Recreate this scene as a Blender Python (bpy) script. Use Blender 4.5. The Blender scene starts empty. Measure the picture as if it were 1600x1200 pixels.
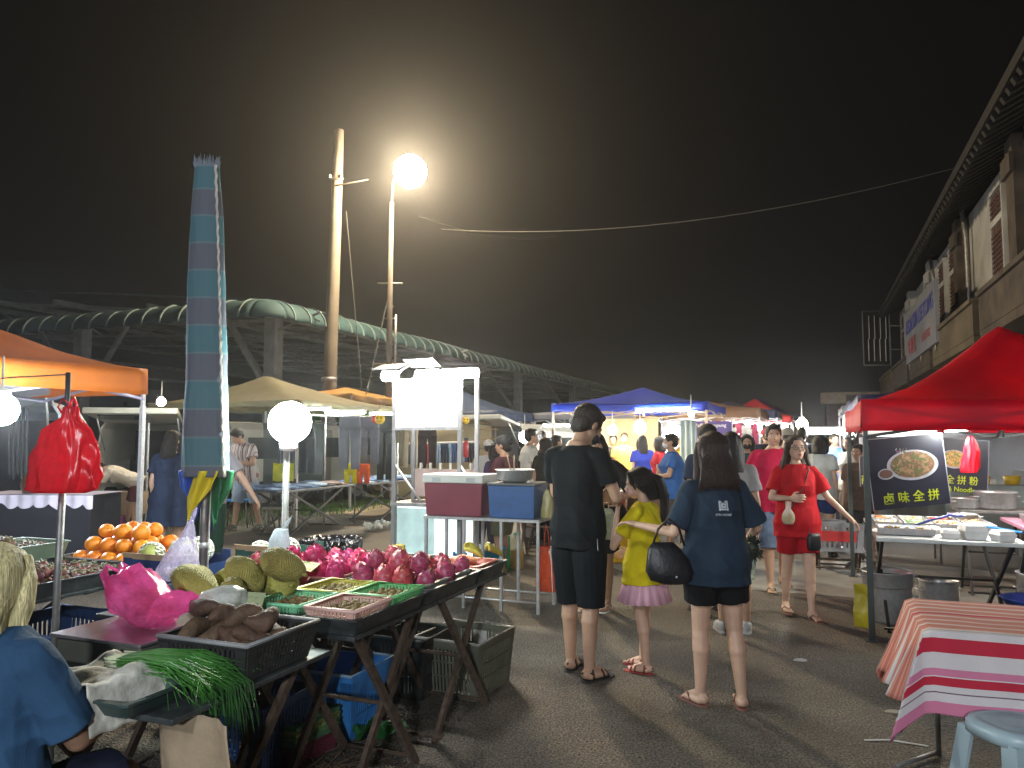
import bpy, math, random
import numpy as np
from mathutils import Vector, Matrix, noise, Euler
random.seed(7)
R = math.radians
SC = bpy.context.scene
COL = SC.collection
# ---------------------------------------------------------------- camera
FPX, CAMZ = 1186.0, 1.58
PIT = math.atan(85 / FPX)
cam = bpy.data.cameras.new('camera')
cam.sensor_width = 36; cam.lens = FPX / 1600 * 36
cam.clip_start = 0.05; cam.clip_end = 500
camo = bpy.data.objects.new('camera', cam); COL.objects.link(camo)
camo.location = (0, 0, CAMZ); camo.rotation_euler = (R(90) + PIT, 0, 0)
SC.camera = camo
# ---------------------------------------------------------------- night sky
w = bpy.data.worlds.new('World'); SC.world = w; w.use_nodes = True
bg = w.node_tree.nodes['Background']
bg.inputs[0].default_value = (0.0038, 0.0036, 0.0038, 1); bg.inputs[1].default_value = 1.0
SC.view_settings.view_transform = 'Standard'; SC.view_settings.look = 'None'
SC.view_settings.exposure = 0.0; SC.view_settings.gamma = 1.0
SC.cycles.use_denoising = True
SC.cycles.max_bounces = 6; SC.cycles.diffuse_bounces = 3; SC.cycles.glossy_bounces = 3
SC.cycles.transmission_bounces = 4; SC.cycles.transparent_max_bounces = 8; SC.cycles.volume_bounces = 0
SC.cycles.sample_clamp_indirect = 4.0
SC.cycles.volume_step_rate = 4.0
# ---------------------------------------------------------------- frames
PHI = R(21.5); CP, SP = math.cos(PHI), math.sin(PHI)
RZ = -PHI                                   # everything in the market follows the street
def W(v, s, z=0.0): return Vector((CP * v + SP * s, -SP * v + CP * s, z))
def VS(x, y): return (CP * x - SP * y, SP * x + CP * y)
def at(px, py, D):                           # where a sight line meets the depth D (metres)
    zc = (600 - py) / FPX; xc = (px - 800) / FPX
    c, s = math.cos(PIT), math.sin(PIT)
    dy, dz = c - zc * s, s + zc * c
    return Vector((xc * D / dy, D, CAMZ + dz * D / dy))
def gx(px, D): return (px - 800) / FPX * D
# ---------------------------------------------------------------- materials
MC = {}
def M(name, col, rough=.6, metal=0., var=.18, sc=6., bump=0., bsc=80., trl=0., trm=0., rnd=0., spec=.5,
      col2=None, sheen=0., stretch=None, coat=0.):
    if name in MC: return MC[name]
    m = bpy.data.materials.new(name); m.use_nodes = True; MC[name] = m
    nt = m.node_tree; N = nt.nodes; L = nt.links
    p = N['Principled BSDF']
    tc = N.new('ShaderNodeTexCoord'); mp = N.new('ShaderNodeMapping'); L.new(tc.outputs['Object'], mp.inputs[0])
    if stretch: mp.inputs['Scale'].default_value = stretch
    n1 = N.new('ShaderNodeTexNoise'); n1.inputs['Scale'].default_value = sc; n1.inputs['Detail'].default_value = 4
    L.new(mp.outputs[0], n1.inputs['Vector'])
    mx = N.new('ShaderNodeMix'); mx.data_type = 'RGBA'
    mr = N.new('ShaderNodeMapRange'); mr.inputs[1].default_value = .3; mr.inputs[2].default_value = .7
    L.new(n1.outputs['Fac'], mr.inputs[0]); L.new(mr.outputs[0], mx.inputs[0])
    a = [max(0, c * (1 - var)) for c in col]; b = [min(1, c * (1 + var)) for c in (col2 or col)]
    mx.inputs[6].default_value = (*a, 1); mx.inputs[7].default_value = (*b, 1)
    out = mx.outputs[2]
    if rnd:
        oi = N.new('ShaderNodeObjectInfo'); hs = N.new('ShaderNodeHueSaturation')
        r2 = N.new('ShaderNodeMapRange'); r2.inputs[3].default_value = 1 - rnd; r2.inputs[4].default_value = 1 + rnd
        L.new(oi.outputs['Random'], r2.inputs[0]); L.new(r2.outputs[0], hs.inputs['Value'])
        r3 = N.new('ShaderNodeMapRange'); r3.inputs[3].default_value = .5 - rnd * .08; r3.inputs[4].default_value = .5 + rnd * .08
        L.new(oi.outputs['Random'], r3.inputs[0]); L.new(r3.outputs[0], hs.inputs['Hue'])
        L.new(out, hs.inputs['Color']); out = hs.outputs[0]
    L.new(out, p.inputs['Base Color'])
    p.inputs['Roughness'].default_value = rough; p.inputs['Metallic'].default_value = metal
    p.inputs['Specular IOR Level'].default_value = spec
    if sheen: p.inputs['Sheen Weight'].default_value = sheen
    if coat: p.inputs['Coat Weight'].default_value = coat
    if trm: p.inputs['Transmission Weight'].default_value = trm
    if bump:
        n2 = N.new('ShaderNodeTexNoise'); n2.inputs['Scale'].default_value = bsc; n2.inputs['Detail'].default_value = 5
        L.new(mp.outputs[0], n2.inputs['Vector'])
        bp = N.new('ShaderNodeBump'); bp.inputs['Strength'].default_value = bump; bp.inputs['Distance'].default_value = .02
        L.new(n2.outputs['Fac'], bp.inputs['Height']); L.new(bp.outputs[0], p.inputs['Normal'])
    if trl:
        t = N.new('ShaderNodeBsdfTranslucent'); ms = N.new('ShaderNodeMixShader'); ms.inputs[0].default_value = trl
        L.new(out, t.inputs[0]); L.new(p.outputs[0], ms.inputs[1]); L.new(t.outputs[0], ms.inputs[2])
        L.new(ms.outputs[0], N['Material Output'].inputs[0])
    return m
def EM(name, col, st):
    if name in MC: return MC[name]
    m = bpy.data.materials.new(name); m.use_nodes = True; MC[name] = m
    p = m.node_tree.nodes['Principled BSDF']; p.inputs['Base Color'].default_value = (.8, .8, .8, 1)
    p.inputs['Emission Color'].default_value = (*col, 1); p.inputs['Emission Strength'].default_value = st
    return m
def FILM(name, col, clear=.55, rough=.2):                # thin plastic film: partly see-through
    if name in MC: return MC[name]
    m = M(name, col, rough=rough, var=.1, sc=20, trl=.45)
    nt = m.node_tree; N = nt.nodes; L = nt.links
    prev = N['Material Output'].inputs[0].links[0].from_socket
    tr = N.new('ShaderNodeBsdfTransparent'); tr.inputs[0].default_value = (*[min(1, .35 + c) for c in col], 1)
    ms = N.new('ShaderNodeMixShader'); nz = N.new('ShaderNodeTexNoise'); nz.inputs['Scale'].default_value = 14
    mr = N.new('ShaderNodeMapRange'); mr.inputs[3].default_value = clear - .25; mr.inputs[4].default_value = min(1, clear + .25)
    L.new(nz.outputs['Fac'], mr.inputs[0]); L.new(mr.outputs[0], ms.inputs[0])
    L.new(prev, ms.inputs[1]); L.new(tr.outputs[0], ms.inputs[2]); L.new(ms.outputs[0], N['Material Output'].inputs[0])
    return m
def STRIPE(name, stops, axis=2, rough=.8, scale=1., trl=0.):   # repeating bands along one object axis
    if name in MC: return MC[name]
    m = M(name, (.5, .5, .5), rough=rough, bump=.15, bsc=300, trl=trl)
    nt = m.node_tree; N = nt.nodes; L = nt.links
    tc = N.new('ShaderNodeTexCoord'); sx = N.new('ShaderNodeSeparateXYZ'); L.new(tc.outputs['Object'], sx.inputs[0])
    ma = N.new('ShaderNodeMath'); ma.operation = 'MULTIPLY'; ma.inputs[1].default_value = scale; L.new(sx.outputs[axis], ma.inputs[0])
    fr = N.new('ShaderNodeMath'); fr.operation = 'FRACT'; L.new(ma.outputs[0], fr.inputs[0])
    cr = N.new('ShaderNodeValToRGB'); cr.color_ramp.interpolation = 'CONSTANT'
    e = cr.color_ramp.elements
    while len(e) > 1: e.remove(e[-1])
    e[0].position = stops[0][0]; e[0].color = (*stops[0][1], 1)
    for p_, c_ in stops[1:]:
        x = e.new(p_); x.color = (*c_, 1)
    L.new(fr.outputs[0], cr.inputs[0])
    for n in N:
        if n.type == 'BSDF_PRINCIPLED': L.new(cr.outputs[0], n.inputs['Base Color'])
        if n.type == 'BSDF_TRANSLUCENT': L.new(cr.outputs[0], n.inputs[0])
    return m
# ---------------------------------------------------------------- mesh builder
def frame(d):
    d = Vector(d).normalized(); u = Vector((0, 0, 1)) if abs(d.z) < .9 else Vector((1, 0, 0))
    a = d.cross(u).normalized(); b = a.cross(d).normalized(); return a, b
class B:
    def __init__(s): s.v = []; s.f = []; s.m = []; s.s = []
    def add(s, vs, fs, m=0, sm=False, T=None):
        o = len(s.v)
        s.v += [tuple(T @ Vector(p)) if T else tuple(p) for p in vs]
        s.f += [tuple(i + o for i in f) for f in fs]; s.m += [m] * len(fs); s.s += [sm] * len(fs); return s
    def box(s, c, d, m=0, rz=0, T=None, rx=0, ry=0):
        x, y, z = d[0] / 2, d[1] / 2, d[2] / 2
        vs = [(-x, -y, -z), (x, -y, -z), (x, y, -z), (-x, y, -z), (-x, -y, z), (x, -y, z), (x, y, z), (-x, y, z)]
        K = Matrix.Translation(c) @ Euler((rx, ry, rz)).to_matrix().to_4x4()
        if T: K = T @ K
        return s.add(vs, [(0, 3, 2, 1), (4, 5, 6, 7), (0, 1, 5, 4), (1, 2, 6, 5), (2, 3, 7, 6), (3, 0, 4, 7)], m, False, K)
    def bx(s, a, b, m=0, T=None):
        return s.box([(p + q) / 2 for p, q in zip(a, b)], [abs(q - p) for p, q in zip(a, b)], m, T=T)
    def loft(s, rings, m=0, sm=True, cap=True, T=None, closed=False):
        n = len(rings[0]); vs = [p for r in rings for p in r]; fs = []
        for i in range(len(rings) - 1):
            for j in range(n):
                k = (j + 1) % n
                fs.append((i * n + j, i * n + k, (i + 1) * n + k, (i + 1) * n + j))
        s.add(vs, fs, m, sm, T)
        if cap:
            o = len(s.v) - len(vs)
            s.f += [tuple(o + j for j in reversed(range(n))), tuple(o + (len(rings) - 1) * n + j for j in range(n))]
            s.m += [m, m]; s.s += [False, False]
        return s
    def tube(s, pts, r, n=8, m=0, T=None, cap=True, sq=1.):
        pts = [Vector(p) for p in pts]; rs = r if isinstance(r, (list, tuple)) else [r] * len(pts)
        rings = []; a0 = None
        for i, p in enumerate(pts):
            d = (pts[min(i + 1, len(pts) - 1)] - pts[max(i - 1, 0)])
            if d.length < 1e-9: d = Vector((0, 0, 1))
            d.normalize()
            if a0 is None: a, b = frame(d)
            else:
                a = (a0 - d * a0.dot(d)); a = a.normalized() if a.length > 1e-6 else frame(d)[0]; b = a.cross(d).normalized()
            a0 = a
            rings.append([p + (a * math.cos(t) + b * math.sin(t) * sq) * rs[i] for t in [2 * math.pi * (k + .5) / n for k in range(n)]])
        return s.loft(rings, m, n > 5, cap, T)
    def ell(s, c, r, m=0, n=16, k=10, T=None, Rm=None):
        if not isinstance(r, (tuple, list)): r = (r, r, r)
        rings = []
        for i in range(k + 1):
            ph = -math.pi / 2 + math.pi * (.02 + .96 * i / k)
            rings.append([Vector((r[0] * math.cos(ph) * math.cos(t), r[1] * math.cos(ph) * math.sin(t), r[2] * math.sin(ph))) for t in [2 * math.pi * j / n for j in range(n)]])
        if Rm is not None: rings = [[Rm @ p for p in q] for q in rings]
        rings = [[p + Vector(c) for p in q] for q in rings]
        return s.loft(rings, m, True, True, T)
    def lathe(s, prof, c=(0, 0, 0), n=20, m=0, cap=True, T=None, sx=1., sy=1.):
        rings = [[Vector((c[0] + r * sx * math.cos(t), c[1] + r * sy * math.sin(t), c[2] + z)) for t in [2 * math.pi * j / n for j in range(n)]] for r, z in prof]
        return s.loft(rings, m, True, cap, T)
    def caps(s, a, b, ra, rb=None, n=12, m=0):            # limb: round-ended cone
        rb = ra if rb is None else rb; a = Vector(a); b = Vector(b)
        s.ell(a, ra, m, n, 8); s.ell(b, rb, m, n, 8)
        if (b - a).length > 1e-4: s.tube([a, b], [ra, rb], n, m)
        return s
    def rings(s, L, m=0, n=20, T=None, fn=None, cap=True, pw=1.):  # ellipse rings (cx,cy,z,rx,ry)
        out = []
        for i, (cx, cy, z, rx, ry) in enumerate(L):
            q = []
            for j in range(n):
                t = 2 * math.pi * j / n; c_, s_ = math.cos(t), math.sin(t)
                if pw != 1: c_ = math.copysign(abs(c_) ** pw, c_); s_ = math.copysign(abs(s_) ** pw, s_)
                k = fn(i, t) if fn else 1
                q.append(Vector((cx + rx * k * c_, cy + ry * k * s_, z)))
            out.append(q)
        return s.loft(out, m, True, cap, T)
    def grid(s, fn, nu, nv, m=0, sm=True, T=None):
        vs = [fn(i / nu, j / nv) for j in range(nv + 1) for i in range(nu + 1)]
        fs = [(j * (nu + 1) + i, j * (nu + 1) + i + 1, (j + 1) * (nu + 1) + i + 1, (j + 1) * (nu + 1) + i) for j in range(nv) for i in range(nu)]
        return s.add(vs, fs, m, sm, T)
    def prism(s, out, z0, z1, m=0, T=None):
        n = len(out); vs = [(x, y, z0) for x, y in out] + [(x, y, z1) for x, y in out]
        fs = [tuple(reversed(range(n))), tuple(range(n, 2 * n))] + [(j, (j + 1) % n, n + (j + 1) % n, n + j) for j in range(n)]
        return s.add(vs, fs, m, False, T)
    def mesh(s, name, mats):
        me = bpy.data.meshes.new(name); me.from_pydata(s.v, [], s.f)
        for q in (mats if isinstance(mats, (list, tuple)) else [mats]): me.materials.append(q)
        me.polygons.foreach_set('material_index', s.m); me.polygons.foreach_set('use_smooth', s.s); me.update(); return me
    def obj(s, name, mats, parent=None, loc=None, rz=0, bevel=0, solid=0, sub=0):
        o = bpy.data.objects.new(name, s.mesh(name, mats)); COL.objects.link(o)
        if parent is not None: o.parent = parent
        if loc is not None: o.location = loc
        if rz: o.rotation_euler.z = rz
        if solid: q = o.modifiers.new('s', 'SOLIDIFY'); q.thickness = solid; q.offset = 0
        if sub: q = o.modifiers.new('u', 'SUBSURF'); q.levels = sub; q.render_levels = sub
        if bevel: q = o.modifiers.new('b', 'BEVEL'); q.width = bevel; q.segments = 2; q.limit_method = 'ANGLE'
        return o
def remesh(b, name, mats, vox, parent=None, smooth=3, disp=None, loc=None, rz=0):
    o = bpy.data.objects.new(name, b.mesh(name, mats)); COL.objects.link(o)
    q = o.modifiers.new('r', 'REMESH'); q.mode = 'VOXEL'; q.voxel_size = vox; q.use_smooth_shade = True
    if smooth: q = o.modifiers.new('s', 'SMOOTH'); q.iterations = smooth; q.factor = .5
    dg = bpy.context.evaluated_depsgraph_get()
    me = bpy.data.meshes.new_from_object(o.evaluated_get(dg)); me.name = name
    o.modifiers.clear(); o.data = me
    if not me.materials:
        for q in (mats if isinstance(mats, (list, tuple)) else [mats]): me.materials.append(q)
    if disp:
        nv = len(me.vertices); co = np.empty(nv * 3, 'f'); no = np.empty(nv * 3, 'f')
        me.vertices.foreach_get('co', co); me.vertex_normals.foreach_get('vector', no)
        co = co.reshape(-1, 3); no = no.reshape(-1, 3)
        dd = np.array([disp(Vector(c)) for c in co.tolist()], 'f'); co += no * dd[:, None]
        me.vertices.foreach_set('co', co.ravel()); me.update()
    me.polygons.foreach_set('use_smooth', [True] * len(me.polygons))
    if parent is not None: o.parent = parent
    if loc is not None: o.location = loc
    if rz: o.rotation_euler.z = rz
    return o
def tag(o, label, cat, group=None):
    o['label'] = label; o['category'] = cat
    if group: o['group'] = group
    return o
def thing(name, label, cat, loc=(0, 0, 0), rz=0., group=None):
    o = bpy.data.objects.new(name, None); COL.objects.link(o); o.empty_display_size = .1
    o.location = loc; o.rotation_euler = (0, 0, rz); return tag(o, label, cat, group)
def dup(root, loc, rz=0., label=None, group=None, sc=None, rot=None):
    r = root.copy(); COL.objects.link(r); r.location = loc; r.rotation_euler = rot if rot else (0, 0, rz)
    if sc: r.scale = (sc,) * 3 if not isinstance(sc, (tuple, list)) else sc
    if label: r['label'] = label
    if group: r['group'] = group
    for ch in root.children:
        c = ch.copy(); COL.objects.link(c); c.parent = r
        for g in ch.children:
            d = g.copy(); COL.objects.link(d); d.parent = c
    return r
def struct(o, kind='structure'): o['kind'] = kind; return o
def nz(p, s=1., seed=0.): return noise.noise(Vector(p) * s + Vector((seed, seed * 1.7, -seed)))
def textmesh(s, size, mat, name='lettering', parent=None, T=None, ext=.002, bold=0.):
    c = bpy.data.curves.new('t', 'FONT'); c.body = s; c.size = size; c.extrude = ext; c.align_x = 'CENTER'; c.align_y = 'CENTER'; c.offset = bold; c.resolution_u = 2
    t = bpy.data.objects.new('t', c); COL.objects.link(t)
    me = bpy.data.meshes.new_from_object(t.evaluated_get(bpy.context.evaluated_depsgraph_get()))
    bpy.data.objects.remove(t); bpy.data.curves.remove(c)
    me.name = name; me.materials.clear(); me.materials.append(mat)
    if T: me.transform(T)
    o = bpy.data.objects.new(name, me); COL.objects.link(o)
    if parent is not None: o.parent = parent
    return o
# common materials
steel = M('brushed_steel', (.58, .58, .58), .34, .7, .12, 30, .05, 200)
dsteel = M('dull_steel', (.25, .24, .23), .5, .7, .3, 12, .1, 90)
rust = M('rusty_steel', (.10, .065, .045), .8, .2, .4, 25, .4, 120)
blackp = M('black_plastic', (.018, .019, .021), .45, 0, .4, 15, .15, 60)
whitep = M('white_plastic', (.7, .7, .68), .4, 0, .08, 5)
greyp = M('grey_plastic', (.25, .26, .27), .5)
rubber = M('black_rubber', (.015, .015, .015), .8)
wood = M('plywood', (.28, .19, .11), .7, 0, .3, 10, .1, 80, stretch=(1, 8, 1))
card = M('cardboard', (.42, .29, .17), .85, 0, .12, 8, .1, 60)
paper = M('white_paper', (.6, .58, .52), .8, 0, .15, 5, .1, 30)
tubeW = EM('fluorescent_tube', (.92, 1., .97), 300)
# ================================================================ GROUND
def asphalt():
    m = bpy.data.materials.new('worn_asphalt'); m.use_nodes = True; nt = m.node_tree; N = nt.nodes; L = nt.links
    p = N['Principled BSDF']; tc = N.new('ShaderNodeTexCoord')
    def nzs(s, d=6, r=.6):
        n = N.new('ShaderNodeTexNoise'); n.inputs['Scale'].default_value = s; n.inputs['Detail'].default_value = d; n.inputs['Roughness'].default_value = r
        L.new(tc.outputs['Object'], n.inputs['Vector']); return n
    def ramp(src, a, b, pa, pb):
        r = N.new('ShaderNodeValToRGB'); e = r.color_ramp.elements
        e[0].position = pa; e[1].position = pb; e[0].color = (*a, 1); e[1].color = (*b, 1); L.new(src, r.inputs[0]); return r
    big = nzs(.35); fine = nzs(70, 3, .9); mid = nzs(9, 4)
    vor = N.new('ShaderNodeTexVoronoi'); vor.inputs['Scale'].default_value = 75; L.new(tc.outputs['Object'], vor.inputs['Vector'])
    c1 = ramp(big.outputs['Fac'], (.052, .048, .042), (.098, .09, .078), .38, .62)
    c2 = ramp(fine.outputs['Fac'], (.12, .12, .12), (3.0, 2.7, 2.3), .40, .66)
    c3 = ramp(mid.outputs['Fac'], (.75, .75, .75), (1.2, 1.2, 1.2), .35, .65)
    m1 = N.new('ShaderNodeMix'); m1.data_type = 'RGBA'; m1.blend_type = 'MULTIPLY'; m1.inputs[0].default_value = 1
    m2 = N.new('ShaderNodeMix'); m2.data_type = 'RGBA'; m2.blend_type = 'MULTIPLY'; m2.inputs[0].default_value = 1
    L.new(c1.outputs[0], m1.inputs[6]); L.new(c2.outputs[0], m1.inputs[7]); L.new(m1.outputs[2], m2.inputs[6]); L.new(c3.outputs[0], m2.inputs[7])
    L.new(m2.outputs[2], p.inputs['Base Color'])
    rr = N.new('ShaderNodeMapRange'); rr.inputs[3].default_value = .62; rr.inputs[4].default_value = .95; L.new(mid.outputs['Fac'], rr.inputs[0]); L.new(rr.outputs[0], p.inputs['Roughness'])
    b1 = N.new('ShaderNodeBump'); b1.inputs['Strength'].default_value = .9; b1.inputs['Distance'].default_value = .012
    L.new(vor.outputs['Distance'], b1.inputs['Height'])
    b2 = N.new('ShaderNodeBump'); b2.inputs['Strength'].default_value = .5; b2.inputs['Distance'].default_value = .02
    L.new(mid.outputs['Fac'], b2.inputs['Height']); L.new(b1.outputs[0], b2.inputs['Normal']); L.new(b2.outputs[0], p.inputs['Normal'])
    return m
def blob(cx, cy, rx, ry, n, seed, rot=0):
    out = []
    for i in range(n):
        t = 2 * math.pi * i / n; k = 1 + .28 * nz((math.cos(t) * 2, math.sin(t) * 2, seed))
        x, y = rx * k * math.cos(t), ry * k * math.sin(t)
        out.append((cx + x * math.cos(rot) - y * math.sin(rot), cy + x * math.sin(rot) + y * math.cos(rot)))
    return out
struct(B().grid(lambda u, v: (-140 + 280 * u, -20 + 260 * v, 0), 2, 2).obj('ground', asphalt()))
conc = M('worn_concrete', (.20, .195, .175), .7, 0, .25, 3, .35, 70)
dirt = M('packed_dirt', (.15, .125, .085), .95, 0, .35, 2.5, .6, 40)
patch = B()
def flat(out, z, m=0):
    o = len(patch.v); patch.v += [(x, y, z) for x, y in out]; patch.f.append(tuple(range(o, o + len(out)))); patch.m.append(m); patch.s.append(False)
a = W(.3, 9.3); flat(blob(a.x + .4, a.y + .1, 3.2, 1.2, 40, 3, RZ), .004)
struct(patch.obj('concrete_patch', conc))
patch = B(); a = W(-9.5, 13)
flat([tuple(W(v, s)[:2]) for v, s in [(-9.2, 3), (-9.0 + .2, 8), (-9.1, 12), (-8.8, 17), (-9.1, 24), (-9, 60), (-30, 60), (-30, 3)]], .005)
struct(patch.obj('verge', dirt))
# grass on the verge
g = B(); rnd = random.Random(3)
for i in range(5200):
    k = rnd.choice([(-10.2, 14.2, 1.1, 1.6), (-9.9, 16.6, .8, 1.2), (-11.5, 11.5, 1.5, 1.0), (-10.6, 19, .9, 1.4)])
    v = k[0] + rnd.gauss(0, k[2] * .5); s = k[1] + rnd.gauss(0, k[3] * .5)
    if v > -9.0: continue
    p = W(v, s, .005); h = rnd.uniform(.04, .13); a = rnd.uniform(0, 6.28); q = Vector((math.cos(a) * .012, math.sin(a) * .012, 0)); l = Vector((rnd.gauss(0, .03), rnd.gauss(0, .03), h))
    o = len(g.v); g.v += [tuple(p - q), tuple(p + q), tuple(p + l)]; g.f.append((o, o + 1, o + 2)); g.m.append(0); g.s.append(False)
o = g.obj('grass', M('grass_blades', (.07, .13, .03), .7, 0, .3, 3, trl=.3)); struct(o, 'stuff'); tag(o, 'short tufts of green grass on the dirt verge behind the folding jeans tables', 'grass')

# ================================================================ MARKET HALL
roofm = M('green_roof_sheet', (.018, .05, .055), .8, .2, .2, 3, .1, 30)
roofin = M('roof_underside', (.045, .06, .065), .85, 0, .3, 2)
beamm = M('grey_painted_steel', (.16, .17, .165), .6, .1, .2, 4)
hall = thing('market_hall', 'large open sided market hall with green corrugated roof behind the left stalls', 'market hall', W(-12.45, 15.05), RZ)
# local: y along street (0..75), x to the left negative (0..-34); eaves 5 m
HL, HW, EZ = 78., 30., 4.48
def awn(L, ax):
    b = B(); n = int(L / .34); K = 7
    def prof(t): # quarter bullnose going outwards/down
        a = t * math.pi / 2; return (.62 * math.sin(a), .52 * math.cos(a))
    def fn(u, v):
        o_, z_ = prof(v); c = .018 * math.sin(u * n * math.pi)
        o_ += c; z_ += c
        d = u * L - o_ * (1 - u) * 0
        return (o_, d, EZ + z_) if ax == 'y' else (-d, -o_, EZ + z_)
    b.grid(fn, n * 2, K)
    for i in range(int(L / .62)):
        if ax == 'x' and i > 26: break
        if i > 75: break
        u = (i + .5) * .62 / L; pts = [Vector(fn(u, v / 5)) for v in range(6)]; b.tube([p + (Vector((.012, 0, .012)) if ax == 'y' else Vector((0, -.012, .012))) for p in pts], .028, 4, 1)
    return b
ribm = M('pale_roof_rib', (.085, .12, .12), .7)
awn(HL, 'y').obj('awning', [roofm, ribm], hall, solid=.01)
awn(HW, 'x').obj('awning', [roofm, ribm], hall, solid=.01)
cb = B()   # corner piece
cb.grid(lambda u, v: (.62 * math.sin(v * math.pi / 2) * math.sin(u * math.pi / 2), -.62 * math.sin(v * math.pi / 2) * math.cos(u * math.pi / 2), EZ + .52 * math.cos(v * math.pi / 2)), 8, 7)
cb.obj('corner_cap', roofm, hall, solid=.01)
rf = B(); rf.grid(lambda u, v: (-HW * u, HL * v, EZ + .51 + .10 * HW * min(u, 1 - u)), 2, 1, sm=False)
rf.obj('roof', roofin, hall, solid=.05)
for i in range(9):
    y = 1.2 + i * 9
    b = B(); b.bx((-.9, y - .17, 0), (-.56, y + .17, EZ + .45)); b.obj('column', beamm, hall)
    b = B(); b.tube([(-.75, y, 2.7), (-2.6, y, EZ + .75)], .1, 4); b.tube([(-.75, y, EZ - .1), (.75, y, EZ + .35)], .035, 4); b.tube([(-.75, y, EZ + .75), (.75, y, EZ + .1)], .03, 4); b.obj('brace', beamm, hall)
    if i == 0:
        for j in range(1, 5):
            b = B(); b.bx((-.9 - 7 * j, y - .17, 0), (-.56 - 7 * j, y + .17, EZ + .45)); b.obj('column', beamm, hall)
            b = B(); b.tube([(-.73 - 7 * j, y, 2.6), (1.3 - 7 * j, y, EZ + .7)], .08, 4); b.tube([(-.73 - 7 * j, y, 2.6), (-2.8 - 7 * j, y, EZ + .7)], .08, 4); b.obj('brace', beamm, hall)
b = B()
for j in range(8): b.bx((-.7 - 3.6 * j, .3, EZ + .25 + .10 * min(3.6 * j, HW - 3.6 * j)), (-.58 - 3.6 * j, 40, EZ + .4 + .10 * min(3.6 * j, HW - 3.6 * j)))
b.obj('purlins', beamm, hall)
for i in range(14):
    y = 1.2 + i * 3.1; b = B(); b.tube([(-.6, y, EZ + .35), (-15, y, EZ + 1.7)], .06, 4); b.tube([(-.6, y, EZ + .2), (-15, y, EZ + .9)], .05, 4)
    for j in range(6): b.tube([(-1 - 2.4 * j, y, EZ + .25 + .11 * j), (-2.2 - 2.4 * j, y, EZ + .5 + .21 * j)], .03, 4)
    b.obj('rafter', beamm, hall)
b = B(); b.bx((-HW, 38, 0), (-1.5, 38.2, EZ)); b.bx((-16, 10, 0), (-15.8, 38, 3.2)); b.obj('inner_wall', M('grimy_blue_wall', (.05, .075, .085), .9, 0, .3, 1.5), hall)
b = B(); b.box((-7.2, 6, 3.55), (.55, .08, .55)); b.obj('hanging_sign', M('dull_red_sign', (.16, .04, .03)), hall)

# ================================================================ SHOPHOUSES ON THE RIGHT
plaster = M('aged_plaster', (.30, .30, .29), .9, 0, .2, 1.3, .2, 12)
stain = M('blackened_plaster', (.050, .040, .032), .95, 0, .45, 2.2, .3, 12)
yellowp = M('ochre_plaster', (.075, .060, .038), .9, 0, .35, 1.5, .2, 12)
shut = M('brown_shutters', (.075, .042, .035), .7, 0, .2, 6)
darkroof = M('dark_roof_tile', (.010, .009, .008), .9, 0, .4, 4, .3, 14)
sh = thing('shophouse', 'weathered two storey shophouse row with shuttered windows and dark eaves behind the red tent', 'building', W(4.3, 8.), RZ)
SL = 35.2   # length; local x into the block, y along the street
b = B(); b.bx((0.05, 0, 3.6), (7, SL, 7.95)); b.bx((2.4, 0, 0), (7, SL, 3.6)); b.obj('wall', plaster, sh)
b = B()
b.grid(lambda u, v: (-1.05 + 4.8 * u, -1 + (SL + 1.6) * v, 7.75 + 2.5 * u), 1, 60, sm=False)
for i in range(90): b.box((-.35, i * .4 - .8, 7.98), (1.3, .07, .1), 0, ry=-.48)
b.obj('roof', darkroof, sh, solid=.12)
bays = [(-.2, 10.4), (10.4, 17.0), (17.0, 22.6), (22.6, 28.6), (28.6, 35.2)]
def bay_details(y0, y1, pil, bal, wins, win_w):
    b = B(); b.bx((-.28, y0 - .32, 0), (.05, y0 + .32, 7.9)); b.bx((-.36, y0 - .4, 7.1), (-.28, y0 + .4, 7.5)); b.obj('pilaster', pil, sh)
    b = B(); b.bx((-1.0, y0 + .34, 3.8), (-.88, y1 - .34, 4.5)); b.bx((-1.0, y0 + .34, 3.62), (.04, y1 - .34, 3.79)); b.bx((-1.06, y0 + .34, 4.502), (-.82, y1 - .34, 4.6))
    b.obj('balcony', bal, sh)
    b = B(); n = int((y1 - y0 - .7) / .22)
    for i in range(n):
        y = y0 + .45 + i * .22
        b.box((-.75, y, 3.22), (1.5, .1, .03), 0, ry=-.45)
    b.box((-.75, (y0 + y1) / 2, 3.26), (1.5, y1 - y0 - .7, .012), 0, ry=-.45)
    b.obj('ribbed_awning', M('rusty_zinc', (.16, .14, .11), .6, .4, .5, 6), sh)
    for yc in wins:
        w_ = win_w / 2
        b = B(); b.bx((-.06, yc - w_ - .09, 5.3), (.06, yc - w_, 7.5)); b.bx((-.06, yc + w_, 5.3), (.06, yc + w_ + .09, 7.5)); b.bx((-.08, yc - w_ - .12, 7.502), (.06, yc + w_ + .12, 7.6)); b.bx((-.06, yc - w_, 6.72), (.058, yc + w_, 6.88))
        f = b.obj('window', plaster, sh)
        b = B()
        for zz0, zz1 in ((5.3, 6.72), (6.88, 7.5)):
            k = 4
            for i in range(k):
                a_, c_ = yc - w_ + i * 2 * w_ / k + .02, yc - w_ + (i + 1) * 2 * w_ / k - .02
                b.bx((-.03, a_, zz0 + .02), (.045, c_, zz1 - .02))
                for q in range(int((zz1 - zz0) / .12) - 1): b.box((-.04, (a_ + c_) / 2, zz0 + .1 + q * .12), (.03, c_ - a_ - .06, .09), 0, ry=.5)
        b.obj('shutters', shut, f)
bay_details(-.2, 10.4, stain, stain, [5.4], 1.6)
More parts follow.
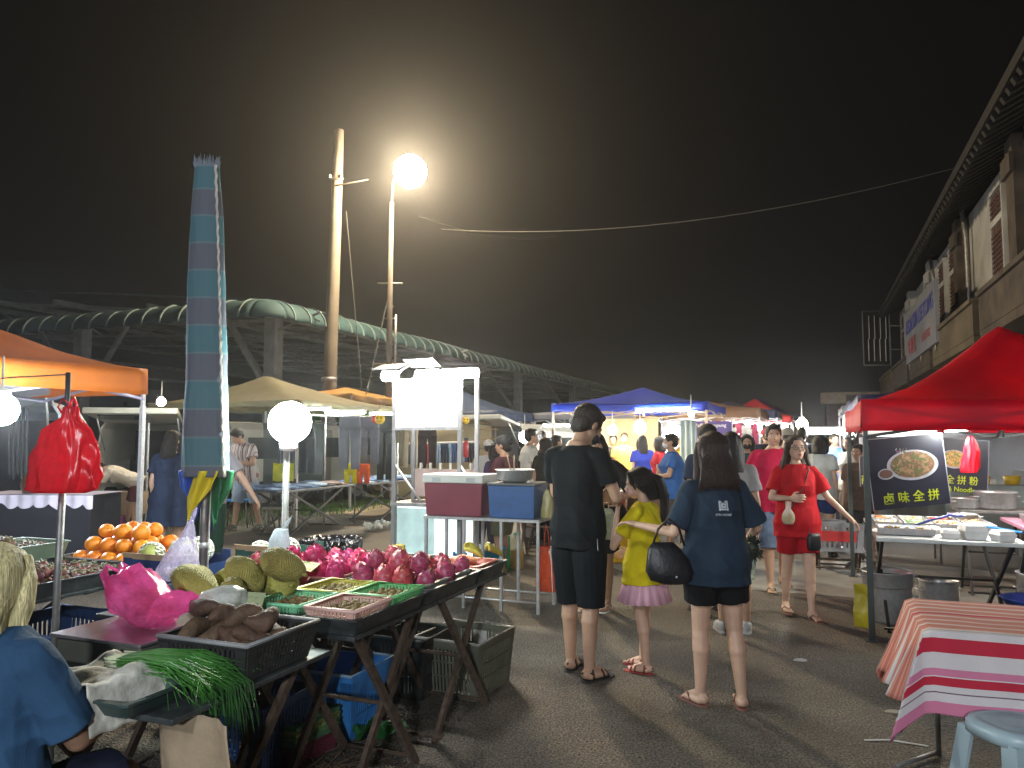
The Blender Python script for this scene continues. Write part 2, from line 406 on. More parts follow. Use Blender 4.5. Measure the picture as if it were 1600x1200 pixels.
bay_details(10.4, 17.0, stain, yellowp, [12.9], 1.15)
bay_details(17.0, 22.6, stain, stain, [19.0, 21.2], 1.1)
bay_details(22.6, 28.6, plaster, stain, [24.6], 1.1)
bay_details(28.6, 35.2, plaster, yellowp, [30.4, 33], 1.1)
for y in (16.2, 22.3): B().tube([(-.2, y, 8.0), (-.12, y, 7.2), (-.12, y, .3)], .06, 8).obj('drain_pipe', dsteel, sh)
b = B(); b.tube([(-.16, 9.6, 7.9), (-.12, 9.7, 6), (-.2, 9.4, 5.2), (-.12, 9.9, 4.6), (-.12, 9.9, 1)], .03, 6); b.tube([(-.16, 16.8, 7.6), (-.2, 17.3, 7.2), (-.14, 17.0, 6.7), (-.14, 17, 5.3)], .025, 6); b.obj('cable', rubber, sh)
for i, y in enumerate([1.5, 5.5, 11.5, 14.8, 19.9, 25.5, 31.5]):
    b = B(); b.bx((2.3, y - 1.5, 0), (2.39, y + 1.5, 2.7))
    for q in range(26): b.bx((2.27, y - 1.48, .05 + q * .1), (2.3, y + 1.48, .11 + q * .1))
    b.obj('rolling_shutter', dsteel, sh)
# shop sign standing on the balcony rail
sg = thing('shop_sign', 'faded white shop signboard with blue and red lettering on the shophouse balcony', 'sign', W(3.22, 23.3, 4.2), RZ)
b = B(); b.bx((0, 0, 0), (.1, 7., 1.75)); b.obj('board', M('faded_white_board', (.16, .17, .20), .6, 0, .15, 1, .05), sg)
def onwall(x, y, z): return Matrix.Translation((x, y, z)) @ Matrix.Rotation(-math.pi / 2, 4, 'Z') @ Matrix.Rotation(math.pi / 2, 4, 'X')
textmesh('KEDAI KIM LEE KONG', .66, M('sign_blue', (.05, .06, .28)), 'lettering', sg, onwall(-.01, 3.5, 1.2), bold=.012)
textmesh('金 利 光', .6, M('sign_red', (.3, .03, .04)), 'lettering', sg, onwall(-.01, 5.2, .45), bold=.01)
textmesh('Tel: 05 7162', .36, MC['sign_red'], 'lettering', sg, onwall(-.01, 1.9, .42))
for y in (.5, 3.5, 6.5): B().tube([(.05, y, -.2), (.05, y, 0)], .03, 6).obj('bracket', dsteel, sg)
# unlit tube sign
ts = thing('tube_sign', 'dark upright signbox frame with four unlit vertical tubes beyond the shophouses', 'sign', (17.7, 38, 5.25), 0)
b = B(); b.tube([(0, 0, 0), (1.35, 0, 0), (1.35, 0, 2.75), (0, 0, 2.75), (0, 0, 0)], .035, 6); b.obj('frame', beamm, ts)
b = B(); b.bx((.05, .05, .04), (1.3, .1, 2.7)); b.obj('backing', M('sign_black', (.008, .008, .01)), ts)
for i in range(4):
    x = .25 + i * .285; b = B(); b.tube([(x, -.03, .2), (x, -.03, 1.3), (x + .05, -.03, 1.35), (x + .05, -.03, 2.5)], .022, 6); b.obj('tube', M('dead_tube', (.5, .5, .5), .4), ts)
b = B(); b.tube([(1.35, .02, .8), (2.4, .02, .8)], .03, 6); b.tube([(1.35, .02, 2.), (2.4, .02, 2.)], .03, 6); b.obj('bracket', beamm, ts)
# low kiosk strip past the shophouses
kb = thing('far_shop', 'low dim far shop with a flat signboard fascia past the end of the street', 'building', (17.4, 42, 0), RZ)
b = B(); b.bx((0, 0, 0), (4.2, 4, 3.5)); b.obj('wall', stain, kb)
b = B(); b.bx((-.3, -.25, 3.502), (4.4, .3, 4.1)); f = b.obj('fascia', M('tan_fascia', (.16, .12, .08)), kb)
b = B(); b.bx((1.0, -.3, 3.6), (2.2, -.252, 3.95)); b.bx((2.9, -.3, 3.6), (3.5, -.252, 3.95)); b.obj('panel', M('sign_dark', (.02, .02, .02)), kb)

# ================================================================ POLES AND WIRES
concp = M('concrete_pole', (.12, .10, .075), .85, 0, .15, 3, .2, 40)
up = thing('utility_pole', 'tall round concrete utility pole rising behind the olive canopy', 'pole', (-4.85, 20, 0))
B().tube([(0, 0, 0), (0.05, 0, 4), (.12, 0, 7.2), (.17, 0, 9.9)], [.2, .175, .15, .13], 16).obj('pole', concp, up)
b = B(); b.tube([(-.05, -.15, 8.5), (.35, -.15, 8.5)], .03, 6); b.tube([(.15, -.2, 8.3), (1.0, -.1, 8.5)], .02, 6); b.obj('crossarm', M('dark_arm', (.06, .05, .045), .8), up)
for z in (2.1, 3.1): B().lathe([(.215, 0), (.215, .08)], (0.02, 0, z), 16).obj('band', dsteel, up)
for i in range(2): B().lathe([(.02, 0), (.04, .02), (.025, .04), (.04, .07), (.02, .10)], (-.02 + .3 * i, -.15, 8.53), 8).obj('insulator', greyp, up)
b = B(); b.bx((-.1, -.215, 1.65), (.1, -.195, 2.0)); b.obj('notice', paper, up)
LX, LD = gx(638, 19), 19.
sl = thing('street_lamp', 'glowing warm street lamp with a ball of glare on a thin mast above the market', 'street lamp', (gx(607, LD), LD, 0))
B().tube([(0, 0, 0), (0, 0, 4.2), (.02, 0, 7.6)], [.09, .075, .05], 10).obj('mast', M('dark_mast', (.09, .07, .055), .8), sl)
B().tube([(.02, 0, 7.6), (.06, -.05, 8.15), (.5, -.1, 8.45), (.5, -.1, 8.5)], .03, 8).obj('arm', dsteel, sl)
lampz = at(638, 270, LD).z
B().ell((LX - gx(607, LD), -.1, lampz), .41, n=24, k=16).obj('lamp', EM('street_lamp_glow', (1., .80, .52), 1000), sl)  # the lamp's glare is built in as an oversized ball
b = B()
for z, wd in ((5.5, .32), (4.9, .1), (4.6, .14), (3.45, .42), (3.0, .1)): b.tube([(-wd, 0, z), (wd, 0, z)], .02, 6)
b.tube([(.15, 0, 3.2), (.16, 0, 4.7)], .03, 6); b.obj('crossarm', dsteel, sl)
wire = M('wire', (.035, .033, .03), .8)
def hang(name, a, c, sag, r, label, n=24):
    a, c = Vector(a), Vector(c); pts = [a.lerp(c, i / n) - Vector((0, 0, sag * 4 * (i / n) * (1 - i / n))) for i in range(n + 1)]
    return tag(B().tube(pts, r, 5).obj(name, wire), label, 'cable')
hang('overhead_wire', at(690, 358, 22), at(1600, 232, 17), .7, .014, 'long thin overhead wire slanting up to the shophouse roof')
hang('overhead_wire', at(655, 338, 19.2), at(870, 372, 30), .25, .016, 'short sagging overhead wire running away from the glowing street lamp')
hang('guy_wire', at(541, 330, 20), at(568, 640, 21), .0, .014, 'steep guy wire hanging beside the concrete utility pole')
hang('guy_wire', at(605, 470, 19), at(566, 640, 17.5), .05, .012, 'slanting guy wire from the lamp mast down to the yellow canopy')
# ================================================================ PEOPLE
def skinmat(t):
    c = {'light': (.50, .31, .215), 'mid': (.40, .235, .15), 'dark': (.26, .145, .09)}[t]
    m = M('skin_' + t, c, .5, 0, .1, 9, .06, 220)
    p = m.node_tree.nodes['Principled BSDF']; p.inputs['Subsurface Weight'].default_value = .08; p.inputs['Subsurface Radius'].default_value = (.02, .008, .004)
    return m
def hairmat(c=(.012, .009, .008), nm='black_hair'):
    return M(nm, c, .5, 0, .5, 30, .55, 60, stretch=(4, 4, .35), spec=.3)
def cloth(nm, c, **k): return M(nm, c, k.pop('rough', .85), 0, .14, 5, .25, 260, spec=.15, **k)
MALE = [(.83, .150, .105), (.90, .165, .115), (.98, .155, .108), (1.06, .148, .104), (1.16, .158, .110), (1.27, .170, .115), (1.35, .172, .105), (1.41, .150, .085), (1.45, .08, .062), (1.48, .055, .055)]
FEM = [(.82, .155, .110), (.89, .172, .120), (.97, .155, .108), (1.06, .130, .096), (1.15, .138, .102), (1.25, .150, .120), (1.34, .148, .098), (1.405, .128, .078), (1.44, .065, .055), (1.48, .046, .046)]
def interp(tab, z):
    if z <= tab[0][0]: return tab[0][1:]
    for a, b in zip(tab, tab[1:]):
        if z <= b[0]:
            k = (z - a[0]) / (b[0] - a[0]); return (a[1] + (b[1] - a[1]) * k, a[2] + (b[2] - a[2]) * k)
    return tab[-1][1:]
def fold(co, amp, seed):
    return amp * (nz((co.x * 9, co.y * 9, co.z * 3.2), 1, seed) + .5 * (1 - 2 * abs(nz((co.x * 11 + co.z * 6, co.y * 11, co.z * 7), 1, seed + 3))) - .25)
def person(label, loc, rz=0., H=1.7, sex='m', tone='mid', vox=.012, wf=1., bend=0., feet=None, fa=(8, -8), arms=None, head=(0, 0),
           top=None, bottom=None, hair=('short', (.012, .009, .008)), shoes=('sandal', (.02, .02, .02)), extra=None, hs=1., group=None, hip=.0, knee=(.02, .02), face=True, seat=None, bust=.55):
    root = thing('person', label, 'person', loc, rz, group)
    k = H / 1.7; S = Matrix.Scale(k, 4); near = vox < .008
    seg = 14 if near else 10
    tab = MALE if sex == 'm' else FEM
    hz = .90
    Bm = Matrix.Translation((0, hip, hz)) @ Matrix.Rotation(-bend, 4, 'X') @ Matrix.Translation((0, 0, -hz))
    def T(p): return Bm @ Vector(p)
    shw = .178 * (1 + (wf - 1) * .5) if sex == 'm' else .155 * (1 + (wf - 1) * .5)
    sh = {'L': T((-shw, -.01, 1.372)), 'R': T((shw, -.01, 1.372))}
    arms = arms or {}
    def armdef(s):
        q = -1 if s == 'L' else 1
        if s in arms:
            a = arms[s]; return Vector(a[0]), Vector(a[1]), (a[2] if len(a) > 2 else .5)
        s0 = sh[s]; return s0 + Vector((q * .045, -.03, -.27)), s0 + Vector((q * .05, .04, -.52)), .5
    body = B()
    rl = [(0, 0, z, rx * wf, ry * wf) for z, rx, ry in tab]
    body.rings(rl, n=seg + 6, T=Bm)
    body.ell(T((0, 0, .87)), (.15 * wf, .105 * wf, .1), n=seg)
    if sex == 'm':
        for q in (-1, 1): body.ell(T((q * .07, .055, 1.27)), (.08, .048, .08), n=seg)
    else:
        for q in (-1, 1): body.ell(T((q * .066 * wf, .06 * wf, 1.24)), (.062, .045 + .03 * bust, .07), n=seg)
    arm_r = (.047, .038, .036, .025) if sex == 'm' else (.041, .033, .031, .021)
    arm_r = [a * (1 + (wf - 1) * .6) for a in arm_r]
    hands = {}
    for s in 'LR':
        q = -1 if s == 'L' else 1
        el, wr, curl = armdef(s); s0 = sh[s]
        body.caps(s0, el, arm_r[0], arm_r[1], seg)
        mid = el.lerp(wr, .3); body.caps(el, mid, arm_r[1], arm_r[2], seg); body.caps(mid, wr, arm_r[2], arm_r[3], seg)
        d = (wr - el).normalized()
        # palm faces the body, thumb forward/up
        t = Vector((0, 1, 0)) if abs(d.y) < .75 else Vector((0, 0, 1))
        t = (t - d * t.dot(d)).normalized(); n = d.cross(t) * (1 if s == 'L' else -1)
        if n.x * q > 0 and abs(n.x) > .3: n = -n
        pc = wr + d * .05
        Mx = Matrix((t, d, n)).transposed()
        body.ell(wr + d * .048, (.038, .05, .017), n=12, k=8, Rm=Mx); body.caps(wr - d * .01, wr + d * .03, arm_r[3], .022, 10)
        hands[s] = (wr + d * .09 + n * .02, d, n, t)
        fl = [(.030, .068), (.011, .078), (-.009, .072), (-.028, .056)]
        for j, (off, ln) in enumerate(fl):
            p0 = wr + d * (.088 - abs(off) * .15) + t * off * 1.12; c = curl * (1 + .13 * j)
            dd = d; p = p0; rr = .0088
            body.caps(wr + d * .045 + t * off * .8, p0, .009, .009, 8)
            for g, fr in enumerate((.42, .33, .25)):
                a_ = c * (.9 if g else .6)
                dd = (dd * math.cos(a_) + n * math.sin(a_)).normalized(); p2 = p + dd * ln * fr * 1.05
                body.caps(p, p2, rr, rr * .92, 8); p = p2; rr *= .93
        p0 = wr + d * .028 + t * .024; p1 = p0 + (t * .75 + d * .55 + n * .25).normalized() * .036; p2 = p1 + (d * .8 + n * .45 + t * .2).normalized() * .03
        body.caps(p0, p1, .0125, .0105, 8); body.caps(p1, p2, .0105, .0085, 8)
    # legs
    feet = feet or ((-.1, .0), (.1, .0)); leg_pts = {}
    lr = (.080, .053, .050, .034) if sex == 'm' else (.083, .053, .050, .032)
    for i, s in enumerate('LR'):
        q = -1 if s == 'L' else 1; fx, fy = feet[i][:2]; fz = feet[i][2] if len(feet[i]) > 2 else 0
        hp = Vector((q * .088 * wf, hip, .86)); an = Vector((fx, fy, .085 + fz))
        kn = seat[i] if seat else hp.lerp(an, .5) + Vector((0, knee[i], .01))
        kn = Vector(kn); leg_pts[s] = (hp, kn, an)
        body.caps(hp, kn, lr[0] * wf, lr[1] * wf ** .5, seg)
        cm = kn.lerp(an, .33) + Vector((0, -.012, 0)); body.caps(kn, cm, lr[1] * .97 * wf ** .5, lr[2] * 1.08 * wf ** .5, seg); body.caps(cm, an, lr[2] * wf ** .5, lr[3], seg)
        A = Matrix.Translation((fx, fy, fz)) @ Matrix.Rotation(R(fa[i]), 4, 'Z')
        body.ell(A @ Vector((0, -.022, .045)), (.033, .04, .032), n=12, Rm=A.to_3x3())
        body.caps(A @ Vector((0, 0, .075)), A @ Vector((0, .11, .036)), .034, .022, 12); body.caps(A @ Vector((.012 * -q, -.02, .04)), A @ Vector((.012 * -q, .13, .03)), .028, .02, 10); body.caps(A @ Vector((.018 * q, -.01, .035)), A @ Vector((.026 * q, .11, .028)), .025, .016, 10)
        for j in range(5):
            x = -q * (.032 - j * .0165); body.caps(A @ Vector((x * .8, .12, .028)), A @ Vector((x * 1.05, .178 - j * .0095, .021)), .0125 if j == 0 else .0095, .011 if j == 0 else .0075, 8)
    # head
    Hm = Bm @ Matrix.Translation((0, .015, 1.475)) @ Matrix.Rotation(R(head[0]), 4, 'Z') @ Matrix.Rotation(R(head[1]), 4, 'X') @ Matrix.Scale(hs * 1.05, 4)
    def h(p): return Hm @ Vector(p)
    H3 = Hm.to_3x3()
    def he(b, c, r, n=18): b.ell(h(c), r, n=n, k=12, Rm=H3)
    body.caps(T((0, -.005, 1.43)), h((0, .0, .05)), .055 if sex == 'm' else .046, .05 if sex == 'm' else .043, 14)
    he(body, (0, -.002, .135), (.073, .092, .088)); he(body, (0, .03, .085), (.060, .062, .072)); he(body, (0, .052, .038), (.036, .036, .03))
    he(body, (0, .066, .075), (.045, .03, .05)); he(body, (0, .0755, .125), (.052, .014, .018))
    body.caps(h((0, .088, .115)), h((0, .109, .085)), .0085 * hs, .0125 * hs, 10); he(body, (-.011, .1, .082), (.009, .01, .008)); he(body, (.011, .1, .082), (.009, .01, .008))
    he(body, (0, .094, .055), (.021, .01, .0075), 12)
    for q in (-1, 1):
        he(body, (q * .04, .07, .09), (.02, .02, .018)); body.ell(h((q * .076, -.002, .098)), (.009, .017, .03), n=10, k=8, Rm=H3 @ Euler((R(-8), 0, 0)).to_matrix())
    o = remesh(body, 'body', skinmat(tone), vox * .8 if near else vox, root, 7 if near else 2)
    # clothes
    def put(b, nm, mat, v=None, sm=3, dp=None): return remesh(b, nm, mat, v or vox, root, sm, dp)
    seed = random.random() * 50
    if top:
        L_ = top.get('loose', .018); hem = top.get('hem', .80); b = B(); sl_ = top.get('sleeve', .62); fl = top.get('flare', 0.)
        zs = sorted(set([hem, hem + .05] + [z for z, _, _ in tab if hem + .07 < z < 1.43] + [1.425, 1.452]))
        rr = []
        for z in zs:
            rx, ry = interp(tab, max(z, tab[0][0])); kk = max(0, (1.15 - z) / .35)
            wst = max(rx, top.get('straight', 0)) if z < 1.2 else rx
            e = L_ * (1 if z < 1.38 else .5) + fl * max(0, kk) + .016 * min(1, max(0, 1.08 - z) / .12)
            rr.append((0, .01 if sex == 'f' and 1.15 < z < 1.3 else 0, z, wst * wf + e, ry * wf + e + (.02 if sex == 'f' and 1.17 < z < 1.3 else 0)))
        if hem < .85:
            rr[0] = (rr[0][0], rr[0][1], rr[0][2], rr[0][3] + .006, rr[0][4] + .006)
        b.rings(rr, n=28, T=Bm)
        for s in 'LR':
            el, wr, _ = armdef(s); s0 = sh[s]; q = -1 if s == 'L' else 1
            inn = T((q * .06, -.005, 1.395)); r0 = arm_r[0] + .010 + L_ * .35
            b.caps(inn, s0, r0 * .92, r0, seg)
            b.ell(T((q * .062 * wf, (.05 if sex == 'm' else .062) * wf, 1.265 if sex == 'm' else 1.23)), (.10, .058 + L_ if sex == 'm' else .048 + .03 * bust + L_, .12), n=seg)
            if sl_ > 0:
                if sl_ <= 1: e = s0.lerp(el, sl_); b.tube([s0, s0.lerp(e, .5), e], [r0, r0 + L_ * .3, arm_r[1] + .018 + L_ * .9], 16)
                else: e = el.lerp(wr, min(1, sl_ - 1)); b.tube([s0, el], [r0, arm_r[1] + .02 + L_ * .3], 16); b.ell(el, arm_r[1] + .02 + L_ * .3, n=12); b.tube([el, e], [arm_r[1] + .02 + L_ * .3, arm_r[3] + .018], 16)
        amp = top.get('fold', .013)
        shirt = put(b, top.get('name', 'shirt'), top['mat'], None, 3, lambda c: fold(c, amp, seed))
        root['_s'] = 1
    else: shirt = None
    if bottom:
        kind, hemz, mt = bottom[:3]; lo = bottom[3] if len(bottom) > 3 else .018
        if kind == 'skirt':
            b = B(); n = 72; pl = bottom[4] if len(bottom) > 4 else .0
            rr = [(0, hip, 1.0, .145 * wf, .11 * wf), (0, hip, .9, .175 * wf, .128 * wf), (0, hip, (.9 + hemz) / 2, .19 * wf + lo, .15 * wf + lo), (0, hip, hemz, .2 * wf + lo * 2, .165 * wf + lo * 2)]
            b.rings(rr, n=n, cap=False, fn=lambda i, t: 1 + (pl * i / 3) * math.cos(t * 18) + .02 * i * nz((math.cos(t) * 3, math.sin(t) * 3, seed)))
            b.obj('skirt', mt, root, solid=.004)
        else:
            b = B()
            rr = [(0, hip, z, interp(tab, z)[0] * wf + .014 + (lo * .3), interp(tab, z)[1] * wf + .014 + lo * .3) for z in (.80, .84, .9, .97, 1.0)]
            b.rings(rr, n=24)
            for s in 'LR':
                hp, kn, an = leg_pts[s]
                def legp(z):
                    if seat: return kn
                    if z >= kn.z: return hp.lerp(kn, (hp.z - z) / max(.01, hp.z - kn.z))
                    return kn.lerp(an, (kn.z - z) / (kn.z - an.z))
                if seat: pts = [hp, hp.lerp(kn, .5), hp.lerp(kn, .9)]; rs = [lr[0] * wf + .02, lr[0] * wf + .02 + lo * .5, lr[1] * wf + .022 + lo]
                else:
                    pts = [Vector((hp.x * .93, hp.y, .87))]; rs = [lr[0] * wf + .016]; nn = 5
                    for j in range(1, nn + 1):
                        z = .84 + (hemz - .84) * j / nn; p = legp(z); f = max(0, min(1, (.86 - z) / .39)); f2 = max(0, min(1, (.47 - z) / .38))
                        base = lr[0] * wf * (1 - f) + lr[1] * wf * f if z > .47 else lr[1] * wf * (1 - f2) + lr[3] * f2
                        pts.append(p); rs.append(base + .016 + lo)
                b.tube(pts, rs, 18)
            put(b, 'shorts' if hemz > .25 else 'trousers', mt, None, 2, lambda c: fold(c, .006, seed + 9))
    # hair
    if hair:
        kind, hc = hair[:2]; hm = hairmat(hc, hair[2] if len(hair) > 2 else 'black_hair'); b = B()
        he(b, (0, -.012, .142), (.081, .097, .092)); he(b, (0, -.045, .10), (.070, .058, .07))
        if kind == 'short': he(b, (0, .045, .195), (.058, .045, .026))
        def drop(z1, w1, d1, yb=-.055, sides=True):
            rr = [(0, yb * .6, .15, .083, .065), (0, yb, .06, .088, .055)]
            m_ = 5
            for j in range(1, m_ + 1):
                f = j / m_; rr.append((0, yb - .03 * math.sin(f * 2.2), .06 + (z1 - .06) * f, .088 + (w1 - .088) * f, .055 + (d1 - .055) * f))
            qs = [[h((cx + rx * math.cos(t), cy + ry * math.sin(t), z)) for t in [2 * math.pi * j / 20 for j in range(20)]] for cx, cy, z, rx, ry in rr]
            b.loft(qs)
            if sides:
                for q in (-1, 1): b.tube([h((q * .068, .03, .17)), h((q * .083, .02, .1)), h((q * .088, .005, .03)), h((q * w1 * .95, -.01, max(z1, -.12)))], [.018, .024, .026, .012], 10)
        if kind == 'long': drop(*(hair[3] if len(hair) > 3 else (-.2, .09, .03)))
        if kind == 'bob':
            drop(-.035, .088, .072, -.03)
            for q in (-1, 1): b.tube([h((q * .06, .035, .19)), h((q * .08, .03, .12)), h((q * .084, .02, .04)), h((q * .082, .01, -.02))], [.02, .03, .034, .028], 12)
        if kind == 'pony':
            b.tube([h((0, -.1, .15)), h((0, -.15, .12)), h((.01, -.165, .0)), h((.0, -.14, -.14)), h((0, -.12, -.25))], [.03, .04, .045, .035, .01], 12)
            for q in (-1, 1): b.tube([h((q * .05, .06, .2)), h((q * .078, .03, .14)), h((q * .08, .01, .07))], [.014, .018, .008], 8)
        if kind in ('long', 'bob', 'pony'): he(b, (0, .03, .19), (.06, .05, .03))
        hv = vox * .8
        def hd(c):
            l_ = Hm.inverted() @ c
            a_ = math.atan2(l_.y, l_.x); return (.0022 if kind == 'short' else .0045) * (.5 if near else 1) * noise.noise(Vector((a_ * 14, l_.z * 5, seed))) + .0022 * (.7 if near else 1) * noise.noise(Vector((a_ * 34, l_.z * 9, seed + 4)))
        hr = remesh(b, 'hair', hm, hv, root, 2, hd)
        if near and kind != 'short':   # loose strands over the shell
            b = B(); rn = random.Random(5)
            zb = hair[3][0] if kind == 'long' and len(hair) > 3 else -.05
            for i in range(800):
                a_ = rn.uniform(math.pi * .95, math.pi * 2.05); l0 = rn.uniform(.02, .2); e_ = rn.uniform(-.012, .03)
                w1 = (hair[3][1] if kind == 'long' and len(hair) > 3 else .085)
                pts = []
                for j in range(7):
                    f = j / 6; z = .2 - (.2 - zb + e_) * f if kind != 'pony' else .2 - .22 * f
                    if z > .06: rx = .085 * math.sqrt(max(.02, 1 - max(0, (z - .142) / .094) ** 2)); ry = .1 * math.sqrt(max(.02, 1 - max(0, (z - .142) / .094) ** 2)); cy = -.014
                    else: g_ = (.06 - z) / (.06 - zb); rx = .089 + (w1 - .089) * g_; ry = .06 + (.035 - .06) * g_; cy = -.055 - .03 * math.sin(g_ * 2.2)
                    wv = .05 * math.sin(f * 5 + i); pts.append(h((rx * 1.02 * math.cos(a_ + wv), cy + ry * 1.04 * math.sin(a_ + wv), z)))
                b.tube(pts, [.0011] * 6 + [.0005], 4, cap=False)
            b.obj('hair_strands', hm, hr)
        if kind == 'cap' or hair[-1] == 'cap': pass
    if face:
        for q in (-1, 1):
            b = B(); b.ell(h((q * .031, .0845, .112)), (.0135, .007, .0062), n=10, k=6, Rm=H3)
            b.ell(h((q * .031, .0895, .112)), (.006, .004, .0058), 1, n=8, k=6, Rm=H3)
            b.obj('eye', [M('eye_white', (.55, .52, .48), .2), M('iris', (.01, .007, .005), .1)], root)
        b = B()
        for q in (-1, 1): b.tube([h((q * .016, .0905, .130)), h((q * .032, .0905, .134)), h((q * .046, .081, .129))], [.003, .0035, .002], 6)
        b.obj('eyebrows', hairmat(), root)
        b = B(); b.ell(h((0, .1025, .0575)), (.019, .005, .0035), n=10, k=6, Rm=H3); b.ell(h((0, .1015, .0515)), (.016, .005, .004), n=10, k=6, Rm=H3); b.obj('lips', M('lips', (.32, .10, .08), .4), root)
    if shoes:
        for i, s in enumerate('LR'):
            q = -1 if s == 'L' else 1; fx, fy = feet[i][:2]; fz = feet[i][2] if len(feet[i]) > 2 else 0
            A = Matrix.Translation((fx, fy, fz)) @ Matrix.Rotation(R(fa[i]), 4, 'Z')
            out = [(.0 + .036 * math.cos(t), -.025 + .042 * math.sin(t)) for t in [math.pi + math.pi * j / 8 for j in range(9)]] + [(.044, .09), (.046, .15), (.03, .192), (.0, .205), (-.03, .198), (-.046, .15), (-.042, .09)]
            if shoes[0] == 'shoe':
                b = B(); b.ell(A @ Vector((0, -.01, .06)), (.043, .055, .055), n=14, Rm=A.to_3x3()); b.caps(A @ Vector((0, 0, .07)), A @ Vector((0, .14, .045)), .045, .035, 12); b.ell(A @ Vector((0, .1, .04)), (.048, .1, .036), n=14, Rm=A.to_3x3()); b.prism(out, -.002, .018, T=A)
                remesh(b, 'shoe', M('shoe_%d' % int(shoes[1][0] * 999), shoes[1], .6), max(.007, vox * .8), root, 1)
            else:
                b = B(); b.prism(out, -.006, .010, T=A); so = b.obj('sandal', M('sandal_sole_%d_%d' % (int(shoes[1][0] * 999), int(shoes[1][2] * 999)), shoes[1], .7), root, bevel=.003)
                b = B()
                pts = lambda y, r, z: [A @ Vector((r * math.cos(t), y, .012 + z * math.sin(t))) for t in [math.pi * j / 8 for j in range(9)]]
                if shoes[0] == 'flipflop':
                    for qq in (-1, 1): b.tube([A @ Vector((-q * .012, .148, .01)), A @ Vector((-q * .012, .14, .04)), A @ Vector((qq * .028, .09, .058)), A @ Vector((qq * .045, .045, .02))], .006, 6)
                else:
                    for y, r, z in ((.125, .047, .036), (.085, .046, .05), (.0, .042, .085)): b.tube(pts(y, r, z), .009, 6, sq=.6)
                    b.tube([A @ Vector((-.04, .0, .05)), A @ Vector((0, -.062, .055)), A @ Vector((.04, 0, .05))], .007, 6)
                b.obj('strap', M('sandal_strap_%d_%d' % (int(shoes[1][0] * 999), int(shoes[1][2] * 999)), tuple(c * .8 for c in shoes[1]), .5), so)
    ctx = dict(root=root, h=h, Hm=Hm, H3=H3, T=T, Bm=Bm, sh=sh, hands=hands, shirt=shirt, arm=armdef, he=he, k=k)
    if extra: extra(ctx)
    del_s = root.get('_s')
    if del_s: del root['_s']
    root.scale = (k, k, k)
    return ctx
def facemask(ctx, col=(.02, .02, .025), nm='black_mask'):
    h, H3 = ctx['h'], ctx['H3']; b = B(); b.ell(h((0, .062, .068)), (.058, .052, .043), n=18, k=10, Rm=H3)
    b.tube([h((-.05, .06, .08)), h((-.078, 0, .1))], .0025, 5); b.tube([h((.05, .06, .08)), h((.078, 0, .1))], .0025, 5)
    b.obj('face_mask', M(nm, col, .8), ctx['root'])
def cap_hat(ctx, col=(.015, .015, .017), nm='black_cap', yaw=0):
    h, H3 = ctx['h'], ctx['H3']; b = B(); b.ell(h((0, -.01, .158)), (.088, .104, .082), n=20, k=12, Rm=H3)
    v = []
    for i in range(9):
        t = math.pi * (.12 + .76 * i / 8); v.append((.078 * math.cos(t), .07 + .105 * math.sin(t)))
    K = ctx['Hm'] @ Matrix.Translation((0, .02, .152)) @ Matrix.Rotation(R(yaw), 4, 'Z') @ Matrix.Rotation(-.18, 4, 'X')
    b.prism([(x, y - .02) for x, y in v], 0, .005, T=K)
    b.obj('cap', M(nm, col, .8, bump=.2, bsc=200), ctx['root'])
def glasses(ctx):
    h = ctx['h']; b = B()
    for q in (-1, 1):
        b.tube([h((q * .033 + .021 * math.cos(t), .1, .108 + .016 * math.sin(t))) for t in [2 * math.pi * j / 14 for j in range(15)]], .0018, 5, cap=False)
        b.tube([h((q * .054, .098, .113)), h((q * .078, 0, .115))], .0018, 5)
    b.tube([h((-.012, .102, .112)), h((.012, .102, .112))], .0018, 5)
    b.obj('glasses', M('dark_wire_frame', (.03, .02, .02), .3), ctx['root'])
def project(o, target, ydir, off=.002):
    """press a flat print onto the cloth it is printed on"""
    me = o.data; me2 = target.data
    from mathutils.bvhtree import BVHTree
    bt = BVHTree.FromPolygons([v.co for v in me2.vertices], [p.vertices for p in me2.polygons])
    for v in me.vertices:
        hit = bt.ray_cast(Vector((v.co.x, -2 * ydir, v.co.z)), Vector((0, ydir, 0)))
        if hit[0]: v.co.y = hit[0].y - ydir * off
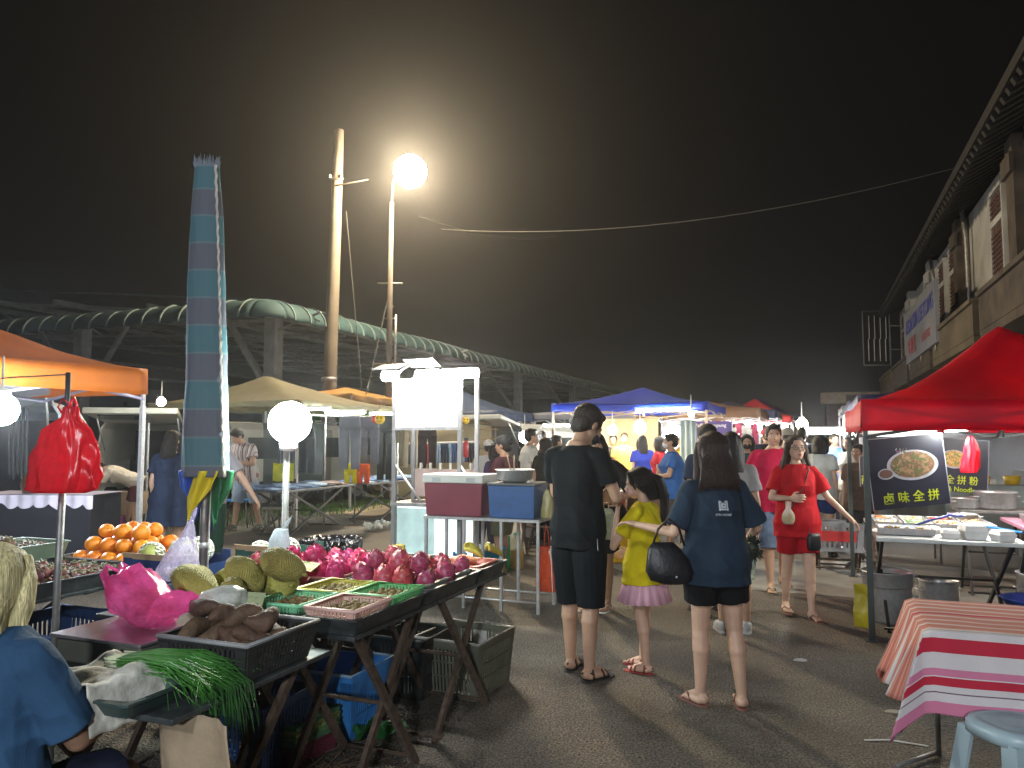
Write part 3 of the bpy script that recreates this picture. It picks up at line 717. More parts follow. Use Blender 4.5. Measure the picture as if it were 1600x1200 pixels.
# ================================================================ TENTS
def tent(label, loc, rz, w, d, hem, val, peak, mat, group=None, truss=True, leg=.022, legs=(1, 1, 1, 1), sag=.55, pk=(0, 0), name='market_tent', seed=0., wav=0., legmat=None, tmat=None):
    """corner posts at x 0..w, y 0..d (local); hem = bottom of the valance"""
    t = thing(name, label, 'tent', loc, rz, group); cx, cy = w / 2 + pk[0], d / 2 + pk[1]; top = hem + val
    b = B(); n = 28
    def fn(u, v):
        x, y = u * w, v * d
        r = max(abs(x - cx) / (cx if x < cx else w - cx), abs(y - cy) / (cy if y < cy else d - cy))
        a = abs(abs(x - cx) / (cx if x < cx else w - cx) - abs(y - cy) / (cy if y < cy else d - cy))
        z = top + (peak - top) * ((1 - r) ** (1 + sag)) - .05 * sag * a * r * 1.2
        z += .02 * nz((x * 1.5, y * 1.5, seed)) * (1 - abs(2 * r - 1)) + .010 * nz((x * 6, y * 6, seed + 2))
        return (x, y, z)
    b.grid(fn, n, n)
    def side(p, q):
        p, q = Vector(p), Vector(q); nm = Vector((q.y - p.y, p.x - q.x)).normalized()
        def f2(u, v):
            x = p.x + (q.x - p.x) * u; y = p.y + (q.y - p.y) * u
            o_ = .012 * (1 - v) + .02 * (1 - v) * nz((u * 9, seed, v)) + wav * (1 - v) * math.sin(u * 26 + seed)
            uu = (u if abs(p.y - q.y) < 1e-6 else 0)
            zt = fn(min(1, max(0, x / w)), min(1, max(0, y / d)))[2]
            return (x + nm.x * o_, y + nm.y * o_, zt * v + (hem + wav * .6 * nz((u * 5, seed, 3))) * (1 - v))
        b.grid(f2, 28, 3)
    e = .004
    side((-e, d + e), (-e, -e)); side((-e, -e), (w + e, -e)); side((w + e, -e), (w + e, d + e)); side((w + e, d + e), (-e, d + e))
    b.obj('canopy', mat, t, solid=.003)
    lm = legmat or steel
    i = 0
    for x, y in ((.02, .02), (w - .02, .02), (.02, d - .02), (w - .02, d - .02)):
        if legs[i]:
            q = B(); q.bx((x - leg, y - leg, 0), (x + leg, y + leg, hem - .12)); q.bx((x - leg * .75, y - leg * .75, hem - .12), (x + leg * .75, y + leg * .75, top - .05)); q.bx((x - .045, y - .045, 0), (x + .045, y + .045, .008)); q.obj('leg', lm, t)
        i += 1
    if truss:
        z1, z0 = top - .05, hem - .05
        for p, q in (((0, .03), (w, .03)), ((0, d - .03), (w, d - .03)), ((.03, 0), (.03, d)), ((w - .03, 0), (w - .03, d))):
            qb = B()
            for a_, b_ in ((0, .5), (.5, 1)):
                A_ = Vector((p[0] + (q[0] - p[0]) * a_, p[1] + (q[1] - p[1]) * a_, 0)); C_ = Vector((p[0] + (q[0] - p[0]) * b_, p[1] + (q[1] - p[1]) * b_, 0)); Z = lambda z: Vector((0, 0, z))
                qb.tube([A_ + Z(z1), C_ + Z(z0)], .017, 4); qb.tube([A_ + Z(z0), C_ + Z(z1)], .017, 4)
            qb.obj('truss', tmat or lm, t)
        qb = B(); qb.tube([(cx, cy, z0), (cx, cy, peak - .03)], .018, 6)
        for p in ((0, d / 2), (w, d / 2), (w / 2, 0), (w / 2, d)): qb.tube([(p[0], p[1], z0), (cx, cy, z0 + .12)], .011, 4)
        qb.obj('centre_mast', tmat or lm, t)
    return t
def xtable(label, v0, v1, s0, s1, h, topmat, legmat=rust, group=None, name='folding_table', thick=.03, loc=None, rz=RZ):
    w, d = v1 - v0, s1 - s0
    t = thing(name, label, 'table', loc if loc is not None else W(v0, s0), rz, group)
    B().bx((0, 0, h - thick), (w, d, h)).obj('tabletop', topmat, t, bevel=.004)
    z = h - thick - .01
    for x in (.06, w - .06):
        q = -1 if x < w / 2 else 1
        B().box((x, d / 2, z / 2), (.024, .036, math.hypot(z, d * .72)), 0, rx=math.atan2(d * .72, z)).obj('leg', legmat, t)
        B().box((x - q * .028, d / 2, z / 2), (.024, .036, math.hypot(z, d * .72)), 0, rx=-math.atan2(d * .72, z)).obj('leg', legmat, t)
    for y, z_ in ((d * .15, .03), (d * .85, .03), (d * .5, z / 2)): B().tube([(.05, y, z_), (w - .05, y, z_)], .011, 6).obj('crossbar', legmat, t)
    return t
def tray(label, v0, v1, s0, s1, z, h, mat, group=None, name='tray', cat='tray', rimw=.018, loc=None, rz=RZ):
    w, d = v1 - v0, s1 - s0; b = B(); k = .03
    b.bx((k, k, 0), (w - k, d - k, .006))
    def ring(x0, y0, x1, y1, z_): 
        r = .025; out = []
        for cx, cy, a0 in ((x1 - r, y0 + r, -90), (x1 - r, y1 - r, 0), (x0 + r, y1 - r, 90), (x0 + r, y0 + r, 180)):
            for j in range(4): a = R(a0 + 30 * j); out.append((cx + r * math.cos(a), cy + r * math.sin(a), z_))
        return out
    b.loft([ring(k, k, w - k, d - k, 0), ring(.008, .008, w - .008, d - .008, h - .008), ring(0, 0, w, d, h - .008), ring(0, 0, w, d, h), ring(rimw, rimw, w - rimw, d - rimw, h), ring(k + .008, k + .008, w - k - .008, d - k - .008, .008)], cap=False, sm=False)
    o = b.obj(name, mat, None, loc if loc is not None else W(v0, s0, z), rz); return tag(o, label, cat, group)
def crate(label, x, y, z, rz, w, d, h, mat, rim=None, slots=9, text=None, group=None, name='crate', cat='crate', taper=.03, band=.0):
    """slotted crate, open on top; local origin at the floor centre"""
    t = thing(name, label, cat, (x, y, z), rz, group); b = B(); tk = .006
    b.bx((-w / 2 + taper, -d / 2 + taper, 0), (w / 2 - taper, d / 2 - taper, .008))
    def wall(p, q, L):   # p,q bottom ends ; outwards taper
        n = slots if L > .3 else max(4, int(slots * .65)); p, q = Vector(p), Vector(q); nm = Vector((q.y - p.y, p.x - q.x, 0)).normalized()
        def pt(u, v, o=0): a = p.lerp(q, u); c = (a - Vector((0, 0, 0))); g = Vector(((q - p).normalized() * (u - .5) * 2 * taper * v)); return a + g + nm * (taper * v + o) + Vector((0, 0, h * v))
        def slab(u0, u1, v0, v1): 
            vs = [pt(u0, v0), pt(u1, v0), pt(u1, v1), pt(u0, v1)] + [pt(u0, v0, tk), pt(u1, v0, tk), pt(u1, v1, tk), pt(u0, v1, tk)]
            b.add(vs, [(0, 3, 2, 1), (4, 5, 6, 7), (0, 1, 5, 4), (1, 2, 6, 5), (2, 3, 7, 6), (3, 0, 4, 7)])
        slab(0, 1, 0, .10); slab(0, 1, .62 if band else .86, 1); slab(0, .12, .1, .9); slab(.88, 1, .1, .9)
        hz = [.36, .62] if not band else [.36]
        for v in hz: slab(.12, .88, v - .018, v + .018)
        for i in range(n):
            u = .12 + .76 * (i + .5) / n; slab(u - .38 / n * .55, u + .38 / n * .55, .1, .9 if not band else .63)
    a, c = w / 2 - taper, d / 2 - taper
    wall((-a, -c, 0), (a, -c, 0), w); wall((a, -c, 0), (a, c, 0), d); wall((a, c, 0), (-a, c, 0), w); wall((-a, c, 0), (-a, -c, 0), d)
    b.obj('basket', mat, t)
    b = B(); r = .009
    b.tube([(-w / 2, -d / 2, h), (w / 2, -d / 2, h), (w / 2, d / 2, h), (-w / 2, d / 2, h), (-w / 2, -d / 2, h), (w / 2, -d / 2, h)], r, 6); b.obj('rim', rim or mat, t)
    if text:
        K = Matrix.Translation((-.03, -d / 2 - .004 + .015, h * .76)) @ Matrix.Rotation(math.pi / 2 + .06, 4, 'X')
        b = B(); b.box((-.03, -d / 2 + .012, h * .76), (w * .62, .006, h * .22)); b.obj('name_band', M('faded_band', (.10, .02, .03), .8, 0, .5, 25), t)
        textmesh(text, h * .15, M('faded_letters', (.40, .05, .09), .8), 'lettering', t, K @ Matrix.Translation((0, 0, .012)), bold=.004)
    return t
def bag(name, label, pts, mat, loc, rz=0, crum=.02, cat='plastic bag', n=26, handles=None, seed=1., m=22, hm=None):
    """pts: (cx,cy,z,rx,ry) stack from bottom to neck"""
    b = B(); rr = []
    # refine
    L = []
    for i in range(len(pts) - 1):
        for j in range(4): k = j / 4; L.append([pts[i][q] * (1 - k) + pts[i + 1][q] * k for q in range(5)])
    L.append(pts[-1])
    def fn(i, t): return 1 + crum * (2.2 * nz((math.cos(t) * 2.5, math.sin(t) * 2.5, L[i][2] * 9), 1, seed) + 1.4 * (.5 - abs(nz((math.cos(t) * 6, math.sin(t) * 6, L[i][2] * 4), 1, seed + 2))) * 2)
    b.rings(L, n=n * 2, fn=fn, cap=True)
    if handles:
        t = thing(name, label, cat, loc, rz); b.obj('bag_body', mat, t)
        for h in handles: B().tube(h, [.012, .009, .006, .009, .012][:len(h)] if len(h) <= 5 else .008, 6, sq=.5).obj('handle', hm or mat, t)
        return t
    return tag(b.obj(name, mat, None, loc, rz), label, cat)
canv = lambda nm, c, trl=.3, r=.6: M(nm, c, r, 0, .1, 2.5, .12, 25, trl=trl)
# ---- left orange tent
orange = canv('orange_canopy', (.62, .17, .015), .35)
tent('bright orange canopy tent at the left edge above the open van', W(VS(-3.86, 8)[0] - 3, VS(-3.86, 8)[1] - 3), RZ, 3, 3, 2.04, .27, 3.02, orange, seed=2., tmat=M('lilac_steel', (.4, .38, .5), .4, .6))
# ---- right red tent
redc = canv('red_canopy', (.64, .004, .028), .5)
vr, sr = VS(2.79, 6.05)
tent('bright red canopy tent over the food stall on the right', W(vr, sr), RZ, 3, 3, 1.64, .25, 2.66, redc, seed=5., sag=.6, pk=(-.22, .15), legmat=M('dark_green_steel', (.04, .05, .045), .5, .3), tmat=M('dark_truss', (.03, .03, .03), .5, .3))
# ---- olive canopy
olive = canv('olive_canopy', (.17, .15, .075), .25, .8)
vo, so = VS(-4.75, 15.5)
tent('sagging olive canvas canopy over the jeans tables', W(vo - 1.75, so - 1.7), RZ, 3.5, 3.4, 2.14, .12, 2.86, olive, seed=8., sag=.5, wav=.04, truss=False, pk=(-.1, -.3), name='canvas_canopy')
yell = canv('yellow_canopy', (.36, .19, .04), .3, .7)
vo, so = VS(-3.9, 18.8)
tent('wrinkled yellow canopy behind the olive one', W(vo - 1.4, so - 1.5), RZ, 2.3, 3, 2.4, .2, 2.85, yell, seed=11., wav=.05, truss=False, name='canvas_canopy')
# ---- blue tent middle and the left row behind it
blue = canv('blue_canopy', (.012, .045, .42), .30, .45)
tent('vivid blue canopy tent lit from below beside the crowd', (.72, 13.75, 0), RZ, 2.75, 2.9, 2.06, .15, 2.56, blue, seed=3., legmat=M('brownish_post', (.25, .2, .16), .5, .3))  # tent legs in a brownish grey
dblue = canv('dull_blue_canopy', (.03, .05, .11), .25)
navy = canv('navy_canopy', (.02, .025, .07), .2)
vb, sb = VS(.0, 20)
tent('faded blue canopy tent behind the fruit cart', W(vb - 3.6, sb - .6), RZ, 3.4, 3, 2.05, .25, 2.95, dblue, seed=4., wav=.03)
tent('pale grey blue canopy next to the faded blue tent', W(vb - .2, sb + 2.2), RZ, 3, 3, 2.1, .22, 2.75, canv('pale_canopy', (.10, .11, .15)), seed=6., wav=.03)
tent('green canopy corner behind the white lit panel', W(vb - 6.6, sb - .9), RZ, 2.5, 2.5, 2.1, .2, 2.6, canv('green_canopy', (.04, .14, .05)), seed=7., wav=.03)
vc, scx = VS(.6, 13.75)
brownc = canv('brown_canopy', (.22, .13, .08))
tent('brown canopy with a striped trim behind the vivid blue tent', W(vc + .9, scx + 3.5), RZ, 2.6, 3, 2.02, .2, 2.45, brownc, seed=12.)
tent('navy canopy farther along the left row', W(vc + 1.1, scx + 7.1), RZ, 2.6, 3, 2.1, .2, 2.6, navy, seed=13.)
tent('small pointed red canopy far down the market', W(vc + 1.5, scx + 13), RZ, 2.4, 2.4, 2.1, .2, 2.95, canv('far_red_canopy', (.35, .01, .02)), seed=14., sag=.3)
tent('bright green umbrella shaped canopy beyond the blue tent', W(vc - 1.8, scx + 8), RZ, 2.6, 2.6, 2.1, .12, 2.5, canv('bright_green_canopy', (.02, .30, .06), .4), seed=15.)
tent('dark blue canopy far down the left row', W(vc + 1.2, scx + 15), RZ, 3, 3, 2.2, .2, 3.1, navy, seed=16.)
# right row behind the red tent
tent('dark blue tent with a white lit food counter on the right of the street', W(vr + .25, sr + 5.2), RZ, 3.6, 3, 2.0, .2, 2.55, canv('indigo_canopy', (.018, .02, .085), .2), seed=17.)
tent('dark canopy behind the white lit food counter', W(vr + .3, sr + 9.2), RZ, 3, 3, 2.1, .2, 2.6, navy, seed=18.)
tent('grey canopy at the far end of the right row', W(vr + .35, sr + 14), RZ, 3, 3, 2.2, .2, 2.8, M('grey_canopy', (.1, .1, .1), trl=.2), seed=19.)

# ================================================================ FRUIT STALL
blktray = M('dusty_black_plastic', (.032, .037, .038), .5, 0, .5, 14, .2, 40)
crateblk = M('crate_black', (.02, .021, .02), .6, 0, .4, 20)
G1 = 'folding tables under the fruit trays'
xtable('near folding table with rusty crossed legs under the four small baskets', -2.3, -1.78, 2.74, 3.50, .76, blktray, rust, thick=.02)
xtable('far folding table with rusty crossed legs under the dragon fruit by the lane', -2.3, -1.78, 3.52, 4.38, .76, blktray, rust, thick=.02)
xtable('folding table behind the dragon fruit, left of the longest table', -2.80, -2.34, 3.34, 4.33, .76, blktray, rust, thick=.02)
xtable('folding table under the jackfruit', -3.15, -2.34, 2.66, 3.3, .76, blktray, rust, thick=.02)
xtable('near folding table under the scale, chives and brown yams', -2.75, -1.80, 1.80, 2.62, .74, blktray, rust, thick=.02)
xtable('left folding table under the mangosteen trays', -4.7, -3.86, 2.35, 4.15, .72, blktray, rust, thick=.02)
xtable('folding table under the two fruit cartons beside the striped umbrella', -3.80, -2.92, 3.36, 4.2, .70, blktray, rust, thick=.02)
rimt = M('pale_worn_rim', (.42, .42, .36), .5, 0, .2, 10)
# trays
tray('long black tray under the four small baskets', -2.32, -1.76, 2.72, 3.36, .762, .07, blktray)
tray('black tray holding the dragon fruit at the street side', -2.3, -1.755, 3.37, 4.0, .762, .075, blktray)
tray('black tray holding dragon fruit on the inner side', -2.80, -2.31, 3.37, 4.0, .762, .075, blktray)
tray('black tray at the far corner with carrots and bananas', -2.3, -1.755, 4.01, 4.4, .762, .075, blktray)
tray('black tray at the far inner corner beside the black bag', -2.80, -2.31, 4.01, 4.4, .762, .075, blktray)
tray('pale rimmed shallow dish under the right dragon fruit', -2.26, -1.80, 3.40, 3.97, .80, .05, rimt)
tray('pink rimmed shallow dish under the left dragon fruit', -2.78, -2.34, 3.40, 3.97, .80, .05, M('pale_pink_plastic', (.5, .26, .2), .5))
tray('coral pink dish holding carrots', -2.12, -1.80, 4.04, 4.36, .80, .045, M('coral_plastic', (.55, .16, .12), .45))
tray('wide black tray of mangosteens with a worn edge', -4.68, -3.84, 2.4, 3.6, .722, .085, blktray)
tray('black tray under the oranges', -4.68, -3.86, 3.61, 4.15, .722, .085, blktray)
tray('small green tray of mangosteens behind the pale hair', -5.02, -4.56, 3.12, 3.66, .81, .10, M('sage_plastic', (.12, .17, .12), .5))
tray('blue grey tray under the long jackfruit', -3.1, -2.36, 2.68, 3.28, .762, .07, M('blue_grey_plastic', (.06, .08, .11), .5))
def basket(label, v0, s0, col, nm):
    m = M(nm, col, .45, 0, .1, 8)
    p = W(v0 + .125, s0 + .145, .80); crate(label, p.x, p.y, p.z, RZ, .25, .29, .062, m, m, slots=16, name='small_basket', cat='basket', taper=.022)
basket('yellow small basket of kiwis in the back left of four', -2.31, 3.05, (.55, .50, .10), 'yellow_plastic')
basket('green small basket of kiwis at the back right by the table edge', -2.03, 3.05, (.16, .48, .18), 'green_plastic')
basket('mint green small basket of kiwis in the front left of four', -2.31, 2.74, (.20, .55, .30), 'mint_plastic')
basket('pink small basket of kiwis in the front right corner', -2.03, 2.74, (.62, .38, .32), 'pink_plastic')
# fruit prototypes -------------------------------------------------
def place_pile(proto, spots, label, group, first=[0]):
    for i, (x, y, z, s_) in enumerate(spots):
        rot = (random.uniform(-.5, .5), random.uniform(-.5, .5), random.uniform(0, 6.28))
        if i == 0 and not proto.get('_u'):
            proto.location = (x, y, z); proto.rotation_euler = rot; proto.scale = (s_,) * 3; proto['label'] = label; proto['group'] = group; proto['_u'] = 1
        else:
            q = dup(proto, (x, y, z), 0, label, group, s_, rot)
            if '_u' in q: del q['_u']
def pile(v0, v1, s0, s1, z, r, n, layers=2, jit=.25, seed=1):
    """hexagonal-ish heap of spheres of radius r"""
    rn = random.Random(seed); out = []
    k = 0
    for L in range(layers):
        sh_ = L * r * .9; vv0, vv1, ss0, ss1 = v0 + r + sh_, v1 - r - sh_, s0 + r + sh_, s1 - r - sh_
        nv = max(1, int((vv1 - vv0) / (2 * r)) + 1); ns = max(1, int((ss1 - ss0) / (1.8 * r)) + 1)
        for i in range(ns):
            for j in range(nv):
                v = vv0 + (vv1 - vv0) * (j + (.5 if i % 2 and nv > 1 else 0)) / max(1, nv - (0 if i % 2 else 1)) if nv > 1 else (vv0 + vv1) / 2
                v = min(vv1, v); s_ = ss0 + (ss1 - ss0) * i / max(1, ns - 1)
                p = W(v + rn.uniform(-jit, jit) * r * .5, s_ + rn.uniform(-jit, jit) * r * .5, z + r + L * r * 1.45)
                out.append((p.x, p.y, p.z, rn.uniform(.88, 1.1)))
    if len(out) > n: out = [out[i] for i in sorted(rn.sample(range(len(out)), n))] if layers == 1 else out[:n]
    return out
# dragon fruit
def dragon(nm, col, tip, r=.055):
    b = B(); b.ell((0, 0, 0), (r, r, r * 1.18), 0, 20, 14); rn = random.Random(2)
    for i in range(26):
        z = -1 + 2 * (i + .5) / 26; a = i * 2.4; rr = math.sqrt(1 - z * z * .96)
        n = Vector((rr * math.cos(a), rr * math.sin(a), z)); up = (Vector((0, 0, 1)) - n * n.z).normalized(); sd = n.cross(up)
        p = Vector((n.x * r, n.y * r, n.z * r * 1.18)); l = r * rn.uniform(.45, .65); w_ = r * .33
        q = [p - sd * w_ - n * .002, p + sd * w_ - n * .002, p + up * l * .6 + sd * w_ * .7 + n * r * .07, p + up * l + n * r * .16, p + up * l * .6 - sd * w_ * .7 + n * r * .07]
        b.add([p - sd * w_ - n * .003, p + sd * w_ - n * .003, q[2], q[4]], [(0, 1, 2, 3)], 0, True); b.add([q[4], q[2], q[3]], [(0, 1, 2)], 1, True)
    for i in range(5): a = i * 1.26; b.add([(.012 * math.cos(a), .012 * math.sin(a), r * 1.1), (.012 * math.cos(a + .8), .012 * math.sin(a + .8), r * 1.1), (.022 * math.cos(a + .4), .022 * math.sin(a + .4), r * 1.38)], [(0, 1, 2)], 1)
    return b.obj('dragon_fruit', [M(nm, col, .42, 0, .25, 12, .1, 60, rnd=.25), M(nm + '_tip', tip, .5, 0, .2, 12, rnd=.2)])
dfp = tag(dragon('magenta_skin', (.42, .022, .12), (.46, .07, .13), .051), 'x', 'fruit')
dfr = tag(dragon('faded_red_skin', (.40, .05, .10), (.45, .18, .12), .051), 'x', 'fruit')
sp = pile(-2.78, -2.33, 3.42, 3.98, .810, .050, 26, 2, seed=4)
place_pile(dfp, sp, 'magenta dragon fruit heaped in the pink rimmed dish', 'magenta dragon fruit heap')
place_pile(dfr, pile(-2.27, -1.80, 3.44, 3.98, .810, .051, 24, 2, seed=5), 'reddish dragon fruit heaped in the pale rimmed dish', 'reddish dragon fruit heap')
place_pile(dfr, pile(-2.78, -2.40, 3.12, 3.36, .80, .052, 8, 2, seed=6), 'pale coral dragon fruit in the small pile behind the jackfruit', 'coral dragon fruit pile')
# kiwis
kw = tag(B().ell((0, 0, 0), (.019, .019, .024), n=12, k=8).obj('kiwi', M('kiwi_skin', (.17, .115, .035), .8, 0, .2, 80, rnd=.2)), 'x', 'fruit')
for nm, v0, s0 in (('yellow', -2.31, 3.05), ('green', -2.03, 3.05), ('mint green', -2.31, 2.74), ('pink', -2.03, 2.74)):
    place_pile(kw, pile(v0 + .035, v0 + .215, s0 + .05, s0 + .25, .815, .0185, 30, 1, seed=int(-v0 * 10)), 'small brown kiwi in the %s basket' % nm, 'kiwis in the %s basket' % nm)
# mangosteen
def mango():
    b = B(); b.ell((0, 0, 0), (.037, .037, .034), 0, 16, 10)
    for i in range(4):
        a = i * math.pi / 2; b.ell((.018 * math.cos(a), .018 * math.sin(a), .031), (.015, .012, .003), 1, 8, 5)
    b.tube([(0, 0, .028), (.002, 0, .045)], .005, 6, 1)
    return b.obj('mangosteen', [M('mangosteen_skin', (.12, .028, .038), .6, 0, .5, 25, rnd=.5), M('mangosteen_cap', (.09, .09, .03), .7, 0, .3, 30)])
mg = tag(mango(), 'x', 'fruit')
place_pile(mg, pile(-4.5, -3.9, 2.75, 3.56, .735, .038, 110, 2, .4, 7), 'purple mangosteen heaped in the wide black tray', 'mangosteens in the wide black tray')
place_pile(mg, pile(-4.98, -4.6, 3.18, 3.6, .83, .038, 40, 2, .4, 8), 'purple mangosteen in the small green tray', 'mangosteens in the green tray')
# oranges
orm = M('orange_peel', (.72, .21, .012), .42, 0, .1, 6, .15, 220, rnd=.12)
og = B(); og.ell((0, 0, 0), (.056, .056, .052), 0, 20, 14); og.ell((0, 0, .0515), (.004, .004, .002), 1, 8, 5); og = tag(og.obj('orange', [orm, M('stem_green', (.06, .1, .02))]), 'x', 'fruit')
place_pile(og, pile(-4.6, -3.98, 3.66, 4.14, .735, .057, 40, 3, .25, 9), 'ripe orange in the heap behind the empty tray corner', 'orange heap')
# jackfruit
def jack(lx, r, seed, label, v, s_, z, rz=0., ry=0.):
    b = B(); n, k = 56, 40; rings = []
    for i in range(k + 1):
        f = i / k; x = lx * (f - .5) * 1.0; a = math.sin(math.pi * min(1, max(.02, f))) ** .5
        q = []
        for j in range(n):
            t = 2 * math.pi * j / n; rr = r * a * (1 + .16 * nz((x * 7, math.cos(t) * 1.5, math.sin(t) * 1.5), 1, seed)) + (.0050 if (i + j) % 2 else 0) * a
            q.append(Vector((x, rr * math.cos(t) + .02 * math.sin(f * 3 + seed), rr * math.sin(t))))
        rings.append(q)
    b.loft(rings, sm=False); b.tube([(lx / 2 - .005, 0, 0), (lx / 2 + .02, 0, .004)], .008, 6)
    o = b.obj('jackfruit', M('jackfruit_skin', (.30, .26, .06), .65, 0, .35, 7, .7, 110, rnd=.18)); o.location = W(v, s_, z); o.rotation_euler = (0, ry, RZ + rz); return tag(o, label, 'fruit')
jack(.36, .075, 1, 'long jackfruit lying in front of the umbrella pole', -2.66, 2.76, .915, R(-12), R(8))
jack(.20, .062, 2, 'small jackfruit behind the long one', -2.62, 2.98, .90, R(40))
jack(.22, .075, 3, 'upright knobbly jackfruit at the centre of the pile', -2.44, 2.84, .95, R(70), R(50))
jack(.22, .07, 4, 'greenish jackfruit on top of the pile leaning to the right', -2.30, 2.94, 1.0, R(10), R(25))
jack(.20, .066, 5, 'green jackfruit low behind the price card', -2.36, 2.98, .90, R(-20))
jack(.19, .064, 6, 'yellowish jackfruit beside the yellow basket', -2.38, 2.72, .885, R(80), R(60))
jack(.2, .06, 7, 'jackfruit at the back of the pile', -2.52, 3.12, .90, R(20))
def card_sign(label, p, w_, h_, rz, rx, mat, rows=3, ink=(.05, .05, .04)):
    b = B(); b.box((0, 0, 0), (w_, .004, h_), 0); rn = random.Random(int(w_ * 1000 + rows))
    for i in range(rows):
        z = h_ * (.3 - .6 * i / max(1, rows - 1)); x = -w_ * .4
        while x < w_ * .36: l = rn.uniform(.012, .035); b.box((x + l / 2, -.0026, z + rn.uniform(-.004, .004)), (l, .001, .003), 1, ry=rn.uniform(-.3, .3)); x += l + .01
    o = b.obj('price_card', [mat, M('ink', ink)]); o.location = p; o.rotation_euler = (rx, 0, rz); return tag(o, label, 'sign')
card_sign('pale green blank price card leaning on the jackfruit', W(-2.27, 2.66, .875), .16, .10, RZ + .1, R(-28), M('greenish_card', (.30, .34, .18), .8, 0, .1, 9), 3, (.18, .2, .1))
card_sign('bent yellowish card behind the coral dragon fruit', W(-2.52, 3.42, .90), .15, .07, RZ - .3, R(-60), M('yellow_card', (.45, .38, .18)), 2, (.3, .25, .12))
card_sign('pale blue handwritten price card in the mangosteens', W(-4.1, 2.42, .93), .2, .12, RZ - .35, R(-25), M('pale_blue_card', (.30, .50, .58), .6), 2)
# bananas
def banana(b, r0, ang, z=0., L=.17, m=0):
    pts = []
    for i in range(9):
        f = i / 8; a = f * 1.5 - .1; pts.append(Vector((r0 * 0 + .11 * math.sin(a) , 0, z + .05 * math.cos(a * 1.2) + .01)))
    K = Matrix.Rotation(ang, 4, 'Z'); b.tube([K @ p for p in pts], [.006, .013, .017, .018, .018, .017, .015, .011, .004], 8, m)
for i, (v, s_, lab) in enumerate([(-1.98, 4.25, 'yellow green banana bunch at the far corner of the black tray'), (-1.84, 4.30, 'small ripe banana bunch at the right edge of the far tray'), (-2.3, 4.06, 'yellow banana bunch half hidden behind the dragon fruit')]):
    b = B()
    for j in range(6): banana(b, 0, -.5 + j * .2, .006 * j)
    o = b.obj('bananas', M('banana_skin', (.42, .34, .05), .55, 0, .25, 12, rnd=.1)); o.location = W(v, s_, .85); o.rotation_euler = (0, 0, i * .9 + .4); o.scale = (.95,) * 3; tag(o, lab, 'fruit')
for i in range(9):
    b = B(); b.tube([(0, 0, 0), (.05, .004, .002), (.12, 0, 0), (.18, -.006, 0)], [.008, .017, .014, .004], 10)
    o = b.obj('carrot', M('carrot_skin', (.50, .17, .08), .6, 0, .2, 20, rnd=.15)); o.location = W(-2.10 + .02 * (i % 3), 4.08 + .028 * i, .825 + .012 * (i % 3)); o.rotation_euler = (0, 0, RZ + random.uniform(-.35, .35)); tag(o, 'dull orange carrot in the coral pink dish', 'vegetable', 'carrots in the coral dish')
# yams in black crate
p = W(-2.0, 2.32, .745); crate('black slotted crate full of brown yams on the near table', p.x, p.y, p.z, RZ, .40, .40, .13, crateblk, M('thin_pale_rim', (.2, .2, .2)), slots=14)
ym = M('yam_skin', (.085, .045, .026), .75, 0, .35, 14, .4, 50, rnd=.2)
def yam(L, r, seed):
    b = B(); rr = []
    for i in range(15):
        f = i / 14; rr.append((.02 * math.sin(f * 4 + seed), .012 * math.cos(f * 5 + seed), L * (f - .5), max(.006, r * math.sin(math.pi * (f * .94 + .03)) ** .65), max(.006, r * .85 * math.sin(math.pi * (f * .94 + .03)) ** .65)))
    b.rings(rr, n=16, fn=lambda i, t: 1 + .12 * nz((math.cos(t), math.sin(t), i * .4), 1, seed)); return b.obj('yam', ym)
rn = random.Random(12)
for i in range(20):
    o = yam(rn.uniform(.12, .17), rn.uniform(.034, .046), i * 1.3); L_ = i // 8
    o.location = W(-2.13 + .085 * (i % 4) + rn.uniform(-.02, .02), 2.21 + .12 * ((i // 4) % 2) + .03 * L_ + rn.uniform(-.03, .03), .82 + .052 * L_); o.rotation_euler = (R(90) + rn.uniform(-.25, .25), 0, RZ + rn.uniform(-1.6, .2))
    tag(o, 'brown yam heaped in the black crate', 'vegetable', 'yams in the black crate')
o = yam(.24, .042, 77); o.location = W(-2.16, 2.30, .945); o.rotation_euler = (R(90), R(8), RZ + R(75)); o['label'] = 'longest pointed yam on top reaching toward the white bag'; o['category'] = 'vegetable'
# chives
b = B(); rn = random.Random(21)
for i in range(330):
    a = rn.gauss(0, .16); l = rn.uniform(.30, .46); y = rn.gauss(0, .045); z = rn.uniform(0, .055); dr = rn.uniform(.0, .15); r = rn.uniform(.0022, .0042)
    base = rn.random() < .15
    pts = [Vector((-.15, y * .5, z)), Vector((-.02, y * .8 + .1 * math.sin(a) * .3, z + .02)), Vector((l * .45, y + l * .45 * math.sin(a), z + .025 - dr * .05)), Vector((l * .75, y + l * .78 * math.sin(a) + rn.gauss(0, .02), z - dr * .3)), Vector((l * .95, y + l * math.sin(a) + rn.gauss(0, .04), z - dr))]
    b.tube(pts, [r, r, r * .95, r * .8, r * .25], 4, 0, sq=.5)
for i in range(60):
    y = rn.gauss(0, .05); z = rn.uniform(0, .05); b.tube([(-.22, y * .6, z), (-.13, y * .6, z)], .003, 4, 1)
o = b.obj('chives', [M('chive_green', (.06, .23, .035), .5, 0, .35, 8, trl=.2), M('chive_white', (.5, .55, .35))]); o.location = W(-2.10, 2.0, .80); o.rotation_euler = (0, 0, RZ + R(8)); o.scale = (.74, .85, .72); tag(o, 'thick bundle of long green chives hanging over the near table edge', 'vegetable')
b = B()
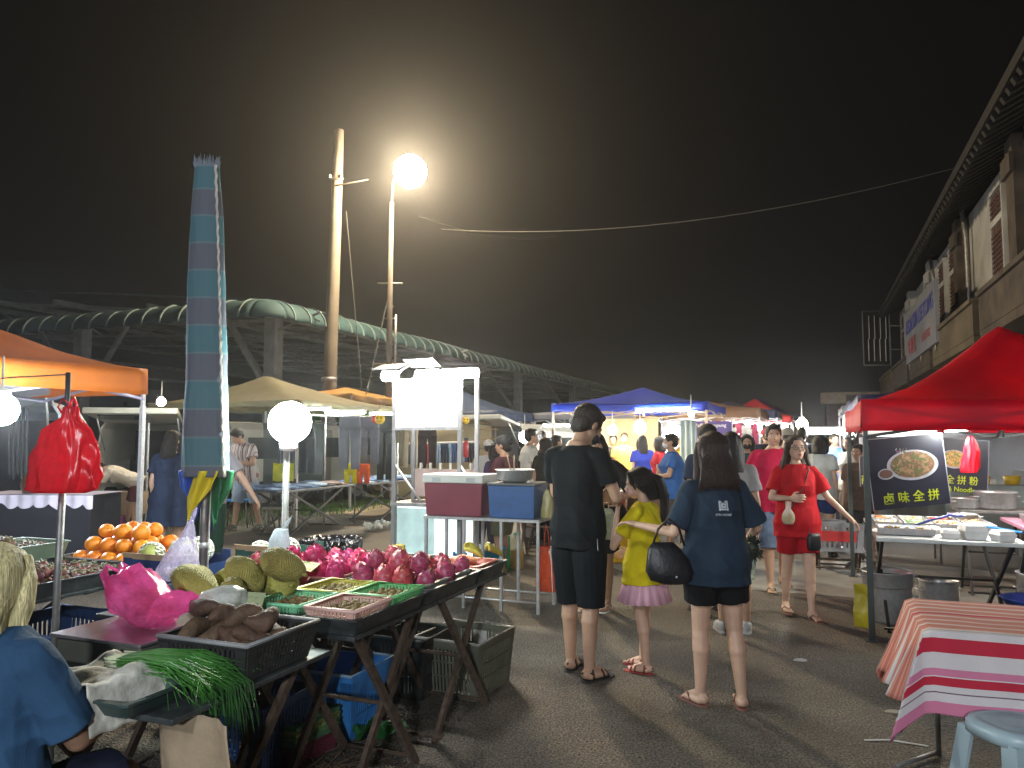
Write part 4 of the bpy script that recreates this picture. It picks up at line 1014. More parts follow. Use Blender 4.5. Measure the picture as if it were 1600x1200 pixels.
for i in range(150):
    a = rn.gauss(0, .2); l = rn.uniform(.2, .34); y = rn.gauss(0, .05); r = .003; dr = rn.uniform(.12, .3)
    b.tube([(-.1, y, .02), (l * .4, y + l * .4 * math.sin(a), .02), (l * .7, y + l * .7 * math.sin(a), -.05 * dr), (l * .85, y + l * math.sin(a), -dr)], [r, r, r, .001], 4, sq=.5)
o = b.obj('chives', M('chive_dark', (.03, .11, .022), .55, 0, .4, 9)); o.location = W(-1.93, 2.06, .77); o.rotation_euler = (0, 0, RZ - R(10)); o.scale = (.62, .62, .62); tag(o, 'second bundle of darker chives drooping beside the yam crate', 'vegetable')
# scale, newspaper, tray, pink bag, white bag
sc_ = thing('weighing_scale', 'flat steel platform scale under the pink plastic bag', 'scale', W(-2.68, 2.1, .742), RZ)
B().bx((0, 0, .0), (.42, .42, .09)).obj('body', M('scale_body', (.10, .10, .08), .5), sc_, bevel=.01)
B().bx((-.02, -.02, .092), (.44, .44, .105)).obj('platform', M('worn_platform', (.36, .34, .36), .28, .7, .2, 9, .1, 50), sc_, bevel=.004)
tray('low dark tray in front under the crumpled newspaper', -2.35, -1.9, 1.72, 2.0, .742, .05, M('dark_green_tray', (.03, .05, .045), .5))
def crumple(name, label, w_, d_, amp, mat, loc, rz, cat, fr=7, hang=None, seed=0, rot=None):
    b = B()
    def fn(u, v):
        x, y = (u - .5) * w_, (v - .5) * d_; z = amp * (nz((x * fr, y * fr, seed)) + .6 * abs(nz((x * fr * 2, y * fr * 2, seed + 5))))
        if hang: e = max(0, u - hang); z -= e * w_ * 1.0; x -= e * w_ * .75
        return (x, y + .02 * nz((x * 9, seed, 1)), z)
    b.grid(fn, 36, 30); o = b.obj(name, mat, None, loc, rz, solid=.0015); return tag(o, label, cat)
crumple('newspaper', 'crumpled newspaper sheet under the chives in front of the scale', .42, .30, .045, M('newsprint', (.40, .38, .32), .85, 0, .25, 18, .2, 40, col2=(.5, .48, .42)), W(-2.12, 1.86, .815), RZ - .1, 'paper', hang=.72, seed=3)
FP = FILM('pink_film', (.80, .16, .42), .38)
b = B(); L = [(-.19, .0, .05, .055), (-.16, .0, .085, .09), (-.10, .01, .10, .105), (-.02, .01, .105, .10), (.06, 0, .10, .085), (.13, -.01, .09, .06), (.19, -.02, .075, .04), (.22, -.02, .08, .03), (.25, -.02, .095, .05)]
rr = []
for i in range(33):
    f = i / 32 * (len(L) - 1); a = int(min(f, len(L) - 2)); k_ = f - a; P_ = [L[a][q] * (1 - k_) + L[a + 1][q] * k_ for q in range(4)]
    rr.append([Vector((P_[0], P_[1] + P_[2] * math.cos(t) * (1 + .14 * nz((P_[0] * 14, math.cos(t) * 3, math.sin(t) * 3), 1, 4)), max(.004, .075 + P_[3] * math.sin(t) * (1 + .25 * nz((P_[0] * 16, math.cos(t) * 4, math.sin(t) * 4), 1, 6)) + .03 * math.sin(f)))) for t in [2 * math.pi * j / 44 for j in range(44)]])
t = thing('plastic_bag', 'bulging bright pink plastic bag lying on the scale', 'plastic bag', W(-2.52, 2.36, .845), RZ - R(14))
b.loft(rr, cap=True); b.obj('bag_body', FP, t)
b = B()
for q in (-1, 1): b.tube([(-.17, q * .05, .10), (-.23, q * .055, .17), (-.26, q * .03, .20), (-.20, q * .01, .18), (-.14, q * .02, .14)], [.02, .02, .012, .018, .02], 8, sq=.35)
b.obj('handle', FP, t)
b = B(); b.ell((0, .0, .075), (.13, .07, .055)); b.ell((.08, .0, .06), (.08, .06, .045)); b.obj('contents', M('red_contents', (.5, .02, .05), .6, 0, .4, 10), t)
bag('plastic_bag', 'crumpled white plastic bag between the pink bag and the yams', [(0, 0, 0, .08, .06), (0, 0, .04, .10, .07), (.01, 0, .08, .08, .055), (.02, 0, .10, .03, .02)], FILM('white_film', (.7, .72, .68), .15), W(-2.36, 2.62, .85), .3, .1, seed=9)
# under the tables
bluep = M('crate_blue', (.035, .19, .50), .5, 0, .2, 10)
p = Vector((-1.0, 4.34)); crate('blue slotted crate with faded red lettering under the dragon fruit table', p.x, p.y, 0, RZ + R(0), .52, .42, .34, bluep, M('crate_blue_rim', (.25, .38, .5), .5), slots=14, text='NO·SEPAH', band=1)
p = Vector((-.72, 4.96)); crate('black slotted crate behind the blue crate', p.x, p.y, 0, RZ, .56, .40, .36, crateblk, M('worn_rim', (.25, .25, .22)), slots=14)
p = Vector((-.98, 5.35)); crate('second black slotted crate at the back under the table', p.x, p.y, 0, RZ, .56, .40, .34, crateblk, MC['worn_rim'], slots=14)
p = Vector((-.30, 4.98)); c_ = crate('grey green slotted crate standing out past the table', p.x, p.y, 0, RZ - R(4), .46, .50, .34, M('crate_olive', (.13, .13, .09), .6, 0, .25, 6), M('crate_olive_rim', (.34, .32, .27), .6), slots=13)
b = B(); b.box((-.02, .240, .25), (.10, .003, .09)); b.obj('stuck_label', paper, c_)
p = W(-2.62, 3.1); crate('dark blue crate under the jackfruit table', p.x, p.y, 0, RZ, .5, .4, .34, M('crate_navy', (.02, .05, .14), .6), slots=12)
p = W(-4.2, 3.3); crate('large navy crate under the mangosteen table', p.x, p.y, 0, RZ, .7, .6, .5, MC['crate_navy'], slots=14)
gcol = [(.16, .03, .05), (.10, .22, .11), (.13, .26, .10), (.30, .32, .10), (.09, .25, .12)]
for i, (c_, nm) in enumerate(zip(gcol, ['dark red basket at the bottom of the small stack', 'green basket second from the bottom of the small stack', 'mid green basket in the middle of the small stack', 'yellow green basket second from the top of the small stack', 'green topmost basket of the small stack on the ground'])):
    p = Vector((-1.08, 3.92)); m_ = M('stack_plastic_%d' % i, c_, .5); crate(nm, p.x, p.y, .006 + i * .028, RZ - R(6) + i * .01, .27, .33, .09, m_, m_, slots=14, name='small_basket', cat='basket', taper=.02)
p = Vector((-.69, 4.08)); crumple('plastic_bag', 'crumpled green plastic bag on the ground by the crossed legs', .26, .2, .12, M('green_film', (.02, .14, .03), .4, trl=.2), (p.x, p.y, .06), .4, 'plastic bag', 8, seed=6)
b = B()
for i in range(60):
    x, y = rn.gauss(0, .22), rn.gauss(0, .13); a = rn.uniform(0, 3); l = rn.uniform(.08, .25); b.tube([(x, y, .008), (x + l * .5 * math.cos(a), y + l * .5 * math.sin(a), rn.uniform(.01, .05)), (x + l * math.cos(a + .4), y + l * math.sin(a + .4), .008)], .0028, 4)
o = b.obj('root_trimmings', M('dry_roots', (.10, .06, .035), .9)); o.location = Vector((-1.0, 3.72, 0)); struct(o, 'stuff'); tag(o, 'dry root and stalk trimmings scattered on the ground by the small basket stack', 'debris')
b = B(); b.grid(lambda u, v: ((u - .5) * .34, .04 * math.sin(u * 7 + v * 3) * (1 - v * .5) + .03 * nz((u * 3, v * 3, 2)), .70 * v + .012 * nz((u * 8, 1, 1)) * v), 20, 20)
o = b.obj('paper_sack', M('brown_sack_paper', (.27, .20, .13), .85, 0, .35, 4, .5, 14), None, W(-1.82, 1.90, .02), RZ - .15, solid=.003); tag(o, 'tall beige paper sack hanging below the near table', 'sack')
crumple('plastic_bag', 'torn pale plastic bag hanging low by the seated seller', .3, .25, .07, FILM('pale_green_film', (.6, .7, .6), .3), W(-2.38, 1.85, .33), .2, 'plastic bag', 9, seed=8, hang=.5)
# clear bag and cyan bag
bag('plastic_bag', 'knotted clear plastic bag of white eggs hanging by the umbrella pole', [(-.05, 0, 0, .08, .06), (-.05, 0, .05, .105, .07), (-.035, 0, .12, .08, .06), (0, 0, .22, .035, .03), (.012, 0, .30, .012, .012)], FILM('clear_film', (.6, .55, .7), .62), at(292, 905, 3.95), 0, .04, seed=3, handles=[[(.012, 0, .29), (.02, 0, .34), (.03, .02, .36), (.02, .03, .33), (.012, 0, .29)]])
for i in range(4):
    q = B().ell((0, 0, 0), (.022, .022, .028)).obj('egg', M('egg_shell', (.55, .5, .45), .5)); q.location = at(292, 905, 3.95) + Vector((-.10 + .035 * i, 0, .035)); tag(q, 'pale egg in the knotted clear bag', 'egg', 'eggs in the clear bag')
crumple('plastic_bag', 'crumpled cyan plastic bag beside the mangosteen tray', .2, .16, .07, M('cyan_film', (.02, .35, .45), .35, trl=.3), W(-4.15, 2.36, .79), .2, 'plastic bag', 9, seed=4)
bag('plastic_bag', 'white plastic carrier hanging on the round lamp pole', [(0, 0, 0, .055, .035), (0, 0, .05, .065, .04), (.0, 0, .14, .055, .035), (.01, 0, .2, .035, .02)], FILM('milky_film', (.6, .7, .75), .25), at(436, 882, 4.35), 0, .05, seed=7, handles=[[(.02, 0, .19), (.04, 0, .24), (.06, .02, .27), (.04, .01, .22), (.0, 0, .19)]])
# cartons
def carton(label, v0, v1, s0, s1, z, h, mat, txt=None):
    t = thing('fruit_carton', label, 'box', W(v0, s0, z), RZ); w_, d_ = v1 - v0, s1 - s0; b = B(); k = .006
    b.bx((0, 0, 0), (w_, d_, .01)); b.bx((0, 0, .01), (k, d_, h * .8)); b.bx((w_ - k, 0, .01), (w_, d_, h * .8)); b.bx((k, 0, .01), (w_ - k, k, h)); b.bx((k, d_ - k, .01), (w_ - k, d_, h))
    for x in (k, w_ - k - .07):
        for y in (0, d_ - k): b.bx((x, y, h + .0005), (x + .07, y + k, h + .03))
    b.obj('box', mat, t)
    b = B(); b.box((w_ / 2, k + .004, h * .92), (w_ - .02, .003, .11), 0, rx=.4); b.obj('flap', card, t)
    if txt:
        for s_, x, sz, z_ in txt: textmesh(s_, sz, M('print_grey', (.30, .31, .33)), 'lettering', t, Matrix.Translation((x, -.002, z_)) @ Matrix.Rotation(math.pi / 2, 4, 'X'), ext=.001, bold=.001)
    return t
navyc = M('navy_card', (.015, .035, .12), .6, 0, .2, 8); greenc = M('dark_green_card', (.02, .07, .06), .6, 0, .2, 8)
carton('navy blue fruit carton with size print left of the umbrella pole', -3.80, -3.32, 3.38, 3.75, .705, .17, navyc, [('MDM. 50', .22, .045, .11), ('▣', .08, .05, .05)])
carton('dark green fruit carton right of the umbrella pole', -3.22, -2.82, 3.66, 4.0, .735, .18, greenc, [('10', .09, .05, .1), ('GUAVA', .29, .03, .145)])
netm = M('white_foam_net', (.62, .60, .55), .8, 0, .1, 5); guav = M('guava_skin', (.38, .42, .12), .5, 0, .2, 10, rnd=.1)
def netfruit(label, v, s_, z, r=.075, rz=0.):
    t = thing('netted_guava', label, 'fruit', W(v, s_, z), rz)
    B().ell((0, 0, 0), (r * .93, r * .93, r), n=20, k=14).obj('guava', guav, t)
    b = B()
    for q in (-1, 1):
        for i in range(13):
            pts = []
            for j in range(13):
                f = j / 12; ph = -1.2 + 2.1 * f; a = i * 2 * math.pi / 13 + q * f * 1.5; pts.append(Vector((r * 1.02 * math.cos(ph) * math.cos(a), r * 1.02 * math.cos(ph) * math.sin(a), r * 1.05 * math.sin(ph))))
            b.tube(pts, .0055, 5, cap=False)
    b.obj('foam_net', netm, t); t.rotation_euler = (R(60), 0, rz); return t
for i, (v, s_, lb) in enumerate([(-3.70, 3.5, 'at the left end of the navy carton'), (-3.56, 3.6, 'second in the navy carton'), (-3.44, 3.5, 'nearest the pole in the navy carton'), (-3.5, 3.68, 'at the back of the navy carton'), (-3.13, 3.78, 'at the left of the dark green carton'), (-2.98, 3.84, 'in the middle of the dark green carton'), (-2.9, 3.74, 'at the right end of the dark green carton')]):
    netfruit('pale guava in white foam net ' + lb, v, s_, .88 + .02 * (i % 2), .075, i * 1.1)

# ---- closed parasol wrapped in a cloth
pb = at(318, 870, 4.3); px_, py_ = pb.x, pb.y
um = thing('closed_parasol', 'tall closed market parasol wrapped in a teal and grey banded cloth', 'parasol', (px_, py_, 0), 0)
B().tube([(.0, 0, 0), (0, 0, 1.05), (0, 0, 2.2)], .024, 14).obj('pole', dsteel, um)
z0c, z1c = 1.365, 3.15
b = B(); n, kk = 64, 110; rr = []
cw = [(0, .132), (.1, .128), (.3, .115), (.5, .108), (.7, .10), (.85, .088), (1, .068)]
for i in range(kk + 1):
    f = i / kk; z = z0c + (z1c - z0c) * f
    for a_, c_ in zip(cw, cw[1:]):
        if f <= c_[0]: r = a_[1] + (c_[1] - a_[1]) * (f - a_[0]) / (c_[0] - a_[0]); break
    q = []
    for j in range(n):
        t = 2 * math.pi * j / n; e = 1 + .05 * nz((math.cos(t) * 2, math.sin(t) * 2, z * 3)) + .045 * nz((math.cos(t) * 5, math.sin(t) * 5, z * 6), 1, 4)
        q.append(Vector((r * e * math.cos(t) - .045 * f, r * .62 * e * math.sin(t), z)))
    rr.append(q)
b.loft(rr, cap=False)
def bands():
    N_ = 11; st = []; A_, C_ = (.065, .155, .185), (.105, .115, .145); ln = (.12, .18, .20)
    out = []
    for i in range(2): f = i / 2; out += [(f, ln), (f + .035, A_ if i % 2 else C_)]
    return out
clo = STRIPE('banded_cloth', bands(), 2, .75, 1 / (2 * (z1c - z0c) / 11.3), trl=.18)
b.obj('cloth_cover', clo, um, solid=.004)
b = B()
for i in range(70):
    t = 2 * math.pi * i / 70; r = .068; l = random.uniform(.03, .07); b.tube([(r * math.cos(t) - .045, r * .62 * math.sin(t), z1c - .01), (r * 1.05 * math.cos(t) - .045 + random.uniform(-.01, .01), r * .65 * math.sin(t), z1c + l)], [.004, .001], 4)
b.obj('top_fringe', M('cloth_fringe', (.13, .16, .2)), um)
b = B(); pts = []
for i in range(90):
    f = i / 89; z = z0c + (z1c - z0c) * f; r = .128 - .062 * f; pts.append((r * math.cos(-.42) * 1.05 - .045 * f + .003 * math.sin(i * 1.7), r * .70 * math.sin(-.42) - .012, z))
b.tube(pts, [.006 + .003 * abs(math.sin(i * 2.1)) for i in range(90)], 5); b.obj('frayed_seam', M('frayed_edge', (.5, .44, .38), .9, bump=.5, bsc=200), um)
cols = [('blue_panel', (.03, .09, .42), -.075, -.02, 1.16), ('red_panel', (.45, .02, .03), -.10, .03, 1.25), ('green_panel', (.02, .16, .06), .085, .01, 1.12), ('navy_panel', (.01, .02, .08), -.02, .05, 1.0), ('yellow_panel', (.70, .56, .02), .035, -.075, 1.12)]
for nm, c_, dx, dy, zb in cols:
    b = B()
    def fn(u, v, dx=dx, dy=dy, zb=zb):
        w_ = .07 * min(1, .12 + v * 1.6); z = zb + (1.40 - zb) * v
        return (dx * (.7 + .3 * v) + (u - .5) * 2 * w_ - (.085 * (1 - v) if nm == 'yellow_panel' else 0), dy + .022 * math.sin(u * 9 + dx * 40) * (.4 + v) + .012 * nz((u * 4, v * 5, dx * 9)), z + .10 * (u - .5) * (1 - v) * (1 if dx > 0 else -1))
    b.grid(fn, 12, 18); b.obj('canopy_panel', M(nm, c_, .35, 0, .1, 3, .1, 20, trl=.25), um, solid=.003)
B().lathe([(.026, 0), (.026, .03)], (0, 0, .97), 14).obj('tape_band', whitep, um)
b = B(); b.tube([(.035, -.01, 1.3), (.03, -.01, .9), (.028, -.01, .4)], .003, 5); b.obj('cord', paper, um)
B().lathe([(.2, 0), (.2, .06), (.05, .08), (.03, .25)], (0, 0, 0), 20).obj('base', M('concrete_base', (.2, .2, .19)), um)
# ---- left post with red bag
q0 = at(88, 945, 3.75); q1 = at(107, 582, 3.75)
lp = thing('steel_post', 'thin steel post with a wire arm at the left stall', 'pole', (q0.x, q0.y, 0), 0)
B().tube([(0, 0, 0), (0, 0, .9), (q1.x - q0.x, 0, q1.z - .32)], .017, 12).obj('post', dsteel, lp)
B().tube([(q1.x - q0.x, 0, q1.z - .33), (q1.x - q0.x, 0, q1.z)], .012, 10).obj('upper_post', M('dark_post', (.05, .05, .055), .5, .5), lp)
B().tube([(q1.x - q0.x, 0, q1.z - .01), (q1.x - q0.x - .3, .05, q1.z - .02), (q1.x - q0.x - .8, .1, q1.z - .05)], .004, 5).obj('wire_arm', dsteel, lp)
c0 = at(100, 770, 3.66)
redf = FILM('red_film', (.62, .012, .03), .10, .25)
hgt = at(100, 640, 3.66).z - c0.z
bag('plastic_bag', 'large empty red plastic bag hanging from the steel post', [(-.01, 0, .0, .10, .03), (-.005, 0, .015, .145, .045), (.0, 0, .08, .150, .05), (.005, 0, .2, .125, .045), (.01, 0, .30, .10, .04), (.02, 0, .36, .035, .03), (.02, 0, .41, .03, .02), (.022, 0, hgt + .015, .012, .01)], redf, (c0.x, c0.y - .01, c0.z), 0, .16, seed=2., n=34, handles=[[(-.01, 0, .37), (-.035, -.01, .41), (-.02, 0, .45), (.0, .02, .43), (.01, 0, .38)], [(.02, 0, .38), (.055, -.01, .42), (.035, .0, .46), (.02, 0, .43), (.02, 0, .38)]])
# ---- round lamp on pole
gl = at(453, 660, 4.45)
rl = thing('round_lamp', 'glowing white round lamp swollen with glare on a slim pole behind the fruit table', 'lamp', (gx(449, 4.45), 4.45, 0))
B().tube([(0, 0, 0), (0, 0, gl.z - .10)], .018, 12).obj('pole', dsteel, rl)
B().lathe([(.02, 0), (.05, .01), (.05, .05), (.03, .06)], (0.01, 0, gl.z - .17), 14).obj('socket', whitep, rl)
B().ell((gl.x - gx(449, 4.45), 0, gl.z), .122, n=28, k=20).obj('glare_globe', EM('round_lamp_glow', (.86, 1., .93), 210), rl)  # sphere widened to take in the glare around the bulb
# ---- trash bin
p = at(517, 850, 7.1)
bn = thing('rubbish_bin', 'grey plastic bin lined with a wrinkled black bag', 'bin', (p.x, 7.1, 0), 0)
B().lathe([(.20, 0), (.26, .55), (.27, .56), (.25, .56), (.24, .5)], (0, 0, 0), 28).obj('bin', M('lilac_grey_plastic', (.28, .28, .34), .5), bn)
b = B(); b.rings([(0, 0, .44, .275, .275), (0, 0, .52, .285, .285), (0, 0, .60, .28, .28), (.0, 0, .66, .27, .27), (0, 0, .62, .245, .245), (0, 0, .45, .2, .2)], n=80, cap=False, fn=lambda i, t: 1 + .10 * nz((math.cos(t) * 5, math.sin(t) * 5, i * .9), 1, 3) + .03 * math.sin(t * 23 + i))
o = b.obj('bin_liner', M('black_liner', (.012, .012, .014), .22, 0, .3, 20, .5, 25), bn, solid=.002)
# ================================================================ LIGHTS THAT HANG IN THE STALLS
def tubelamp(label, p, L, rz, mat=None, r=.018):
    t = thing('tube_lamp', label, 'lamp', p, rz)
    B().tube([(-L / 2, 0, 0), (L / 2, 0, 0)], r, 8).obj('tube', mat or tubeW, t)
    b = B(); b.bx((-L / 2 - .03, -.03, r + .004), (L / 2 + .03, .03, r + .035)); b.bx((-L / 2 - .03, -.02, -.02), (-L / 2 - .004, .02, r)); b.bx((L / 2 + .004, -.02, -.02), (L / 2 + .03, .02, r)); b.obj('fitting', whitep, t); return t
def bulb(label, p, r, mat, name='bulb_lamp'):
    t = thing(name, label, 'lamp', p, 0); B().ell((0, 0, 0), r, n=16, k=12).obj('bulb', mat, t); B().lathe([(r * .5, r * .7), (r * .5, r * 1.3), (.012, r * 1.4), (.006, r * 1.4 + .25)], (0, 0, 0), 10).obj('socket', whitep, t); return t
coolE = EM('cool_bulb', (.85, .95, 1.), 320); warmE = EM('warm_bulb', (1., .80, .52), 140); hotW = EM('white_bulb', (1., .98, .95), 320)
bulb('dazzling bluish white bulb at the left edge under the orange tent', at(2, 640, 6.0), .125, EM('left_bulb', (.80, .90, 1.), 520))
for i, (px, py, D, L, rz, lb) in enumerate([(492, 639, 13.6, .5, 0, 'short tube lamp at the left under the olive canopy'), (540, 645, 13.9, .75, R(-12), 'long tube lamp slanting under the olive canopy'), (602, 647, 15.6, .6, 0, 'tube lamp between the olive and yellow canopies')]):
    tubelamp(lb, at(px, py, D), L, rz)
tubelamp('tube lamp at the front hem of the vivid blue tent', at(1036, 641, 12.9), .9, RZ)
bulb('small warm bulb at the right corner of the vivid blue tent', at(1080, 647, 12.6), .05, warmE)
bulb('big warm bulb hanging inside the vivid blue tent', at(1000, 668, 14.6), .12, EM('tent_bulb', (1., .74, .42), 380))
bulb('warm bulb at the left inside the vivid blue tent', at(957, 672, 14.9), .09, EM('tent_bulb2', (1., .78, .5), 330))
tubelamp('tube lamp over the food trays under the red tent', W(vr + .8, sr + .9, 1.66), 1.1, RZ + R(90), EM('food_tube', (.95, 1., .92), 420), .02)
tubelamp('second tube lamp farther inside the red tent', W(vr + 2.0, sr + 2.0, 1.75), 1.1, RZ, EM('food_tube2', (.95, 1., .94), 160), .02)
tubelamp('tube lamp over the white food counter under the dark blue tent', at(1300, 672, 12.6), 1.0, RZ, EM('counter_tube', (.95, .97, 1.), 320), .03)
tubelamp('second tube lamp at the back of the white food counter', at(1310, 676, 14.2), 1.0, RZ, EM('counter_tube', (.95, .97, 1.), 320), .03)
bulb('warm lantern bulb at the left corner of the dark blue tent', at(1253, 663, 13.4), .10, EM('lantern', (1., .66, .30), 90))
bulb('cool bulb beside the white shirt man under the faded blue tent', at(820, 683, 13.2), .10, coolE)
tubelamp('tube lamp behind the green shirt person', at(878, 665, 16), .8, RZ)
rn = random.Random(31)
far = [(1171, 661, 24, .13, hotW), (1152, 674, 21, .10, hotW), (1128, 668, 20, .10, coolE), (1100, 676, 22, .09, hotW), (1186, 668, 30, .12, hotW), (1213, 669, 28, .10, coolE), (1200, 661, 26, .08, warmE), (1140, 694, 19, .08, hotW), (1118, 690, 18, .07, hotW), (1060, 673, 18, .10, hotW), (1043, 680, 19, .09, coolE), (1226, 666, 34, .14, hotW), (1190, 679, 27, .08, warmE), (1013, 682, 20, .10, hotW)]
ln = ['white bulb below the small red canopy', 'white bulb just left of the small red canopy', 'cool bulb over the crowd beside the brown canopy', 'white bulb under the brown canopy', 'bright white bulb deep in the lane', 'cool bulb farthest along the lane', 'small warm bulb above the far crowd', 'low white bulb behind the masked person', 'small low bulb by the purple banner', 'white bulb beyond the blue shirt seller', 'cool bulb near the bright green canopy', 'largest white bulb at the very end of the lane', 'small warm bulb between the far stalls', 'white bulb behind the orange boxes']
for (px, py, D, r, m), lb in zip(far, ln): bulb(lb, at(px, py, D), r, m)
# street light behind the photographer, the one that lights the fronts of things
L_ = bpy.data.lights.new('street_light_behind', 'POINT'); L_.energy = 2000; L_.shadow_soft_size = .35; L_.color = (.86, .92, 1.)
lo = bpy.data.objects.new('street_light_behind', L_); lo.location = (-3.5, -6.5, 6.2); COL.objects.link(lo)
L2 = bpy.data.lights.new('unseen_fill_behind', 'POINT'); L2.energy = 680; L2.shadow_soft_size = .15; L2.color = (.85, .93, 1.)  # added low fill, unseen, brightens the crates under the tables
lo2 = bpy.data.objects.new('unseen_fill_behind', L2); lo2.location = (-.5, -2.4, 2.3); COL.objects.link(lo2)

# ================================================================ FOOD CART WITH LIT PANEL
ct = thing('food_cart', 'steel food cart with a blazing white lit panel and lit glass case', 'food cart', (-1.235, 8.0, 0), RZ)
b = B()
CW, CD = .76, .42
for x in (0, CW):
    for y in (0, CD): q = B(); q.bx((x - .02, y - .02, 0), (x + .02, y + .02, 2.26)); q.obj('post', M('cart_post', (.2, .2, .2), .6), ct)
B().bx((-.03, -.03, .88), (CW + .03, CD + .03, .915)).obj('counter', dsteel, ct, bevel=.004)
B().bx((.03, .03, .24), (CW - .03, CD - .03, .26)).obj('shelf', dsteel, ct)
q = B(); q.bx((.022, .03, .262), (.03, CD - .03, .87)); q.bx((.03, CD - .04, .262), (CW - .03, CD - .03, .87)); q.obj('lit_case', EM('lit_case', (.80, 1., .97), 1.1), ct)
q = B(); q.bx((.04, .0, .27), (CW * .62, .006, .86)); q.obj('glass', M('frosted_glass', (.7, .85, .83), .35, trm=.55), ct)
q = B(); q.bx((.02, -.012, 1.70), (CW - .02, .012, 2.2)); q.obj('lightbox', EM('lightbox_glow', (1., .99, .94), 3.2), ct)
q = B(); q.bx((-.02, -.022, 1.665), (CW + .02, .022, 1.698)); q.bx((CW / 2 - .004, -.018, 1.7), (CW / 2 + .004, -.0125, 2.2)); q.obj('lightbox_frame', dsteel, ct)
for x0, x1 in ((-.1, .06), (.3, .55), (.6, .98)):
    q = B(); q.tube([(x0, -.07, 2.235), (x1, -.07, 2.235)], .05, 12); q.obj('tube', EM('cart_tube', (1., .97, .90), 300), ct)
q = B(); q.box((-.02, -.08, 2.33), (.3, .22, .01), 0, rx=.3); q.box((.35, -.06, 2.36), (.34, .2, .01), 0, rx=-.35); q.tube([(0, -.02, 2.2), (.12, -.06, 2.3), (.28, -.06, 2.38), (.5, -.04, 2.36)], .012, 5); q.obj('lamp_shade', M('alu_sheet', (.5, .5, .5), .35, .8), ct)
q = B(); q.tube([(0, 0, 1.32), (.32, -.0, .93)], .014, 6); q.obj('brace', steel, ct)
q = B(); q.tube([(CW, 0, 1.32), (CW + .2, 0, 1.0)], .014, 6); q.obj('brace', steel, ct)
q = B(); q.bx((.02, CD - .01, .95), (CW, CD + .005, 1.25)); q.obj('back_board', M('pinkish_board', (.45, .33, .29), .7), ct)
for i in range(6):
    q = B(); q.box((.1 + i * .12, CD - .02, 1.28), (.018, .03, .07)); q.obj('clip', paper, ct)
for i, (x, y, r, h_, m, lb) in enumerate([(.25, .2, .1, .09, blackp, 'dark pot on the lit shelf of the food cart'), (.52, .2, .07, .07, whitep, 'small white bowl on the lit shelf of the food cart'), (.6, .35, .08, .12, M('tub_blue', (.02, .2, .5)), 'small blue tub on the lit shelf of the food cart')]):
    p = ct.matrix_basis @ Vector((x, y, .262)); o = B().lathe([(r * .7, 0), (r, h_), (r * .95, h_), (r * .65, .008)], n=18).obj('pot', m, None, p); tag(o, lb, 'pot')
# bench with coolers
bx0 = Vector((-.85, 7.36, 0))
bt = thing('steel_bench', 'thin legged steel bench carrying the red and blue cool boxes', 'table', bx0, RZ)
B().bx((0, 0, .815), (1.18, .48, .84)).obj('benchtop', steel, bt)
for x in (.02, .42, .80, 1.16):
    for y in (.02, .46): q = B(); q.bx((x - .013, y - .013, 0), (x + .013, y + .013, .814)); q.obj('leg', steel, bt)
q = B(); q.tube([(.02, .02, .1), (1.16, .02, .1)], .011, 6); q.tube([(.02, .46, .1), (1.16, .46, .1)], .011, 6); q.tube([(.02, .02, .3), (.02, .46, .3)], .01, 6); q.obj('rail', steel, bt)
def local(o, x, y, z): return Matrix.Translation(o.location) @ Matrix.Rotation(o.rotation_euler.z, 4, 'Z') @ Vector((x, y, z))
cb = thing('cool_box', 'large maroon cool box with a grey white lid', 'cool box', local(bt, -.02, .03, .842), RZ)
q = B(); q.loft([[(x, y, z) for x, y in ((.02 - k, .02 - k), (.60 + k, .02 - k), (.60 + k, .36 + k), (.02 - k, .36 + k))] for z, k in ((0, 0), (.31, .018))], sm=False); q.obj('box', M('maroon_plastic', (.17, .035, .05), .42, 0, .08, 5), cb, bevel=.015)
B().bx((-.01, -.01, .312), (.63, .39, .395)).obj('lid', M('lid_grey', (.52, .52, .47), .4, 0, .06, 4), cb, bevel=.012)
for x in (.10, .46): q = B(); q.bx((x, -.014, .325), (x + .09, -.0105, .365)); q.obj('latch', M('latch_grey', (.35, .36, .35)), cb, bevel=.001)
cb2 = thing('cool_box', 'dark blue insulated box under the steel mixing bowl', 'cool box', local(bt, .66, .03, .842), RZ)
q = B(); q.loft([[(x, y, z) for x, y in ((.01 - k, .01 - k), (.45 + k, .01 - k), (.45 + k, .36 + k), (.01 - k, .36 + k))] for z, k in ((0, 0), (.30, .012))], sm=False); q.obj('box', M('deep_blue_plastic', (.02, .07, .20), .5, 0, .15, 12, .15, 90), cb2, bevel=.01)
B().bx((-.01, -.01, .302), (.47, .38, .325)).obj('lid', M('dark_lid', (.09, .09, .085), .5), cb2, bevel=.006)
o = tag(B().lathe([(.10, 0), (.165, .03), (.175, .11), (.19, .115), (.185, .12), (.165, .11), (.15, .035), (.0, .02)], n=32).obj('mixing_bowl', steel, None, local(cb2, .2, .18, .327)), 'shiny steel mixing bowl on top of the blue insulated box', 'bowl')
for i, a in enumerate((.2, .28)):
    o = B().tube([(0, 0, 0), (.05 * (i + .3) - .06, .02, .2)], .005, 6).obj('chopstick', wood, None, local(cb2, .17 + .02 * i, .18, .38)); tag(o, ['left long cooking chopstick standing in the mixing bowl', 'right long cooking chopstick standing in the mixing bowl'][i], 'chopstick')
